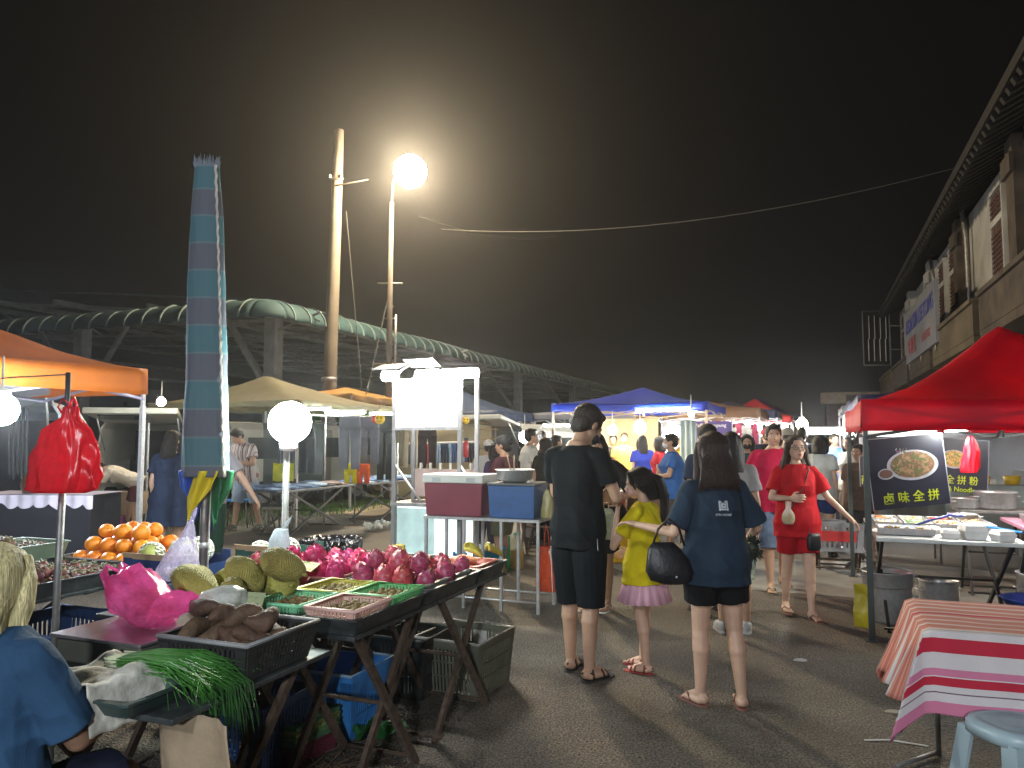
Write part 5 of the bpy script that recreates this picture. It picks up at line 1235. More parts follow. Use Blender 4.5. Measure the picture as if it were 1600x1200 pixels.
bag('plastic_bag', 'orange plastic bag hanging from the end of the steel bench', [(0, 0, 0, .10, .05), (0, 0, .06, .12, .06), (0, 0, .2, .115, .055), (0, 0, .32, .10, .045), (-.01, 0, .40, .07, .03)], FILM('orange_film', (.55, .10, .04), .12), local(bt, 1.24, .1, .20), RZ, .08, seed=5, handles=[[(-.05, 0, .38), (-.045, 0, .48), (-.035, 0, .6), (-.01, 0, .52), (.0, 0, .4)], [(.05, 0, .38), (.045, 0, .48), (.035, 0, .6), (.03, 0, .52), (.02, 0, .4)]])
bag('plastic_bag', 'cream plastic bag squeezed beside the blue insulated box', [(0, 0, 0, .05, .05), (0, 0, .08, .055, .05), (0, 0, .2, .04, .03), (0, 0, .26, .015, .015)], FILM('cream_film', (.6, .55, .3), .15), local(bt, 1.17, .25, .842), RZ, .1, seed=6)
p = at(722, 852, 8.3); bag('plastic_bag', 'red plastic bag hanging beside the lit glass case', [(0, 0, 0, .07, .05), (0, 0, .1, .08, .05), (0, 0, .25, .04, .03), (0, 0, .34, .015, .01)], redf, p, 0, .1, seed=8)
o = tag(B().rings([(0, 0, 0, .24, .17), (0, 0, .30, .27, .20), (0, 0, .31, .285, .215), (0, 0, .33, .285, .215)], n=28, pw=.5).obj('storage_tub', M('teal_tub', (.02, .16, .22), .45), None, (gx(752, 8.9), 8.9, .0), .2), 'teal blue storage tub on the ground behind the bench', 'tub')
o = tag(B().rings([(0, 0, 0, .2, .15), (0, 0, .2, .22, .17)], n=28, pw=.5).obj('storage_tub', M('plum_tub', (.08, .03, .10), .45), None, (gx(725, 8.6), 8.6, .0), .2), 'plum coloured tub on the ground under the bench', 'tub')
bo = thing('oil_bottle', 'large clear bottle of golden cooking oil on the ground', 'bottle', (gx(807, 9.4), 9.4, .0))
B().rings([(0, 0, 0, .085, .085), (0, 0, .2, .09, .09), (0, 0, .22, .09, .09)], n=20).obj('oil', M('golden_oil', (.65, .38, .02), .15, trl=.3), bo)
B().lathe([(.09, 0), (.094, .22), (.09, .3), (.04, .36), (.03, .40)], n=20, cap=False).obj('bottle', FILM('bottle_film', (.6, .6, .5), .7), bo); B().lathe([(.033, .40), (.033, .43)], n=14).obj('bottle_cap', M('green_cap', (.03, .3, .1)), bo)
tag(B().tube([(0, 0, .0), (0, 0, .35), (.02, 0, .42)], [.035, .035, .012], 10).obj('bottle', M('small_green_bottle', (.05, .3, .12), .3), None, (gx(793, 9.2), 9.2, 0)), 'slim green bottle beside the golden oil', 'bottle')
xtable('cook\'s folding table with black crossed legs behind the bench', 0, 1.0, 0, .5, .82, blackp, loc=(gx(800, 9.9), 10.2, 0), rz=RZ)
xtable('plain folding table holding bowls near the white shirt man', 0, 1.4, 0, .6, .85, greyp, loc=(gx(815, 9.6), 10.9, 0), rz=RZ - .1)
for i, (px, py, D, r, h_, m, lb) in enumerate([(880, 738, 10.7, .13, .12, whitep, 'cream bowl at the right of the plain folding table'), (868, 745, 10.3, .14, .1, blackp, 'black pan beside the cream bowl'), (840, 741, 10.9, .1, .09, steel, 'small steel pot on the plain folding table')]):
    p = at(px, py, D); p.z = .852; tag(B().lathe([(r * .6, 0), (r, h_), (r * .95, h_), (r * .55, .01)], n=20).obj('bowl', m, None, p), lb, 'bowl')
gc = thing('gas_cylinder', 'yellow gas cylinder standing on the asphalt behind the girl', 'gas cylinder', (gx(966, 9.9), 9.9, 0))
ym_ = M('yellow_paint', (.62, .40, .01), .42, 0, .15, 7)
B().lathe([(.145, 0), (.15, .03), (.14, .05), (.165, .08), (.172, .14), (.172, .40), (.155, .47), (.09, .52), (.03, .54)], n=28).obj('tank', ym_, gc)
q = B(); q.grid(lambda u, v: (.11 * math.cos(u * 5), .11 * math.sin(u * 5), .50 + .12 * v), 24, 1); q.obj('collar', ym_, gc, solid=.006); B().lathe([(.02, .53), (.025, .58), (.015, .6)], n=10).obj('valve', dsteel, gc)
p = at(950, 790, 10.4); o = crate('red plastic crate stacked behind the yellow gas cylinder', p.x, 10.5, .55, RZ, .45, .35, .28, M('red_plastic', (.5, .015, .03), .45), slots=8)
crate('dark crate holding up the red crate', p.x, 10.5, 0, RZ, .5, .4, .54, crateblk, slots=8)

# ================================================================ CLOTHES STALL (left back)
jt = M('scuffed_tabletop', (.12, .12, .12), .6)
tv = [(-8.6, -7.8, 9.9, 12.0, 'folding table of jeans nearest the striped shirt man'), (-8.45, -7.65, 12.3, 14.9, 'farther folding table of jeans beside the food cart')]
for v0, v1, s0, s1, lb in tv: xtable(lb, v0, v1, s0, s1, .74, jt, M('thin_dark_leg', (.06, .06, .06), .5, .4))
def jeans_fold(col, seed):
    b = B(); n = 20
    b.rings([(0, 0, 0, .17, .13), (0, 0, .008, .185, .145), (0, 0, .028, .185, .145), (.0, 0, .04, .165, .13)], n=32, pw=.45, fn=lambda i, t: 1 + .05 * nz((math.cos(t) * 2, math.sin(t) * 2, i + seed)))
    b.box((.05, -.02, .043), (.09, .10, .004), 0); return b.obj('folded_jeans', M('denim_%d' % seed, col, .9, 0, .35, 25, .3, 250))
dn = [((.06, .10, .20), 'mid blue'), ((.02, .035, .07), 'dark indigo'), ((.25, .33, .42), 'pale washed'), ((.10, .16, .28), 'faded blue'), ((.02, .02, .025), 'black'), ((.16, .11, .10), 'brown')]
pj = [jeans_fold(c, i) for i, (c, _) in enumerate(dn)]; used = set(); rn = random.Random(8)
for ti, (v0, v1, s0, s1, lb) in enumerate(tv):
    k = 0; s_ = s0 + .16; near = ['the nearer jeans table', 'the farther jeans table'][ti]
    while s_ < s1 - .15:
        for c in (0, 1):
            ci = rn.choice([0, 1, 2, 3, 4, 0, 3, 2]) if not (ti == 1 and s_ > s1 - 1) else rn.choice([2, 3, 2]); 
            if ti == 0 and s_ > 11.4: ci = 5 if c else ci
            p = W(v0 + .2 + .38 * c, s_, .742 + (.0 if k % 2 == 0 else .028)); lab = '%s jeans folded flat on %s' % (dn[ci][1], near); g = '%s jeans on %s' % (dn[ci][1], near)
            if ci not in used: o = pj[ci]; used.add(ci)
            else: o = pj[ci].copy(); COL.objects.link(o)
            o.location = p; o.rotation_euler = (R(5), 0, RZ + rn.uniform(-.25, .25) + R(90)); tag(o, lab, 'jeans', g)
        s_ += .21; k += 1
for i, q_ in enumerate(pj):
    if i not in used: bpy.data.objects.remove(q_)
def trousers(label, p, H, wd, col, nm, rz=0, split=.25, name='hanging_trousers', thick=.035):
    b = B()
    b.rings([(0, 0, -H * split - .02, wd, thick), (0, 0, -H * .1, wd * .92, thick * 1.2), (0, 0, 0, wd * .86, thick)], n=24, pw=.7)
    for q in (-1, 1): b.rings([(q * wd * .52, 0, -H, wd * .40, thick * .8), (q * wd * .53, .01, -H * .6, wd * .43, thick), (q * wd * .5, 0, -H * split + .03, wd * .49, thick * 1.05)], n=18, pw=.7)
    for q in (-1, 1): b.box((q * wd * .62, -thick * 1.1, -H * .5), (wd * .42, .012, H * .12))
    o = b.obj(name, M(nm, col, .9, 0, .12, 6, .3, 60), None, p, rz); return tag(o, label, 'trousers')
for a in [('grey cargo trousers hanging at the left of the clothes rail', at(547, 650, 13.2), .92, .20, (.20, .21, .24), 'grey_cargo'), ('slate cargo trousers hanging second on the clothes rail', at(577, 652, 13.6), .84, .19, (.13, .14, .17), 'slate_cargo'),
          ('black trousers hanging beside the slate cargo pair', at(602, 650, 14.4), 1.2, .16, (.012, .014, .014), 'black_trouser'), ('olive trousers hanging by the food cart post', at(622, 655, 14.8), .9, .13, (.16, .14, .09), 'olive_trouser'),
          ('cream trousers hanging just behind the cart post', at(640, 655, 15), .95, .17, (.45, .38, .26), 'cream_trouser'), ('long dark brown trousers seen through the food cart frame', at(668, 668, 12.5), .66, .16, (.045, .03, .03), 'dark_brown_trouser'),
          ('dark trousers hanging near the round lamp', at(480, 668, 13.4), .8, .15, (.03, .035, .045), 'dusk_trouser'), ('blue trousers hanging left of the round lamp', at(447, 676, 13.4), .5, .14, (.03, .05, .10), 'dusk_blue')]: trousers(*a)
rail = thing('clothes_rail', 'steel clothes rail with uprights under the olive canopy', 'rail', (0, 0, 0))
a_, c_ = at(440, 648, 13.3), at(650, 652, 15.2); B().tube([a_, c_], .012, 6).obj('bar', steel, rail)
for f, nmx in ((0, 1), (.3, 1), (.52, 1), (1, 1)): p = a_.lerp(c_, f); B().tube([(p.x, p.y, 0), p], .014, 6).obj('upright', dsteel, rail)
rk = thing('clothes_rack', 'white clothes rack crowded with hanging jeans behind the food cart', 'rack', (0, 0, 0))
a_, c_ = at(622, 693, 16.2), at(748, 690, 17.2); B().tube([a_, c_], .018, 6).obj('bar', whitep, rk)
for p in (a_, c_): B().tube([(p.x, p.y, 0), p], .016, 6).obj('upright', whitep, rk)
hj = {}
for i in range(30):
    f = (i + .5) / 30; p = a_.lerp(c_, f) - Vector((0, 0, .03)); nm, col = rn.choice([('dark', (.02, .03, .06)), ('dark', (.02, .03, .06)), ('blue', (.05, .09, .2)), ('black', (.012, .013, .016)), ('pale', (.22, .3, .4))]) if i not in (4, 5, 10) else ('red', (.45, .05, .06))
    if nm not in hj:
        o = trousers('x', p, .42, .055, col, 'rack_' + nm, 0, .3, 'hanging_jeans', .03); hj[nm] = o
    else: o = hj[nm].copy(); COL.objects.link(o); o.location = p
    o.rotation_euler = (0, 0, rn.uniform(-.4, .4)); o['label'] = '%s jeans on the white clothes rack' % nm; o['group'] = '%s jeans on the white rack' % nm
tp = B(); a_, c_ = at(610, 640, 18.5), at(770, 640, 18.9)
tp.grid(lambda u, v: (a_.x + (c_.x - a_.x) * u, a_.y + .05 * math.sin(u * 20), .0 + 2.1 * v), 30, 4); tag(tp.obj('tarpaulin', M('tan_tarp', (.30, .25, .15), .8, 0, .12, 2, trl=.2), solid=.003), 'tan tarpaulin hung behind the jeans rack', 'tarpaulin')
for i, (px, py, D, r_, lb) in enumerate([(592, 655, 13.4, .09, 'yellow and red smiling hanging toy near the black trousers'), (727, 657, 15.8, .07, 'yellow hanging toy to the right of the lit panel')]):
    p = at(px, py, D); t = thing('hanging_toy', lb, 'toy', p, R(180) * 0)
    B().ell((.02, -.02, 0), (r_, r_ * .5, r_), n=16).obj('face', M('toy_yellow', (.75, .5, .02), .5), t); B().ell((-.06, .02, .01), (r_ * .8, r_ * .4, r_ * .9), n=14).obj('back_piece', M('toy_red', (.6, .02, .03), .5), t)
    B().tube([(0, 0, r_), (.02, 0, r_ + .28)], .003, 4).obj('string', wire, t)
    b = B(); b.ell((-.02, -.02 - r_ * .48, .02), (.012, .006, .016)); b.ell((.05, -.02 - r_ * .48, .02), (.012, .006, .016)); b.tube([(-.03, -.02 - r_ * .47, -.03), (.015, -.02 - r_ * .5, -.05), (.06, -.02 - r_ * .47, -.03)], .005, 5); b.obj('smile', M('ink2', (.03, .01, .01)), t)
p = at(447, 752, 12.9); crumple('yellow_shirt', 'bright yellow shirt draped over a chair back behind the round lamp', .34, .3, .05, M('yellow_cloth', (.55, .55, .04), .8, trl=.2), p + Vector((-.05, 0, .15)), 0, 'shirt', 6, seed=2); bpy.data.objects[-1] if False else None
for o in COL.objects:
    if o.name == 'yellow_shirt': o.rotation_euler = (R(85), 0, .2)
ch = thing('folding_chair', 'folding chair under the yellow shirt behind the jeans table', 'chair', (gx(445, 13.2), 13.2, 0))
for x in (-.2, .2): B().tube([(x, -.18, 0), (x, .12, .9)], .012, 6).obj('leg', dsteel, ch); B().tube([(x * .9, .2, 0), (x * .9, -.18, .45)], .012, 6).obj('leg', dsteel, ch)
B().bx((-.2, -.2, .44), (.2, .15, .46)).obj('seat', blackp, ch); B().bx((-.2, .06, .7), (.2, .09, .88)).obj('backrest', blackp, ch)
st = thing('metal_stool', 'small folding metal stool in front of the jeans tables', 'stool', (gx(432, 12.6), 12.6, 0))
B().rings([(0, 0, .42, .2, .15), (0, 0, .44, .21, .16), (0, 0, .45, .2, .15)], n=24).obj('seat', M('stool_grey', (.28, .27, .22)), st)
for x, y in ((-.18, -.12), (.18, -.12), (-.18, .12), (.18, .12)): B().tube([(x * .8, y * .8, .42), (x * 1.15, y * 1.15, 0)], .011, 6).obj('leg', dsteel, st)
st = thing('blue_stool', 'blue topped folding stool beside the striped shirt man', 'stool', (gx(372, 13.6), 13.7, 0))
B().rings([(0, 0, .46, .26, .18), (0, 0, .49, .27, .19)], n=24).obj('seat', M('stool_blue', (.03, .2, .5)), st)
for x, y in ((-.18, -.12), (.18, -.12), (-.18, .12), (.18, .12)): B().tube([(x, y, .46), (x * 1.3, y * 1.2, 0)], .011, 6).obj('leg', rust, st)
p = at(575, 735, 13.4)
for i, (dx, c, nm, lb) in enumerate([(-.28, (.7, .6, .02), 'flag_yellow', 'yellow cloth tip hanging below the grey cargo trousers'), (-.06, (.7, .10, .02), 'flag_orange', 'orange shorts hanging below the slate cargo trousers')]):
    trousers(lb, p + Vector((dx, -.1, .12)), .34, .12, c, nm, 0, .5)
for i, (px, D, s_) in enumerate([(585, 13.1, .3), (602, 13.4, .22)]):
    crumple('plastic_bag', ['white plastic bag lying on the verge under the farther jeans table', 'smaller white bag on the verge beside the other'][i], s_, s_ * .8, .12, MC['white_film'], (gx(px, D), D, .10), i, 'plastic bag', 9, seed=i)

# ================================================================ VEHICLES
def van(label, loc, rz, col, nm, open_=True, L=4.2, w=1.68, h=1.95, name='parked_van', win=True):
    t = thing(name, label, 'van', loc, rz); pm = M(nm, col, .35, 0, .05, 2, coat=.3); hw = w / 2
    def sec(y, top, k=1.): return [(-hw * .97, y, .38), (-hw, y, .75), (-hw * .99, y, 1.1), (-hw * .9, y, top - .18), (-hw * .8, y, top - .04), (0, y, top), (hw * .8, y, top - .04), (hw * .9, y, top - .18), (hw * .99, y, 1.1), (hw, y, .75), (hw * .97, y, .38)]
    b = B(); S_ = [sec(0, h), sec(.3, h), sec(2.2, h), sec(3.0, h * .98), sec(3.7, 1.25), sec(L - .1, 1.05), sec(L, .8)]
    n = 11; vs = [p for s_ in S_ for p in s_]; fs = []
    for i in range(len(S_) - 1):
        for j in range(n - 1): fs.append((i * n + j, (i + 1) * n + j, (i + 1) * n + j + 1, i * n + j + 1))
    fs.append(tuple(range((len(S_) - 1) * n, len(S_) * n))); b.add(vs, fs, 0, False)
    b.obj('body', pm, t, solid=.03)
    dk = M('van_interior', (.03, .03, .035), .8)
    q = B(); q.bx((-hw * .88, .06, .5), (hw * .88, L - .5, .54)); q.bx((-hw * .86, 2.6, .55), (hw * .86, 2.65, h - .2)); q.obj('interior', dk, t)
    q = B(); q.bx((-hw * .9, -.14, .34), (hw * .9, -.02, .55)); q.obj('bumper', M('bumper_dark', (.05, .05, .055), .5), t, bevel=.02)
    gl = M('car_glass', (.02, .03, .035), .08)
    for x in (-hw - .012, hw + .002):
        q = B(); q.bx((x, 1.9, 1.12), (x + .01, 2.9, 1.6)); q.bx((x, .35, 1.12), (x + .01, 1.75, 1.6)); q.obj('side_window', gl, t)
    for x in (-hw * .93, hw * .93): q = B(); q.bx((x - .07, -.06, .75), (x + .07, -.035, 1.15)); q.obj('tail_light', M('tail_red', (.35, .01, .01), .3), t)
    for x in (-hw + .08, hw - .08):
        for y in (.75, L - .8):
            q = B(); q.tube([(x - .1, y, .31), (x + .1, y, .31)], .31, 24); wq = q.obj('wheel', rubber, t); q = B(); q.tube([(x - .105, y, .31), (x + .105, y, .31)], .18, 16); q.obj('rim', dsteel, wq)
    tg = B()
    if open_:
        K = Matrix.Translation((0, -.02, h - .04)) @ Matrix.Rotation(R(102), 4, 'X')   # hinged at the roof, swung up
        tg.loft([[(-hw * .82, 0, 0), (hw * .82, 0, 0), (hw * .82, .06, 0), (-hw * .82, .06, 0)], [(-hw * .88, 0, -.5), (hw * .88, 0, -.5), (hw * .88, .08, -.5), (-hw * .88, .08, -.5)], [(-hw * .93, 0, -1.15), (hw * .93, 0, -1.15), (hw * .93, .11, -1.15), (-hw * .93, .11, -1.15)]], sm=False, T=Matrix.Translation((0, -.02, h - .02)) @ Matrix.Rotation(R(-100), 4, 'X'))
        g_ = tg.obj('tailgate', pm, t, bevel=.02); q = B(); q.bx((-hw * .68, .108, -1.0), (hw * .3, .118, -.62), T=Matrix.Translation((0, -.02, h - .02)) @ Matrix.Rotation(R(-100), 4, 'X')); q.bx((-hw * .6, -.012, -.5), (hw * .6, -.003, -.12), T=Matrix.Translation((0, -.02, h - .02)) @ Matrix.Rotation(R(-100), 4, 'X')); q.obj('rear_window', gl, g_)
        for x in (-hw * .8, hw * .8): q = B(); q.tube([(x, -.02, 1.35), (x * 1.02, -.62, h + .02)], .014, 6); q.obj('gas_strut', steel, t)
    else:
        tg.loft([[(-hw * .9, -.02, z), (hw * .9, -.02, z), (hw * .9, .03, z), (-hw * .9, .03, z)] for z in (.55, h - .16)], sm=False); g_ = tg.obj('tailgate', pm, t, bevel=.02)
        q = B(); q.bx((-hw * .72, -.03, 1.12), (hw * .72, -.0205, 1.66)); q.obj('rear_window', gl, g_)
    return t
bulb('added white fill bulb between the open van and the orange tent', at(252, 628, 12.6), .07, EM('van_fill_bulb', (.95, 1., .95), 420))  # extra bulb added to brighten the van area
va = van('cream white van with its tailgate raised behind the orange tent', (gx(215, 14.3), 14.6, 0), R(14), (.50, .48, .40), 'cream_paint')
vb_ = van('pale van with open rear at the far left edge', (gx(-60, 8.6), 9.0, 0), R(24), (.50, .53, .58), 'silver_white_paint', h=2.05)
van('white van with shelves inside behind the cap wearing cook', (gx(775, 19), 18.6, 0), R(-28), (.42, .42, .38), 'dusty_white_paint')
van('dark green van parked in the gloom behind the striped shirt man', (gx(520, 18.6), 18.2, 0), R(96), (.018, .028, .025), 'dark_green_paint', open_=False)
van('second cream van partly hidden behind the umbrella cloth', (gx(330, 17.0), 17.2, 0), R(-40), (.33, .32, .27), 'cream_grey_paint', open_=False)
van('olive grey four wheel drive behind the food stall', W(vr + 4.6, sr + 3.0), RZ + R(20), (.09, .085, .06), 'olive_grey_paint', open_=False, h=1.85)
van('grey van parked behind the jeans rack', (gx(640, 21), 22.0, 0), R(80), (.20, .19, .16), 'taupe_paint', open_=False)
q = thing('strap_bundle', 'black hanging straps on the side of the left van', 'straps', at(30, 655, 7.6))
for i in range(5): B().tube([(.04 * i - .08, 0, .12), (.045 * i - .09, 0, -.3), (.04 * i - .07, 0, -.55 - .05 * (i % 2))], .012, 5).obj('strap', rubber, q)
p = at(728, 700, 16.5); f = thing('fire_extinguisher', 'red fire extinguisher hanging in the open white van', 'fire extinguisher', p); B().lathe([(.05, -.2), (.06, -.19), (.06, .1), (.03, .16)], n=14).obj('cylinder', M('ext_red', (.35, .015, .02), .4), f); B().bx((-.04, -.02, .16), (.05, .02, .22)).obj('valve', blackp, f)
for i in range(5):
    p = at(755, 672 + i * 15, 18.4); b = B(); b.bx((-.35, 0, 0), (.35, .4, .03)); o = b.obj('van_shelf', wood, None, p, R(-28)); tag(o, ['top', 'second', 'middle', 'fourth', 'lowest'][i] + ' plank shelf seen inside the open white van', 'shelf')
# left counter with lace cloth
lt = thing('counter_table', 'dark draped counter with a white lace trimmed cloth at the left edge', 'table', (gx(-70, 7.6), 7.9, 0), R(-4))
B().bx((0, 0, 0), (1.28, .55, 1.0)).obj('drape', M('dark_drape', (.009, .009, .014), .9), lt, bevel=.02)
b = B()
def lace(u, v):
    x = -.02 + 1.33 * u; z = 1.0 - (.09 + .05 * abs(math.sin(u * 24)) + .04 * nz((u * 9, 1, 1))) * v
    return (x, -.015 - .01 * math.sin(u * 60), z)
b.grid(lace, 120, 4); b.grid(lambda u, v: (-.02 + 1.33 * u, -.015 + .58 * v, 1.006), 4, 2); b.obj('lace_cloth', M('lace_white', (.6, .55, .65), .7, trl=.3), lt)
p = at(38, 763, 7.9); tag(B().lathe([(.10, 0), (.12, .08), (.1, .2), (.05, .24), (.0, .25)], n=20).obj('round_pot', M('brown_pot', (.09, .045, .03), .3), None, (p.x, p.y + .15, 1.01)), 'round brown pot on the lace cloth counter', 'pot')
p = at(62, 762, 7.9); tag(B().bx((0, 0, 0), (.16, .12, .09)).obj('blue_box', M('small_blue_box', (.03, .10, .3)), None, (p.x, p.y + .15, 1.01), bevel=.004), 'small blue box beside the brown pot', 'box')
for i, (px, py, D, s_, z, lb) in enumerate([(195, 812, 13.1, .45, .38, 'brown cardboard box held low behind the oranges'), (172, 818, 13.4, .4, .3, 'flattened cardboard box leaning by the bending person'), (165, 845, 12.6, .5, .28, 'purple sided carton on the ground under the boxes')]):
    p = at(px, py, D); t = B(); t.bx((-s_ / 2, 0, 0), (s_ / 2, .35, z)); o = t.obj('cardboard_box', card if i < 2 else M('purple_card', (.2, .03, .16)), None, (p.x, D, .0 if i != 0 else .28), .2 * i, bevel=.004); tag(o, lb, 'box')

# ================================================================ RIGHT FOOD STALL
def frs(v, s, z=0): return W(vr + v, sr + s, z)
ftop = M('stainless_top', (.6, .62, .6), .3, .15, .1, 6)
xtable('folding food table with a bright steel top under the red tent', vr + .08, vr + 1.12, sr + .12, sr + 1.75, .79, ftop, M('black_leg', (.02, .02, .02), .5, .3))
xtable('second serving table to the right, lined with pink cloth', vr + 1.25, vr + 2.7, sr + .9, sr + 1.75, .84, M('pink_cloth_top', (.35, .14, .2), .8), M('black_leg', (.02, .02, .02)))
xtable('cooking table at the back of the red tent holding steel pots', vr + 1.0, vr + 2.8, sr + 2.2, sr + 2.8, .86, dsteel, M('black_leg', (.02, .02, .02)))
food = [(.45, .16, .04), (.55, .42, .12), (.5, .06, .03), (.30, .16, .05), (.60, .5, .3), (.12, .22, .05)]
def foodtray(label, v, s, w_, d_, col, seed, z=.80):
    t = thing('food_tray', label, 'tray', frs(v, s, z), RZ); b = B()
    b.loft([[(x, y, zz) for x, y in ((a, a), (w_ - a, a), (w_ - a, d_ - a), (a, d_ - a))] for zz, a in ((0, .012), (.05, 0), (.052, .012), (.01, .022))], cap=False, sm=False); b.bx((.012, .012, -.001), (w_ - .012, d_ - .012, .006)); b.obj('pan', steel, t)
    rr = random.Random(seed); b = B()
    for i in range(34): b.ell((rr.uniform(.04, w_ - .04), rr.uniform(.04, d_ - .04), .02 + rr.uniform(0, .025)), (rr.uniform(.012, .03), rr.uniform(.01, .02), rr.uniform(.008, .014)), n=7, k=5, Rm=Euler((0, 0, rr.uniform(0, 3))).to_matrix())
    b.obj('food', M('food_%d' % seed, col, .5, 0, .45, 30, .3, 60), t)
nmf = ['golden noodles', 'red braised meat', 'yellow tofu pieces', 'brown fried pieces', 'pale dumplings', 'green vegetables', 'dark stewed meat', 'orange prawns']
k = 0
for i in range(2):
    for j in range(4):
        foodtray('steel tray of %s on the bright steel table' % nmf[k], .12 + .38 * j * .62 + .0, 1.15 - .36 * i if j < 4 else 0, .22, .32, food[k % 6], 40 + k); k += 1
foodtray('deep steel tray at the street corner of the food table', .11, .30, .42, .3, (.25, .2, .08), 60)
foodtray('tray of braised pieces on the pink lined table', 1.35, 1.1, .45, .4, (.3, .13, .05), 61, .85)
foodtray('tray of mixed snacks on the pink lined table', 1.9, 1.1, .5, .4, (.4, .3, .12), 62, .85)
for i, (v, s_, w_, h_, lb) in enumerate([(.62, .28, .13, .07, 'low white foam box at the front of the food table'), (.78, .30, .17, .11, 'taller white foam box stack at the front of the food table'), (.97, .24, .14, .08, 'white foam box at the right front corner of the food table'), (.52, .55, .12, .06, 'foam box beside the blue ladle')]):
    b = B(); b.loft([[(x, y, zz) for x, y in ((-w_ / 2 + a, -w_ / 2 + a), (w_ / 2 - a, -w_ / 2 + a), (w_ / 2 - a, w_ / 2 - a), (-w_ / 2 + a, w_ / 2 - a))] for zz, a in ((0, .015), (h_ * .6, 0), (h_ * .62, 0), (h_, .014))], sm=False); o = b.obj('foam_box', M('foam_white', (.78, .78, .75), .5), None, frs(v, s_, .792), RZ + .2 * i, bevel=.004); tag(o, lb, 'box')
for i, (v, s_, r, h_, z, lb) in enumerate([(1.35, 2.45, .19, .17, .865, 'large steel pot with a bright rim on the cooking table'), (1.75, 2.5, .12, .10, .865, 'small steel pot right of the large pot'), (1.08, 2.4, .13, .1, .865, 'shallow steel pan left of the large pot'), (2.2, 2.5, .16, .14, .865, 'wide steel pot at the right end of the cooking table'), (.9, 1.45, .12, .09, .795, 'steel bowl among the trays'),
                                             (.22, .8, .17, .30, 0, 'tall steel pot on the ground under the food table'), (.2, .78, .2, .13, .302, 'wide basin stacked on the tall steel pot'), (1.85, .55, .21, .42, 0, 'big shining stock pot on the ground to the right'), (1.45, 1.2, .2, .42, 0, 'second stock pot standing behind in shadow'), (2.3, .65, .2, .38, 0, 'stock pot at the far right on the ground'), (.66, 1.3, .16, .3, 0, 'dim steel pot under the middle of the food table')]):
    t = thing('steel_pot', lb, 'pot', frs(v, s_, z)); B().lathe([(r * .93, 0), (r, .02), (r, h_ * .95), (r * 1.06, h_), (r * 1.04, h_ + .004), (r * .94, h_ * .93), (r * .9, .03), (0, .03)], n=32).obj('pot_body', steel, t)
    for q in (-1, 1): B().tube([(q * r * .98, -.05, h_ * .7), (q * (r + .04), -.04, h_ * .72), (q * (r + .04), .04, h_ * .72), (q * r * .98, .05, h_ * .7)], .007, 6).obj('handle', steel, t)
o = B().lathe([(.14, 0), (.22, .13), (.235, .135), (.225, .14), (.2, .12), (.1, .02), (0, .02)], n=28).obj('basin', M('blue_basin', (.02, .08, .35), .4), None, frs(1.22, .55, .18)); tag(o, 'blue plastic basin on a sack under the food table', 'basin')
p = frs(1.25, .5, .07); crumple('sack', 'coarse brown sack slumped on the ground below the blue basin', .62, .45, .2, M('jute', (.20, .15, .09), .95, 0, .3, 30, .6, 90), p, RZ, 'sack', 5, seed=3)
crumple('plastic_bag', 'pale pink plastic bag on the ground beside the sack', .4, .3, .14, M('pale_pink_film', (.4, .18, .18), .4, trl=.2), frs(1.65, .4, .08), 0, 'plastic bag', 7, seed=9)
b = B(); b.tube([(0, 0, 0), (.12, .02, .05), (.27, .05, .10)], [.012, .01, .01], 8); b.ell((.3, .06, .1), (.07, .05, .015)); o = b.obj('ladle', M('navy_ladle', (.02, .03, .2), .4), None, frs(.42, .7, .84), RZ - .3); tag(o, 'dark blue plastic ladle lying across the steel trays', 'ladle')
b = B(); b.box((0, 0, 0), (.30, .05, .012), 0, ry=.15); b.box((.13, 0, -.02), (.1, .07, .01), 0); o = b.obj('spatula', M('bright_blue', (.01, .25, .7), .4), None, frs(1.0, .62, .85), RZ - .2); tag(o, 'bright blue plastic scoop at the right end of the food table', 'scoop')
crate('grey crate with a red panel on the ground past the tent leg', frs(-.12, 3.5).x, frs(0, 3.5).y, .25, RZ, .55, .4, .32, greyp, slots=7)
xtable('low folding rack holding the grey crate', 0, .6, 0, .45, .25, greyp, loc=frs(-.42, 3.28), thick=.02)
b = B(); b.box((0, 0, 0), (.4, .02, .12)); tag(b.obj('red_panel', M('red_board', (.5, .02, .02)), None, frs(-.12, 3.26, .42), RZ), 'small red board leaning on the grey crate', 'board')
crumple('yellow_bag', 'yellow plastic bag hanging low on the front tent leg', .16, .34, .03, M('yellow_film', (.45, .36, .02), .4, trl=.3), frs(-.03, .10, .25), 0, 'plastic bag', 6, seed=2)
for o in COL.objects:
    if o.name == 'yellow_bag': o.rotation_euler = (R(88), 0, R(-60))
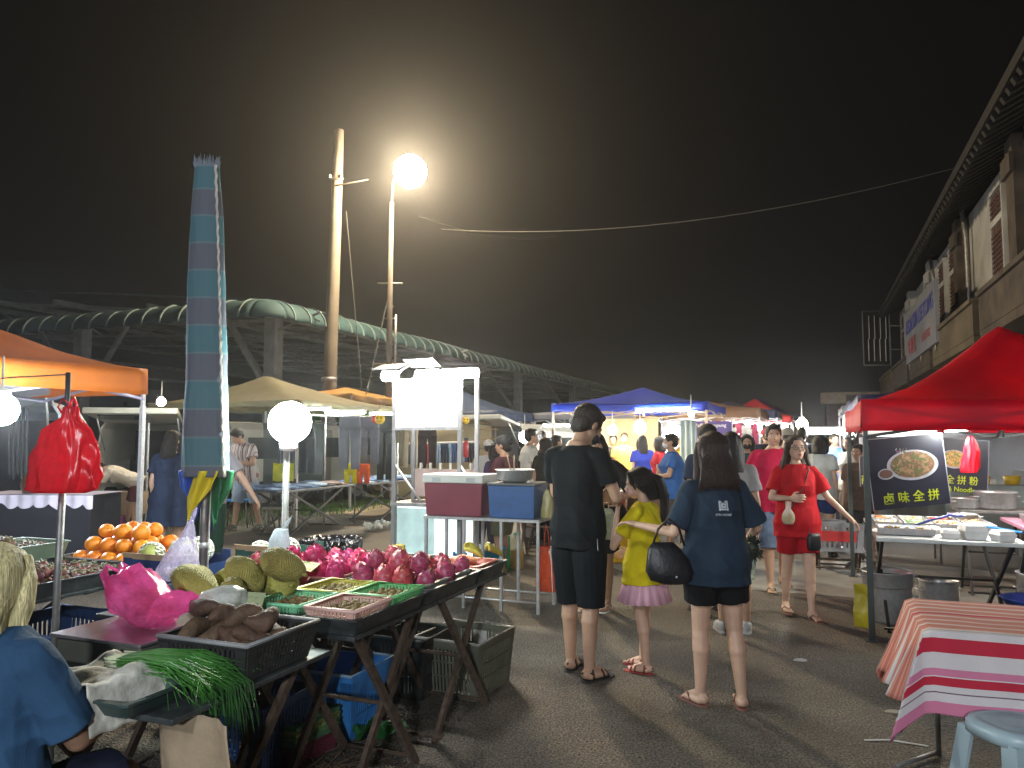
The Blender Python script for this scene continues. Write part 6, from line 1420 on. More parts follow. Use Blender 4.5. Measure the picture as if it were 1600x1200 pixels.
# hanging posters
def poster(label, c4, D, lines, plate, colr, small=None, bowl=True, th=.006):
    """flat board; corners given tl,tr,br,bl as image points at depth D"""
    tl, tr, br, bl = [at(x, y, D) for x, y in c4]; c = (tl + tr + br + bl) / 4; ex = ((tr - tl) + (br - bl)).normalized(); ez0 = ((tl - bl) + (tr - br)).normalized(); ny = ex.cross(ez0).normalized(); ez = ny.cross(ex)
    w_ = ((tr - tl).length + (br - bl).length) / 2; h_ = ((tl - bl).length + (tr - br).length) / 2
    t = thing('food_poster', label, 'poster', c); t.rotation_euler = Matrix((ex, ez, ny)).transposed().to_euler()
    pm = M('poster_navy', (.018, .018, .03), .35, 0, .2, 3)
    B().bx((-w_ / 2, -h_ / 2, -th), (w_ / 2, h_ / 2, 0)).obj('board', pm, t)
    b = B(); q = .006
    b.bx((-w_ / 2, -h_ / 2, .0005), (-w_ / 2 + q, h_ / 2, .002)); b.bx((w_ / 2 - q, -h_ / 2, .0005), (w_ / 2, h_ / 2, .002)); b.bx((-w_ / 2 + q, h_ / 2 - q, .0005), (w_ / 2 - q, h_ / 2, .002)); b.obj('border', M('poster_edge', (.3, .3, .34)), t)
    px, py, rx, ry = plate; rr = random.Random(3)
    b = B(); b.lathe([(1, 0), (1, .0015)], n=40, sx=1, sy=1); o = B().prism([(px + rx * math.cos(a), py + ry * math.sin(a)) for a in [2 * math.pi * i / 40 for i in range(40)]], .001, .003).obj('printed_plate', M('print_white', (.32, .32, .36), .4), t)
    b = B(); b.prism([(px + rx * .86 * math.cos(a), py + .004 + ry * .86 * math.sin(a)) for a in [2 * math.pi * i / 32 for i in range(32)]], .0035, .0045)
    for i in range(150):
        a, d_ = rr.uniform(0, 6.28), math.sqrt(rr.random()) * .78; x, y = px + rx * d_ * math.cos(a), py + ry * d_ * math.sin(a) + .01; s_ = rx * rr.uniform(.06, .14); an = rr.uniform(0, 3)
        b.prism([(x + s_ * math.cos(a2) * math.cos(an) - s_ * .4 * math.sin(a2) * math.sin(an), y + s_ * math.cos(a2) * math.sin(an) + s_ * .4 * math.sin(a2) * math.cos(an)) for a2 in [6.28 * i2 / 7 for i2 in range(7)]], .0046, .0052 + .00001 * i, rr.choice([0, 1, 1, 2]))
    b.obj('printed_food', [M('pf0_' + colr[0], colr[1][0], .4), M('pf1_' + colr[0], colr[1][1], .4), M('pf2_' + colr[0], colr[1][2], .4)], t)
    if bowl:
        B().prism([(px - rx * 1.08 + rx * .32 * math.cos(a), py - ry * .45 + ry * .36 * math.sin(a)) for a in [2 * math.pi * i / 24 for i in range(24)]], .0068, .0078).obj('printed_dip_bowl', MC['print_white'], t)
        B().prism([(px - rx * 1.08 + rx * .26 * math.cos(a), py - ry * .43 + ry * .28 * math.sin(a)) for a in [2 * math.pi * i / 24 for i in range(24)]], .0082, .0088).obj('printed_dip', M('print_dip', (.10, .04, .025)), t)
        b = B()
        for i in range(24): x, y = px - rx * .35 + rr.gauss(0, rx * .18), py + ry * .95 + rr.gauss(0, ry * .12); b.box((x, y, .0062 + .0001 * i), (rx * .08, rx * .02, .0003), i % 3, rz=rr.uniform(0, 3))
        b.obj('printed_herbs', [M('ph0', (.10, .16, .08)), M('ph1', (.3, .1, .25)), M('ph2', (.45, .45, .42))], t)
    for s_, x, y, sz, m in lines: textmesh(s_, sz, m, 'lettering', t, Matrix.Translation((x, y, .003)), ext=.0008, bold=.0012)
    return t
lime = M('lime_print', (.42, .48, .02), .5)
poster('large tilted navy poster of sliced meat with lime green Chinese letters', [(1347, 688), (1465, 676), (1493, 786), (1369, 797)], 6.35, [('卤 味 全 拼', 0, -.215, .098, lime)], (.045, .05, .215, .125), ('meat', ((.16, .09, .05), (.26, .16, .09), (.09, .10, .04))))
poster('second navy poster with a noodle plate and lime green lettering', [(1440, 680), (1552, 690), (1537, 771), (1432, 764)], 8.2, [('全 拼 粉', .09, -.165, .10, lime), ('& Noodle', .09, -.26, .075, lime)], (.0, .06, .15, .10), ('noodle', ((.5, .25, .06), (.6, .4, .12), (.15, .2, .05))), bowl=False)
poster('third poster mostly hidden behind the big one with one green letter', [(1343, 712), (1375, 712), (1375, 760), (1343, 760)], 8.4, [('商', -.05, -.10, .11, lime)], (.03, .1, .05, .03), ('third', ((.3, .2, .1), (.3, .2, .1), (.2, .1, .1))), bowl=False)
tubelamp('thin tube lamp along the top edge of the tilted poster', at(1405, 681, 6.5), .55, 0, EM('poster_tube', (.9, 1., .95), 3), .008)
p = at(1522, 735, 6.9); bag('plastic_bag', 'red plastic bag glowing white on one side in front of the noodle poster', [(-.03, 0, 0, .06, .05), (-.02, 0, .05, .07, .05), (0, 0, .18, .06, .045), (.0, 0, .27, .045, .03), (0, 0, .33, .02, .02)], redf, p + Vector((-.02, 0, -.02)), 0, .12, seed=12)
# hanging wire mesh of jeep side rail skipped ; tablecloth table
a0 = W(*VS(1.80, 3.38)); vt, stt = VS(1.81, 3.37); TW_, TD_, TH_ = 1.5, .70, .75
tb = thing('dining_table', 'folding table hidden under the red and pink striped cloth', 'table', W(vt, stt), RZ)
B().bx((.02, .02, TH_ - .03), (TW_, TD_ - .02, TH_ - .004)).obj('tabletop', wood, tb)
for x, y in ((.32, .1), (.10, .62), (1.3, .1), (1.3, .62)): B().tube([(x, y, 0), (x, y, TH_ - .03)], .013, 8).obj('leg', dsteel, tb)
B().tube([(.1, .62, .02), (-.12, .35, .02)], .012, 6).obj('foot_bar', dsteel, tb)
cols = {'w': (.55, .50, .50), 'r': (.42, .012, .035), 'p': (.52, .16, .26), 's': (.55, .22, .16), 'd': (.12, .08, .09), 'x': (.40, .12, .09)}
keys = list(cols); cm = [M('stripe_' + k_, cols[k_], .85, 0, .08, 6, .25, 300) for k_ in keys]
def bandc(c):   # c = metres inward from the near hem
    seq = [(.05, 'p'), (.057, 'w'), (.085, 'w'), (.089, 'd'), (.115, 'w'), (.150, 'r'), (.158, 'w'), (.185, 'p'), (.215, 'w'), (.219, 'd'), (.25, 'w'), (.315, 'r'), (.35, 'w'), (.354, 'd'), (.385, 'w')]
    for e_, k_ in seq:
        if c < e_: return k_
    c -= .385; m_ = c % .088
    if .30 < c < .335: return 'r'
    return 's' if m_ < .016 or .03 < m_ < .04 else ('x' if m_ < .022 else ('w' if m_ > .07 else 's' if m_ > .055 else 'x'))
hangF, hangL = .34, .36
b = B(); na, nc = 70, 230; tot = hangF + TD_ + .12; W_ = TW_ + hangL
def cl(a, c):    # a: along, <0 hangs left ; c from near hem
    x = a; y = c - hangF; z = TH_ + .001; e = max(0, -a); f = max(0, -y); g_ = max(0, y - TD_)
    if e: x = -.015 - .34 * e; z -= e * .93
    if f: y = -.015 - .06 * f - .02 * math.sin(a * 14) * f * 2; z -= f
    if g_: y = TD_ + .01; z -= g_
    if e and f: z = TH_ - max(e, f) - .25 * min(e, f); x = -.02 - .38 * min(e, f) - .08 * e; y = -.02 - .38 * min(e, f) - .05 * f
    if e and not f: x -= .02 * math.sin(c * 30) * e * 4
    z += .004 * nz((a * 6, c * 6, 0)) if not (e or f) else .0
    return (x, y, z)
vs = []; 
for j in range(nc + 1):
    for i in range(na + 1): vs.append(cl(-hangL + W_ * i / na, tot * j / nc))
fs = []; ms = []
for j in range(nc):
    k_ = keys.index(bandc(tot * (j + .5) / nc))
    for i in range(na): fs.append((j * (na + 1) + i, j * (na + 1) + i + 1, (j + 1) * (na + 1) + i + 1, (j + 1) * (na + 1) + i)); ms.append(k_)
b.v = vs; b.f = fs; b.m = ms; b.s = [True] * len(fs)
o = b.obj('tablecloth', cm, None, W(vt, stt), RZ, solid=.002); tag(o, 'red, pink and white striped cloth draped over the right front table', 'tablecloth')
# stool
sp_ = at(1592, 1120, 3.1); stm = M('stool_plastic', (.30, .38, .41), .4, 0, .12, 7, .05, 30)
so_ = thing('plastic_stool', 'worn blue grey plastic stool in the lower right corner', 'stool', (sp_.x + .0, 3.12, 0), R(12))
b = B(); Q = [(0, .17), (.02, .165), (.03, .15)]
b.rings([(0, 0, .40, .165, .165), (0, 0, .435, .16, .16), (0, 0, .45, .148, .148), (0, 0, .452, .12, .12), (0, 0, .446, .11, .11), (0, 0, .452, .10, .10), (0, 0, .446, .08, .08), (0, 0, .452, .07, .07), (0, 0, .446, .05, .05), (0, 0, .45, .03, .03)], n=40, pw=.75); b.obj('seat', stm, so_)
for sx in (-1, 1):
    for sy in (-1, 1):
        b = B(); b.loft([[(sx * (.115 + k_ + a), sy * (.115 + k_ + c), z) for a, c in ((-.045, .028), (.028, .028), (.028, -.045), (.012, -.045), (.012, .012), (-.045, .012))] for z, k_ in ((0, .055), (.2, .028), (.41, 0))], sm=False); b.obj('leg', stm, so_)
for z, k_ in ((.14, .036),):
    b = B(); r_ = .13 + k_
    for p_, q_ in (((-r_, -r_), (r_, -r_)), ((r_, -r_), (r_, r_)), ((r_, r_), (-r_, r_)), ((-r_, r_), (-r_, -r_))): b.tube([(p_[0], p_[1], z), (q_[0], q_[1], z)], .014, 6)
    b.obj('stretcher', stm, so_)
b = B(); b.tube([(0, 0, .004), (.12, .05, .006), (.3, .04, .004)], .004, 4); p = at(1440, 1140, 4.0); tag(b.obj('straw', paper, None, (p.x - .25, 4.1, 0), -.4), 'pale stick lying on the asphalt by the striped table', 'litter')
for i, (px, py, lb) in enumerate([(1250, 1023, 'flattened pale cup lid on the asphalt in the open lane'), (735, 1195, 'crumpled yellow leaf near the bottom edge on the ground'), (1395, 1100, 'small pale scrap left of the striped cloth')]):
    D = 1874 / (py - 685); p = at(px, py, D); o = B().rings([(0, 0, 0, .05, .035), (0, 0, .006, .045, .03)], n=14, fn=lambda i, t: 1 + .3 * nz((math.cos(t), math.sin(t), 3))).obj('litter', M('litter_%d' % i, [(.35, .36, .36), (.4, .26, .08), (.3, .27, .2)][i], .8), None, (p.x, p.y, .001)); tag(o, lb, 'litter')

# ================================================================ MID AND FAR STALL TABLES
def stall_table(label, loc, rz, w_, d_, h_, cloth_col, nm, n, goods, gl, seed):
    t = thing('stall_table', label, 'table', loc, rz); b = B(); b.bx((0, 0, h_ - .03), (w_, d_, h_)); b.obj('tabletop', greyp, t)
    b = B(); b.grid(lambda u, v: (-.01 + (w_ + .02) * u, -.012 - .01 * math.sin(u * 40), h_ * (1 - .6 * v)), 40, 2); b.obj('table_skirt', M(nm, cloth_col, .8, 0, .1, 4, trl=.15), t, solid=.003)
    for x in (.05, w_ - .05):
        for y in (.05, d_ - .05): B().tube([(x, y, 0), (x, y, h_ - .03)], .012, 6).obj('leg', dsteel, t)
    rr = random.Random(seed); pos = Matrix.Translation(loc) @ Matrix.Rotation(rz, 4, 'Z')
    for i in range(n):
        c, kind = goods[i % len(goods)]; x, y = (i + .5) / n * w_, rr.uniform(.12, d_ - .12); p = pos @ Vector((x, y, h_ + .001)); s_ = rr.uniform(.07, .12); b = B()
        if kind == 'tub': b.lathe([(s_ * .8, 0), (s_, s_ * 1.1), (s_ * .95, s_ * 1.1), (s_ * .75, .01)], n=16)
        elif kind == 'box': b.box((0, 0, s_ * .5), (s_ * 2, s_ * 1.6, s_))
        else: b.lathe([(s_ * .35, 0), (s_ * .4, s_ * 1.6), (s_ * .15, s_ * 2), (s_ * .15, s_ * 2.3)], n=12)
        colname = gl[i % len(gl)]
        o = b.obj({'tub': 'food_tub', 'box': 'goods_box', 'jar': 'jar'}[kind], M('goods_%s' % colname, c, .45, rnd=.1), None, p, rr.uniform(-.3, .3), bevel=.004 if kind == 'box' else 0); tag(o, '%s %s %s' % (colname, {'tub': 'food tub', 'box': 'box', 'jar': 'jar'}[kind], label.split(';')[1] if ';' in label else 'on the stall table'), {'tub': 'tub', 'box': 'box', 'jar': 'jar'}[kind], '%s %s %s' % (colname, kind, label[:30]))
    t['label'] = label.split(';')[0]
    return t
warmg = [((.7, .16, .02), 'tub'), ((.6, .5, .35), 'box'), ((.6, .25, .05), 'tub'), ((.3, .12, .1), 'tub'), ((.7, .6, .4), 'box'), ((.6, .1, .02), 'box')]; wl = ['orange', 'cream', 'amber', 'brown', 'pale', 'vermilion']
stall_table('warm lit snack table under the vivid blue tent;under the vivid blue tent', W(vc + .0, scx - .5), RZ, 1.9, .9, .80, (.5, .3, .12), 'snack_skirt', 12, warmg, wl, 1)
stall_table('side table of orange tubs in front of the blue shirt seller;before the blue shirt seller', (gx(985, 10.9), 11.2, 0), RZ + R(20), .9, .55, .78, (.18, .10, .06), 'brown_skirt', 8, warmg, wl, 2)
coolg = [((.7, .7, .7), 'box'), ((.75, .5, .05), 'tub'), ((.6, .7, .75), 'jar'), ((.2, .5, .25), 'box')]; cl_ = ['white', 'yellow', 'clear', 'green']
stall_table('white lit food counter with glass jars under the dark blue tent;on the white lit counter', W(vr + .35, sr + 5.3), RZ, 1.9, .6, .95, (.45, .5, .48), 'counter_skirt', 10, [((.75, .75, .72), 'box'), ((.75, .45, .02), 'tub'), ((.7, .75, .8), 'jar'), ((.7, .35, .02), 'tub')], ['white', 'golden', 'glassy', 'amber orange'], 3)
stall_table('folding food table below the white lit counter;on the lower counter', W(vr + .15, sr + 4.3), RZ, 1.0, .6, .80, (.16, .18, .17), 'lower_skirt', 6, [((.4, .3, .2), 'box'), ((.5, .5, .48), 'tub'), ((.12, .12, .12), 'box')], ['tan', 'pale grey', 'dark'], 4)
stall_table('table of white boxes under the brown canopy;under the brown canopy', W(vc + 1.1, scx + 3.4), RZ, 2.2, .6, .85, (.5, .5, .5), 'brown_tent_skirt', 10, coolg, cl_, 5)
stall_table('stall table under the navy canopy farther on;under the navy canopy', W(vc + 1.3, scx + 7), RZ, 2.2, .6, .85, (.4, .35, .5), 'navy_tent_skirt', 9, coolg, cl_, 6)
stall_table('far stall table below the small pointed red canopy;below the pointed red canopy', W(vc + 1.8, scx + 11), RZ, 2.2, .6, .85, (.6, .6, .6), 'red_tent_skirt', 9, coolg, cl_, 7)
stall_table('small table under the faded blue canopy;under the faded blue canopy', W(vb - 3.2, sb - .3), RZ, 2.4, .6, .82, (.10, .12, .13), 'faded_skirt', 8, [((.5, .5, .02), 'tub'), ((.3, .3, .3), 'box')], ['yellow green', 'grey'], 8)
# bright backdrop panels and banner (cloth, lit by the bulbs)
def backdrop(label, p0, p1, z0, z1, col, nm, name='backdrop'):
    b = B(); p0, p1 = Vector(p0), Vector(p1); d = (p1 - p0); nrm = Vector((d.y, -d.x, 0)).normalized()
    b.grid(lambda u, v: tuple(p0 + d * u + nrm * (.03 * math.sin(u * 19)) + Vector((0, 0, z0 + (z1 - z0) * v))), 30, 3)
    return tag(b.obj(name, M(nm, col, .8, 0, .1, 3, trl=.2), solid=.003), label, 'backdrop')
def H0(v): return Vector((v.x, v.y, 0))
backdrop('cream back curtain of the vivid blue tent', H0(W(vc + .0, scx + 2.9)), H0(W(vc + 1.5, scx + 2.9)), .8, 2.0, (.6, .45, .28), 'cream_curtain')
backdrop('white back curtain behind the lit food counter', H0(W(vr + .9, sr + 7.9)), H0(W(vr + 3.6, sr + 7.9)), .6, 2.05, (.7, .72, .75), 'white_curtain')
backdrop('pale panel behind the tables under the brown canopy', H0(W(vc + 1.0, scx + 6.2)), H0(W(vc + 2.7, scx + 6.2)), .6, 2.0, (.62, .62, .6), 'pale_panel')
backdrop('grey green sheet hanging at the corner of the blue tent', at(1062, 665, 14.4) * 1, at(1088, 665, 14.2), -1.2, .1, (.30, .36, .34), 'grey_green_sheet')
bp_ = at(1108, 668, 14.6); bn_ = thing('stall_banner', 'purple stall banner with small white lettering beside the brown canopy', 'banner', bp_, RZ)
B().bx((-.42, 0, -.5), (.42, .01, .12)).obj('banner_cloth', M('purple_banner', (.05, .03, .16), .6), bn_)
textmesh('Waffle Kampung', .095, M('banner_print', (.6, .6, .6)), 'lettering', bn_, Matrix.Translation((0, -.003, .04)) @ Matrix.Rotation(math.pi / 2, 4, 'X'), ext=.001)
# strings of things hanging under the brown canopy
for i in range(7):
    p = at(1130 + i * 8, 662 + (i % 3) * 3, 17.5); o = trousers(['longest', 'second', 'third', 'fourth', 'fifth', 'sixth', 'last'][i] + ' white hanging cloth in the row under the far canopy', p, .5, .09, (.7, .7, .68) if i % 3 else (.6, .1, .2), 'far_cloth_%d' % (i % 3), 0, .4, 'hanging_cloth')
# papers on the van side, extra crates behind
# ================================================================ PEOPLE IN THE MARKET
blk = (.012, .010, .009); brn = (.035, .018, .012)
tee = lambda nm, c, **k: dict(mat=cloth('cloth_' + nm, c), **k)
sk = lambda nm, c: cloth('cloth_' + nm, c)
def P_(px, D): return (gx(px, D), D, 0)
# man in black
def x1(c):
    h = c['h']
    for q in (-1, 1): B().tube([c['T']((q * .17, -.05, .93)), (q * .178, -.05, .8), (q * .18, -.03, .5)], .0022, 4).obj('side_piping', M('white_piping', (.5, .5, .5)), c['root'])
    facemask(c)
person('tall man in a black shirt and long black shorts holding his hands together', P_(902, 5.2), R(-38), 1.80, 'm', 'mid', .006, .99, hs=1.1, feet=((-.10, .06), (.11, -.05)), fa=(12, -14), arms={'L': ((-.24, .10, 1.13), (-.05, .33, 1.10), .7), 'R': ((.25, .06, 1.12), (.09, .32, 1.08), .8)}, head=(-14, -34), top=tee('black', (.007, .009, .011), hem=.80, loose=.016, straight=.155), bottom=('shorts', .44, sk('black_short', (.006, .008, .010)), .022), hair=('short', (.03, .022, .018), 'cropped_hair'), shoes=('sandal', (.015, .015, .015)), extra=x1)
# woman behind him in loose black
person('person in a loose black top behind the tall man, bending an arm', (gx(934, 7.2), 7.2, 0), R(150), 1.62, 'f', 'mid', .009, 1.22, feet=((-.09, 0), (.09, .05)), arms={'L': ((-.40, .02, 1.14), (-.16, .26, 1.05), .7), 'R': ((.30, .05, 1.12), (.10, .30, 1.0), .8)}, head=(20, -25), top=tee('black2', (.010, .010, .012), hem=.80, loose=.05, sleeve=.95, flare=.03), bottom=('shorts', .55, sk('black_short2', (.012, .012, .014)), .02), hair=('bob', blk), shoes=('flipflop', (.5, .48, .45)), extra=facemask)
p = at(948, 842, 6.9); t = bag('plastic_bag', 'pale plastic bag of green vegetables carried behind the tall man', [(0, 0, 0, .07, .06), (0, 0, .08, .10, .08), (0, 0, .18, .09, .07), (0, 0, .27, .04, .03)], FILM('veg_film', (.5, .5, .38), .3), p, 0, .08, seed=14, handles=[[(-.02, 0, .25), (-.03, 0, .33), (0, 0, .38), (.02, 0, .33), (.02, 0, .25)]])
# girl
def xg(c):
    facemask(c, (.6, .35, .32), 'pink_mask')
    h = c['h']; b = B(); b.tube([h((-.05, .0, .2)), h((0, .03, .225)), h((.05, .0, .2))], .008, 6); b.obj('hair_band', blackp, c['root'])
person('girl in a yellow shirt and pleated pink skirt raising a hand to her face', P_(1004, 5.3), R(52), 1.34, 'f', 'light', .0065, .92, feet=((-.07, -.04), (.08, .07)), fa=(5, -5), arms={'L': ((-.19, .20, 1.06), (-.10, .20, 1.40), .9), 'R': ((.20, .05, 1.10), (.14, .22, 1.0), .6)}, head=(10, -10), hs=1.16, bust=.05, top=tee('yellow', (.58, .46, .012), hem=.76, loose=.03, sleeve=.6, straight=.15, flare=.03), bottom=('skirt', .60, M('pink_pleats', (.60, .33, .40), .8, 0, .12, 4), .035, .045), hair=('pony', (.015, .010, .008)), shoes=('sandal', (.28, .035, .03)), extra=xg)
# woman in navy tee
def xw(c):
    for ts, z, sz, bd in (('回', 1.275, .062, .003), ('SYN HOME', 1.222, .020, .0006)):
        o = textmesh(ts, sz, M('pale_print', (.42, .45, .47)), 'printed_logo', c['shirt'], Matrix.Translation((.0, -.5, z)) @ Matrix.Rotation(math.pi / 2, 4, 'X'), ext=.0, bold=bd)
        project(o, c['shirt'], 1, .0025)
person('woman in a navy shirt and black shorts reaching her left hand to the girl', P_(1114, 4.6), R(6), 1.58, 'f', 'light', .006, 1.02, hs=1.12, feet=((-.10, .05), (.14, -.03)), fa=(22, -18), arms={'L': ((-.28, -.02, 1.10), (-.46, .18, 1.13), .35), 'R': ((.30, .04, 1.12), (.31, .20, 1.03), 1.0)}, head=(3, -4), bust=.4, top=tee('navy', (.018, .032, .052), hem=.775, loose=.028, sleeve=.86, straight=.168, flare=.012), bottom=('shorts', .655, sk('black_short3', (.008, .008, .009)), .022), hair=('long', (.028, .014, .011), 'dark_brown_hair', (-.075, .12, .04)), shoes=('flipflop', (.17, .07, .05)), extra=xw)
hb = thing('handbag', 'black shoulder handbag on the arm of the woman in navy', 'handbag', at(1044, 912, 4.5), R(4))
b = B(); b.rings([(.03, 0, 0, .07, .035), (.02, 0, .02, .115, .055), (.01, 0, .07, .14, .065), (-.0, 0, .14, .125, .05), (-.02, 0, .20, .095, .03), (-.03, 0, .24, .06, .016)], n=28, pw=.8, fn=lambda i, t: 1 + .16 * nz((math.cos(t) * 2, math.sin(t) * 2, i), 1, 2)); b.obj('bag_body', M('black_leather', (.010, .010, .013), .45, 0, .4, 20, .2, 60), hb)
B().tube([(-.09, 0, .22), (-.06, -.02, .32), (.0, -.03, .38), (.06, -.02, .33), (.10, 0, .22)], .007, 8).obj('strap', M('strap_brown', (.03, .012, .01), .5), hb); B().ell((.03, -.072, .05), (.007, .003, .007)).obj('stud', steel, hb)
gp = thing('herb_bundle', 'dark leafy herb bundle dangling from the navy shirt woman\'s right hand', 'vegetable', at(1176, 862, 4.72))
b = B(); rn = random.Random(4)
for i in range(170):
    d = Vector((rn.gauss(0, 1), rn.gauss(0, 1), rn.gauss(0, 1))).normalized(); p = Vector((d.x * .05, d.y * .045, d.z * .055 + .02)); q = d.cross(Vector((0, .3, 1))).normalized() * .009; l = d * rn.uniform(.02, .035)
    b.add([p - q, p + q, p + l + q * .3, p + l - q * .3], [(0, 1, 2, 3)], 0)
b.ell((0, 0, .02), (.042, .038, .045)); b.obj('leaves', M('dark_leaves', (.015, .022, .012), .6), gp); B().tube([(0, 0, .05), (-.01, 0, .12)], .008, 6).obj('stems', M('herb_stem', (.15, .2, .08)), gp)
bag('plastic_bag', 'thin clear bag hanging below the dark herb bundle', [(0, 0, 0, .03, .025), (0, 0, .05, .04, .03), (0, 0, .12, .03, .02), (0, 0, .16, .012, .01)], FILM('thin_clear', (.55, .6, .55), .6), at(1170, 905, 4.75), 0, .1, seed=3)
# pair behind her
person('woman with long black hair and a pale grey shirt facing down the lane', P_(1141, 6.3), R(-8), 1.62, 'f', 'mid', .009, 1.0, top=tee('palegrey', (.32, .30, .29), hem=.8, loose=.025), bottom=('shorts', .55, sk('blue_short', (.04, .07, .13)), .02), hair=('long', blk, 'black_hair', (-.26, .10, .04)), shoes=('shoe', (.35, .34, .33)))
person('dark haired man behind the navy shirt woman wearing a dark blue shirt', P_(1108, 7.0), R(14), 1.70, 'm', 'mid', .010, 1.02, head=(10, -12), top=tee('darkblue', (.02, .03, .055)), bottom=('shorts', .5, sk('khaki', (.20, .15, .10))), hair=('short', blk), shoes=('shoe', (.03, .03, .03)))
# red couple
def polo(c):
    T = c['T']; b = B(); b.tube([T((-.055, .05, 1.45)), T((-.02, .085, 1.40)), T((0, .11, 1.36))], [.012, .014, .006], 6, sq=.5); b.tube([T((.055, .05, 1.45)), T((.02, .085, 1.40)), T((0, .11, 1.36))], [.012, .014, .006], 6, sq=.5); b.tube([T((-.06, .03, 1.455)), T((-.05, -.05, 1.465)), T((.05, -.05, 1.465)), T((.06, .03, 1.455))], .010, 6); b.obj('collar', cloth('cloth_collar', (.52, .02, .05)), c['root'])
person('man in a crimson polo shirt and denim shorts walking toward the camera', P_(1207, 8.1), R(174), 1.72, 'm', 'mid', .0075, 1.06, feet=((-.10, -.16, .03), (.09, .14)), arms={'L': ((-.25, .02, 1.12), (-.25, .12, .88), .8), 'R': ((.26, -.03, 1.13), (.27, .05, .87), .9)}, head=(-6, -2), top=tee('crimson', (.34, .008, .04), hem=.80, loose=.025, sleeve=.7, straight=.165), bottom=('shorts', .43, M('denim_shorts', (.09, .13, .20), .9, 0, .35, 14, .3, 200), .022), hair=('short', blk), shoes=('flipflop', (.12, .10, .08)), extra=polo)
def xr(c):
    glasses(c); T = c['T']; b = B(); b.tube([T((-.09, .10, 1.40)), T((-.02, .165, 1.25)), T((.06, .165, 1.1)), T((.15, .13, .95)), T((.19, .08, .86))], .008, 6, sq=.5); b.tube([T((-.09, .10, 1.40)), T((-.10, 0, 1.45)), T((0, -.11, 1.3)), T((.16, -.13, 1.0)), T((.20, .0, .86))], .008, 6, sq=.5); b.obj('bag_strap', M('strap_black', (.02, .012, .012), .5), c['root'])
person('woman in a red shirt and red shorts with glasses carrying a drink bag', P_(1241, 6.9), R(176), 1.58, 'f', 'light', .007, 1.0, hs=1.08, feet=((-.08, .12), (.09, -.14, .02)), fa=(5, -5), arms={'R': ((.25, .05, 1.13), (.13, .26, 1.14), 1.2), 'L': ((-.29, .02, 1.13), (-.45, .12, .95), .5)}, head=(4, 6), top=tee('red', (.42, .010, .016), hem=.76, loose=.03, sleeve=.75, straight=.16, flare=.01), bottom=('shorts', .60, sk('red_short', (.34, .008, .014)), .018), hair=('long', brn, 'wavy_brown_hair', (-.15, .155, .06)), shoes=('flipflop', (.2, .08, .06)), extra=xr)
dk_ = at(1232, 818, 6.62); db = thing('drink_bag', 'small clear bag of yellow drink held by the red shirt woman', 'plastic bag', dk_)
B().rings([(0, 0, 0, .035, .03), (0, 0, .03, .052, .035), (0, 0, .07, .05, .033), (0, 0, .085, .045, .03)], n=20).obj('drink', M('yellow_drink', (.55, .42, .08), .2, trl=.4), db)
B().rings([(0, 0, -.004, .038, .033), (0, 0, .03, .057, .04), (0, 0, .08, .052, .036), (0, 0, .13, .02, .015), (.005, 0, .19, .028, .02)], n=20, cap=False).obj('film', FILM('drink_film', (.7, .7, .66), .55), db)
pu = thing('purse', 'small black crossbody purse at the hip of the red shirt woman', 'purse', at(1272, 860, 6.75), .2)
B().rings([(0, 0, 0, .045, .025), (0, 0, .02, .06, .03), (0, 0, .12, .06, .03), (0, 0, .15, .045, .02)], n=20, pw=.6).obj('purse_body', MC['black_leather'], pu); B().tube([(-.05, 0, .14), (-.03, 0, .2), (.02, 0, .22)], .004, 5).obj('strap_end', MC['strap_black'], pu)
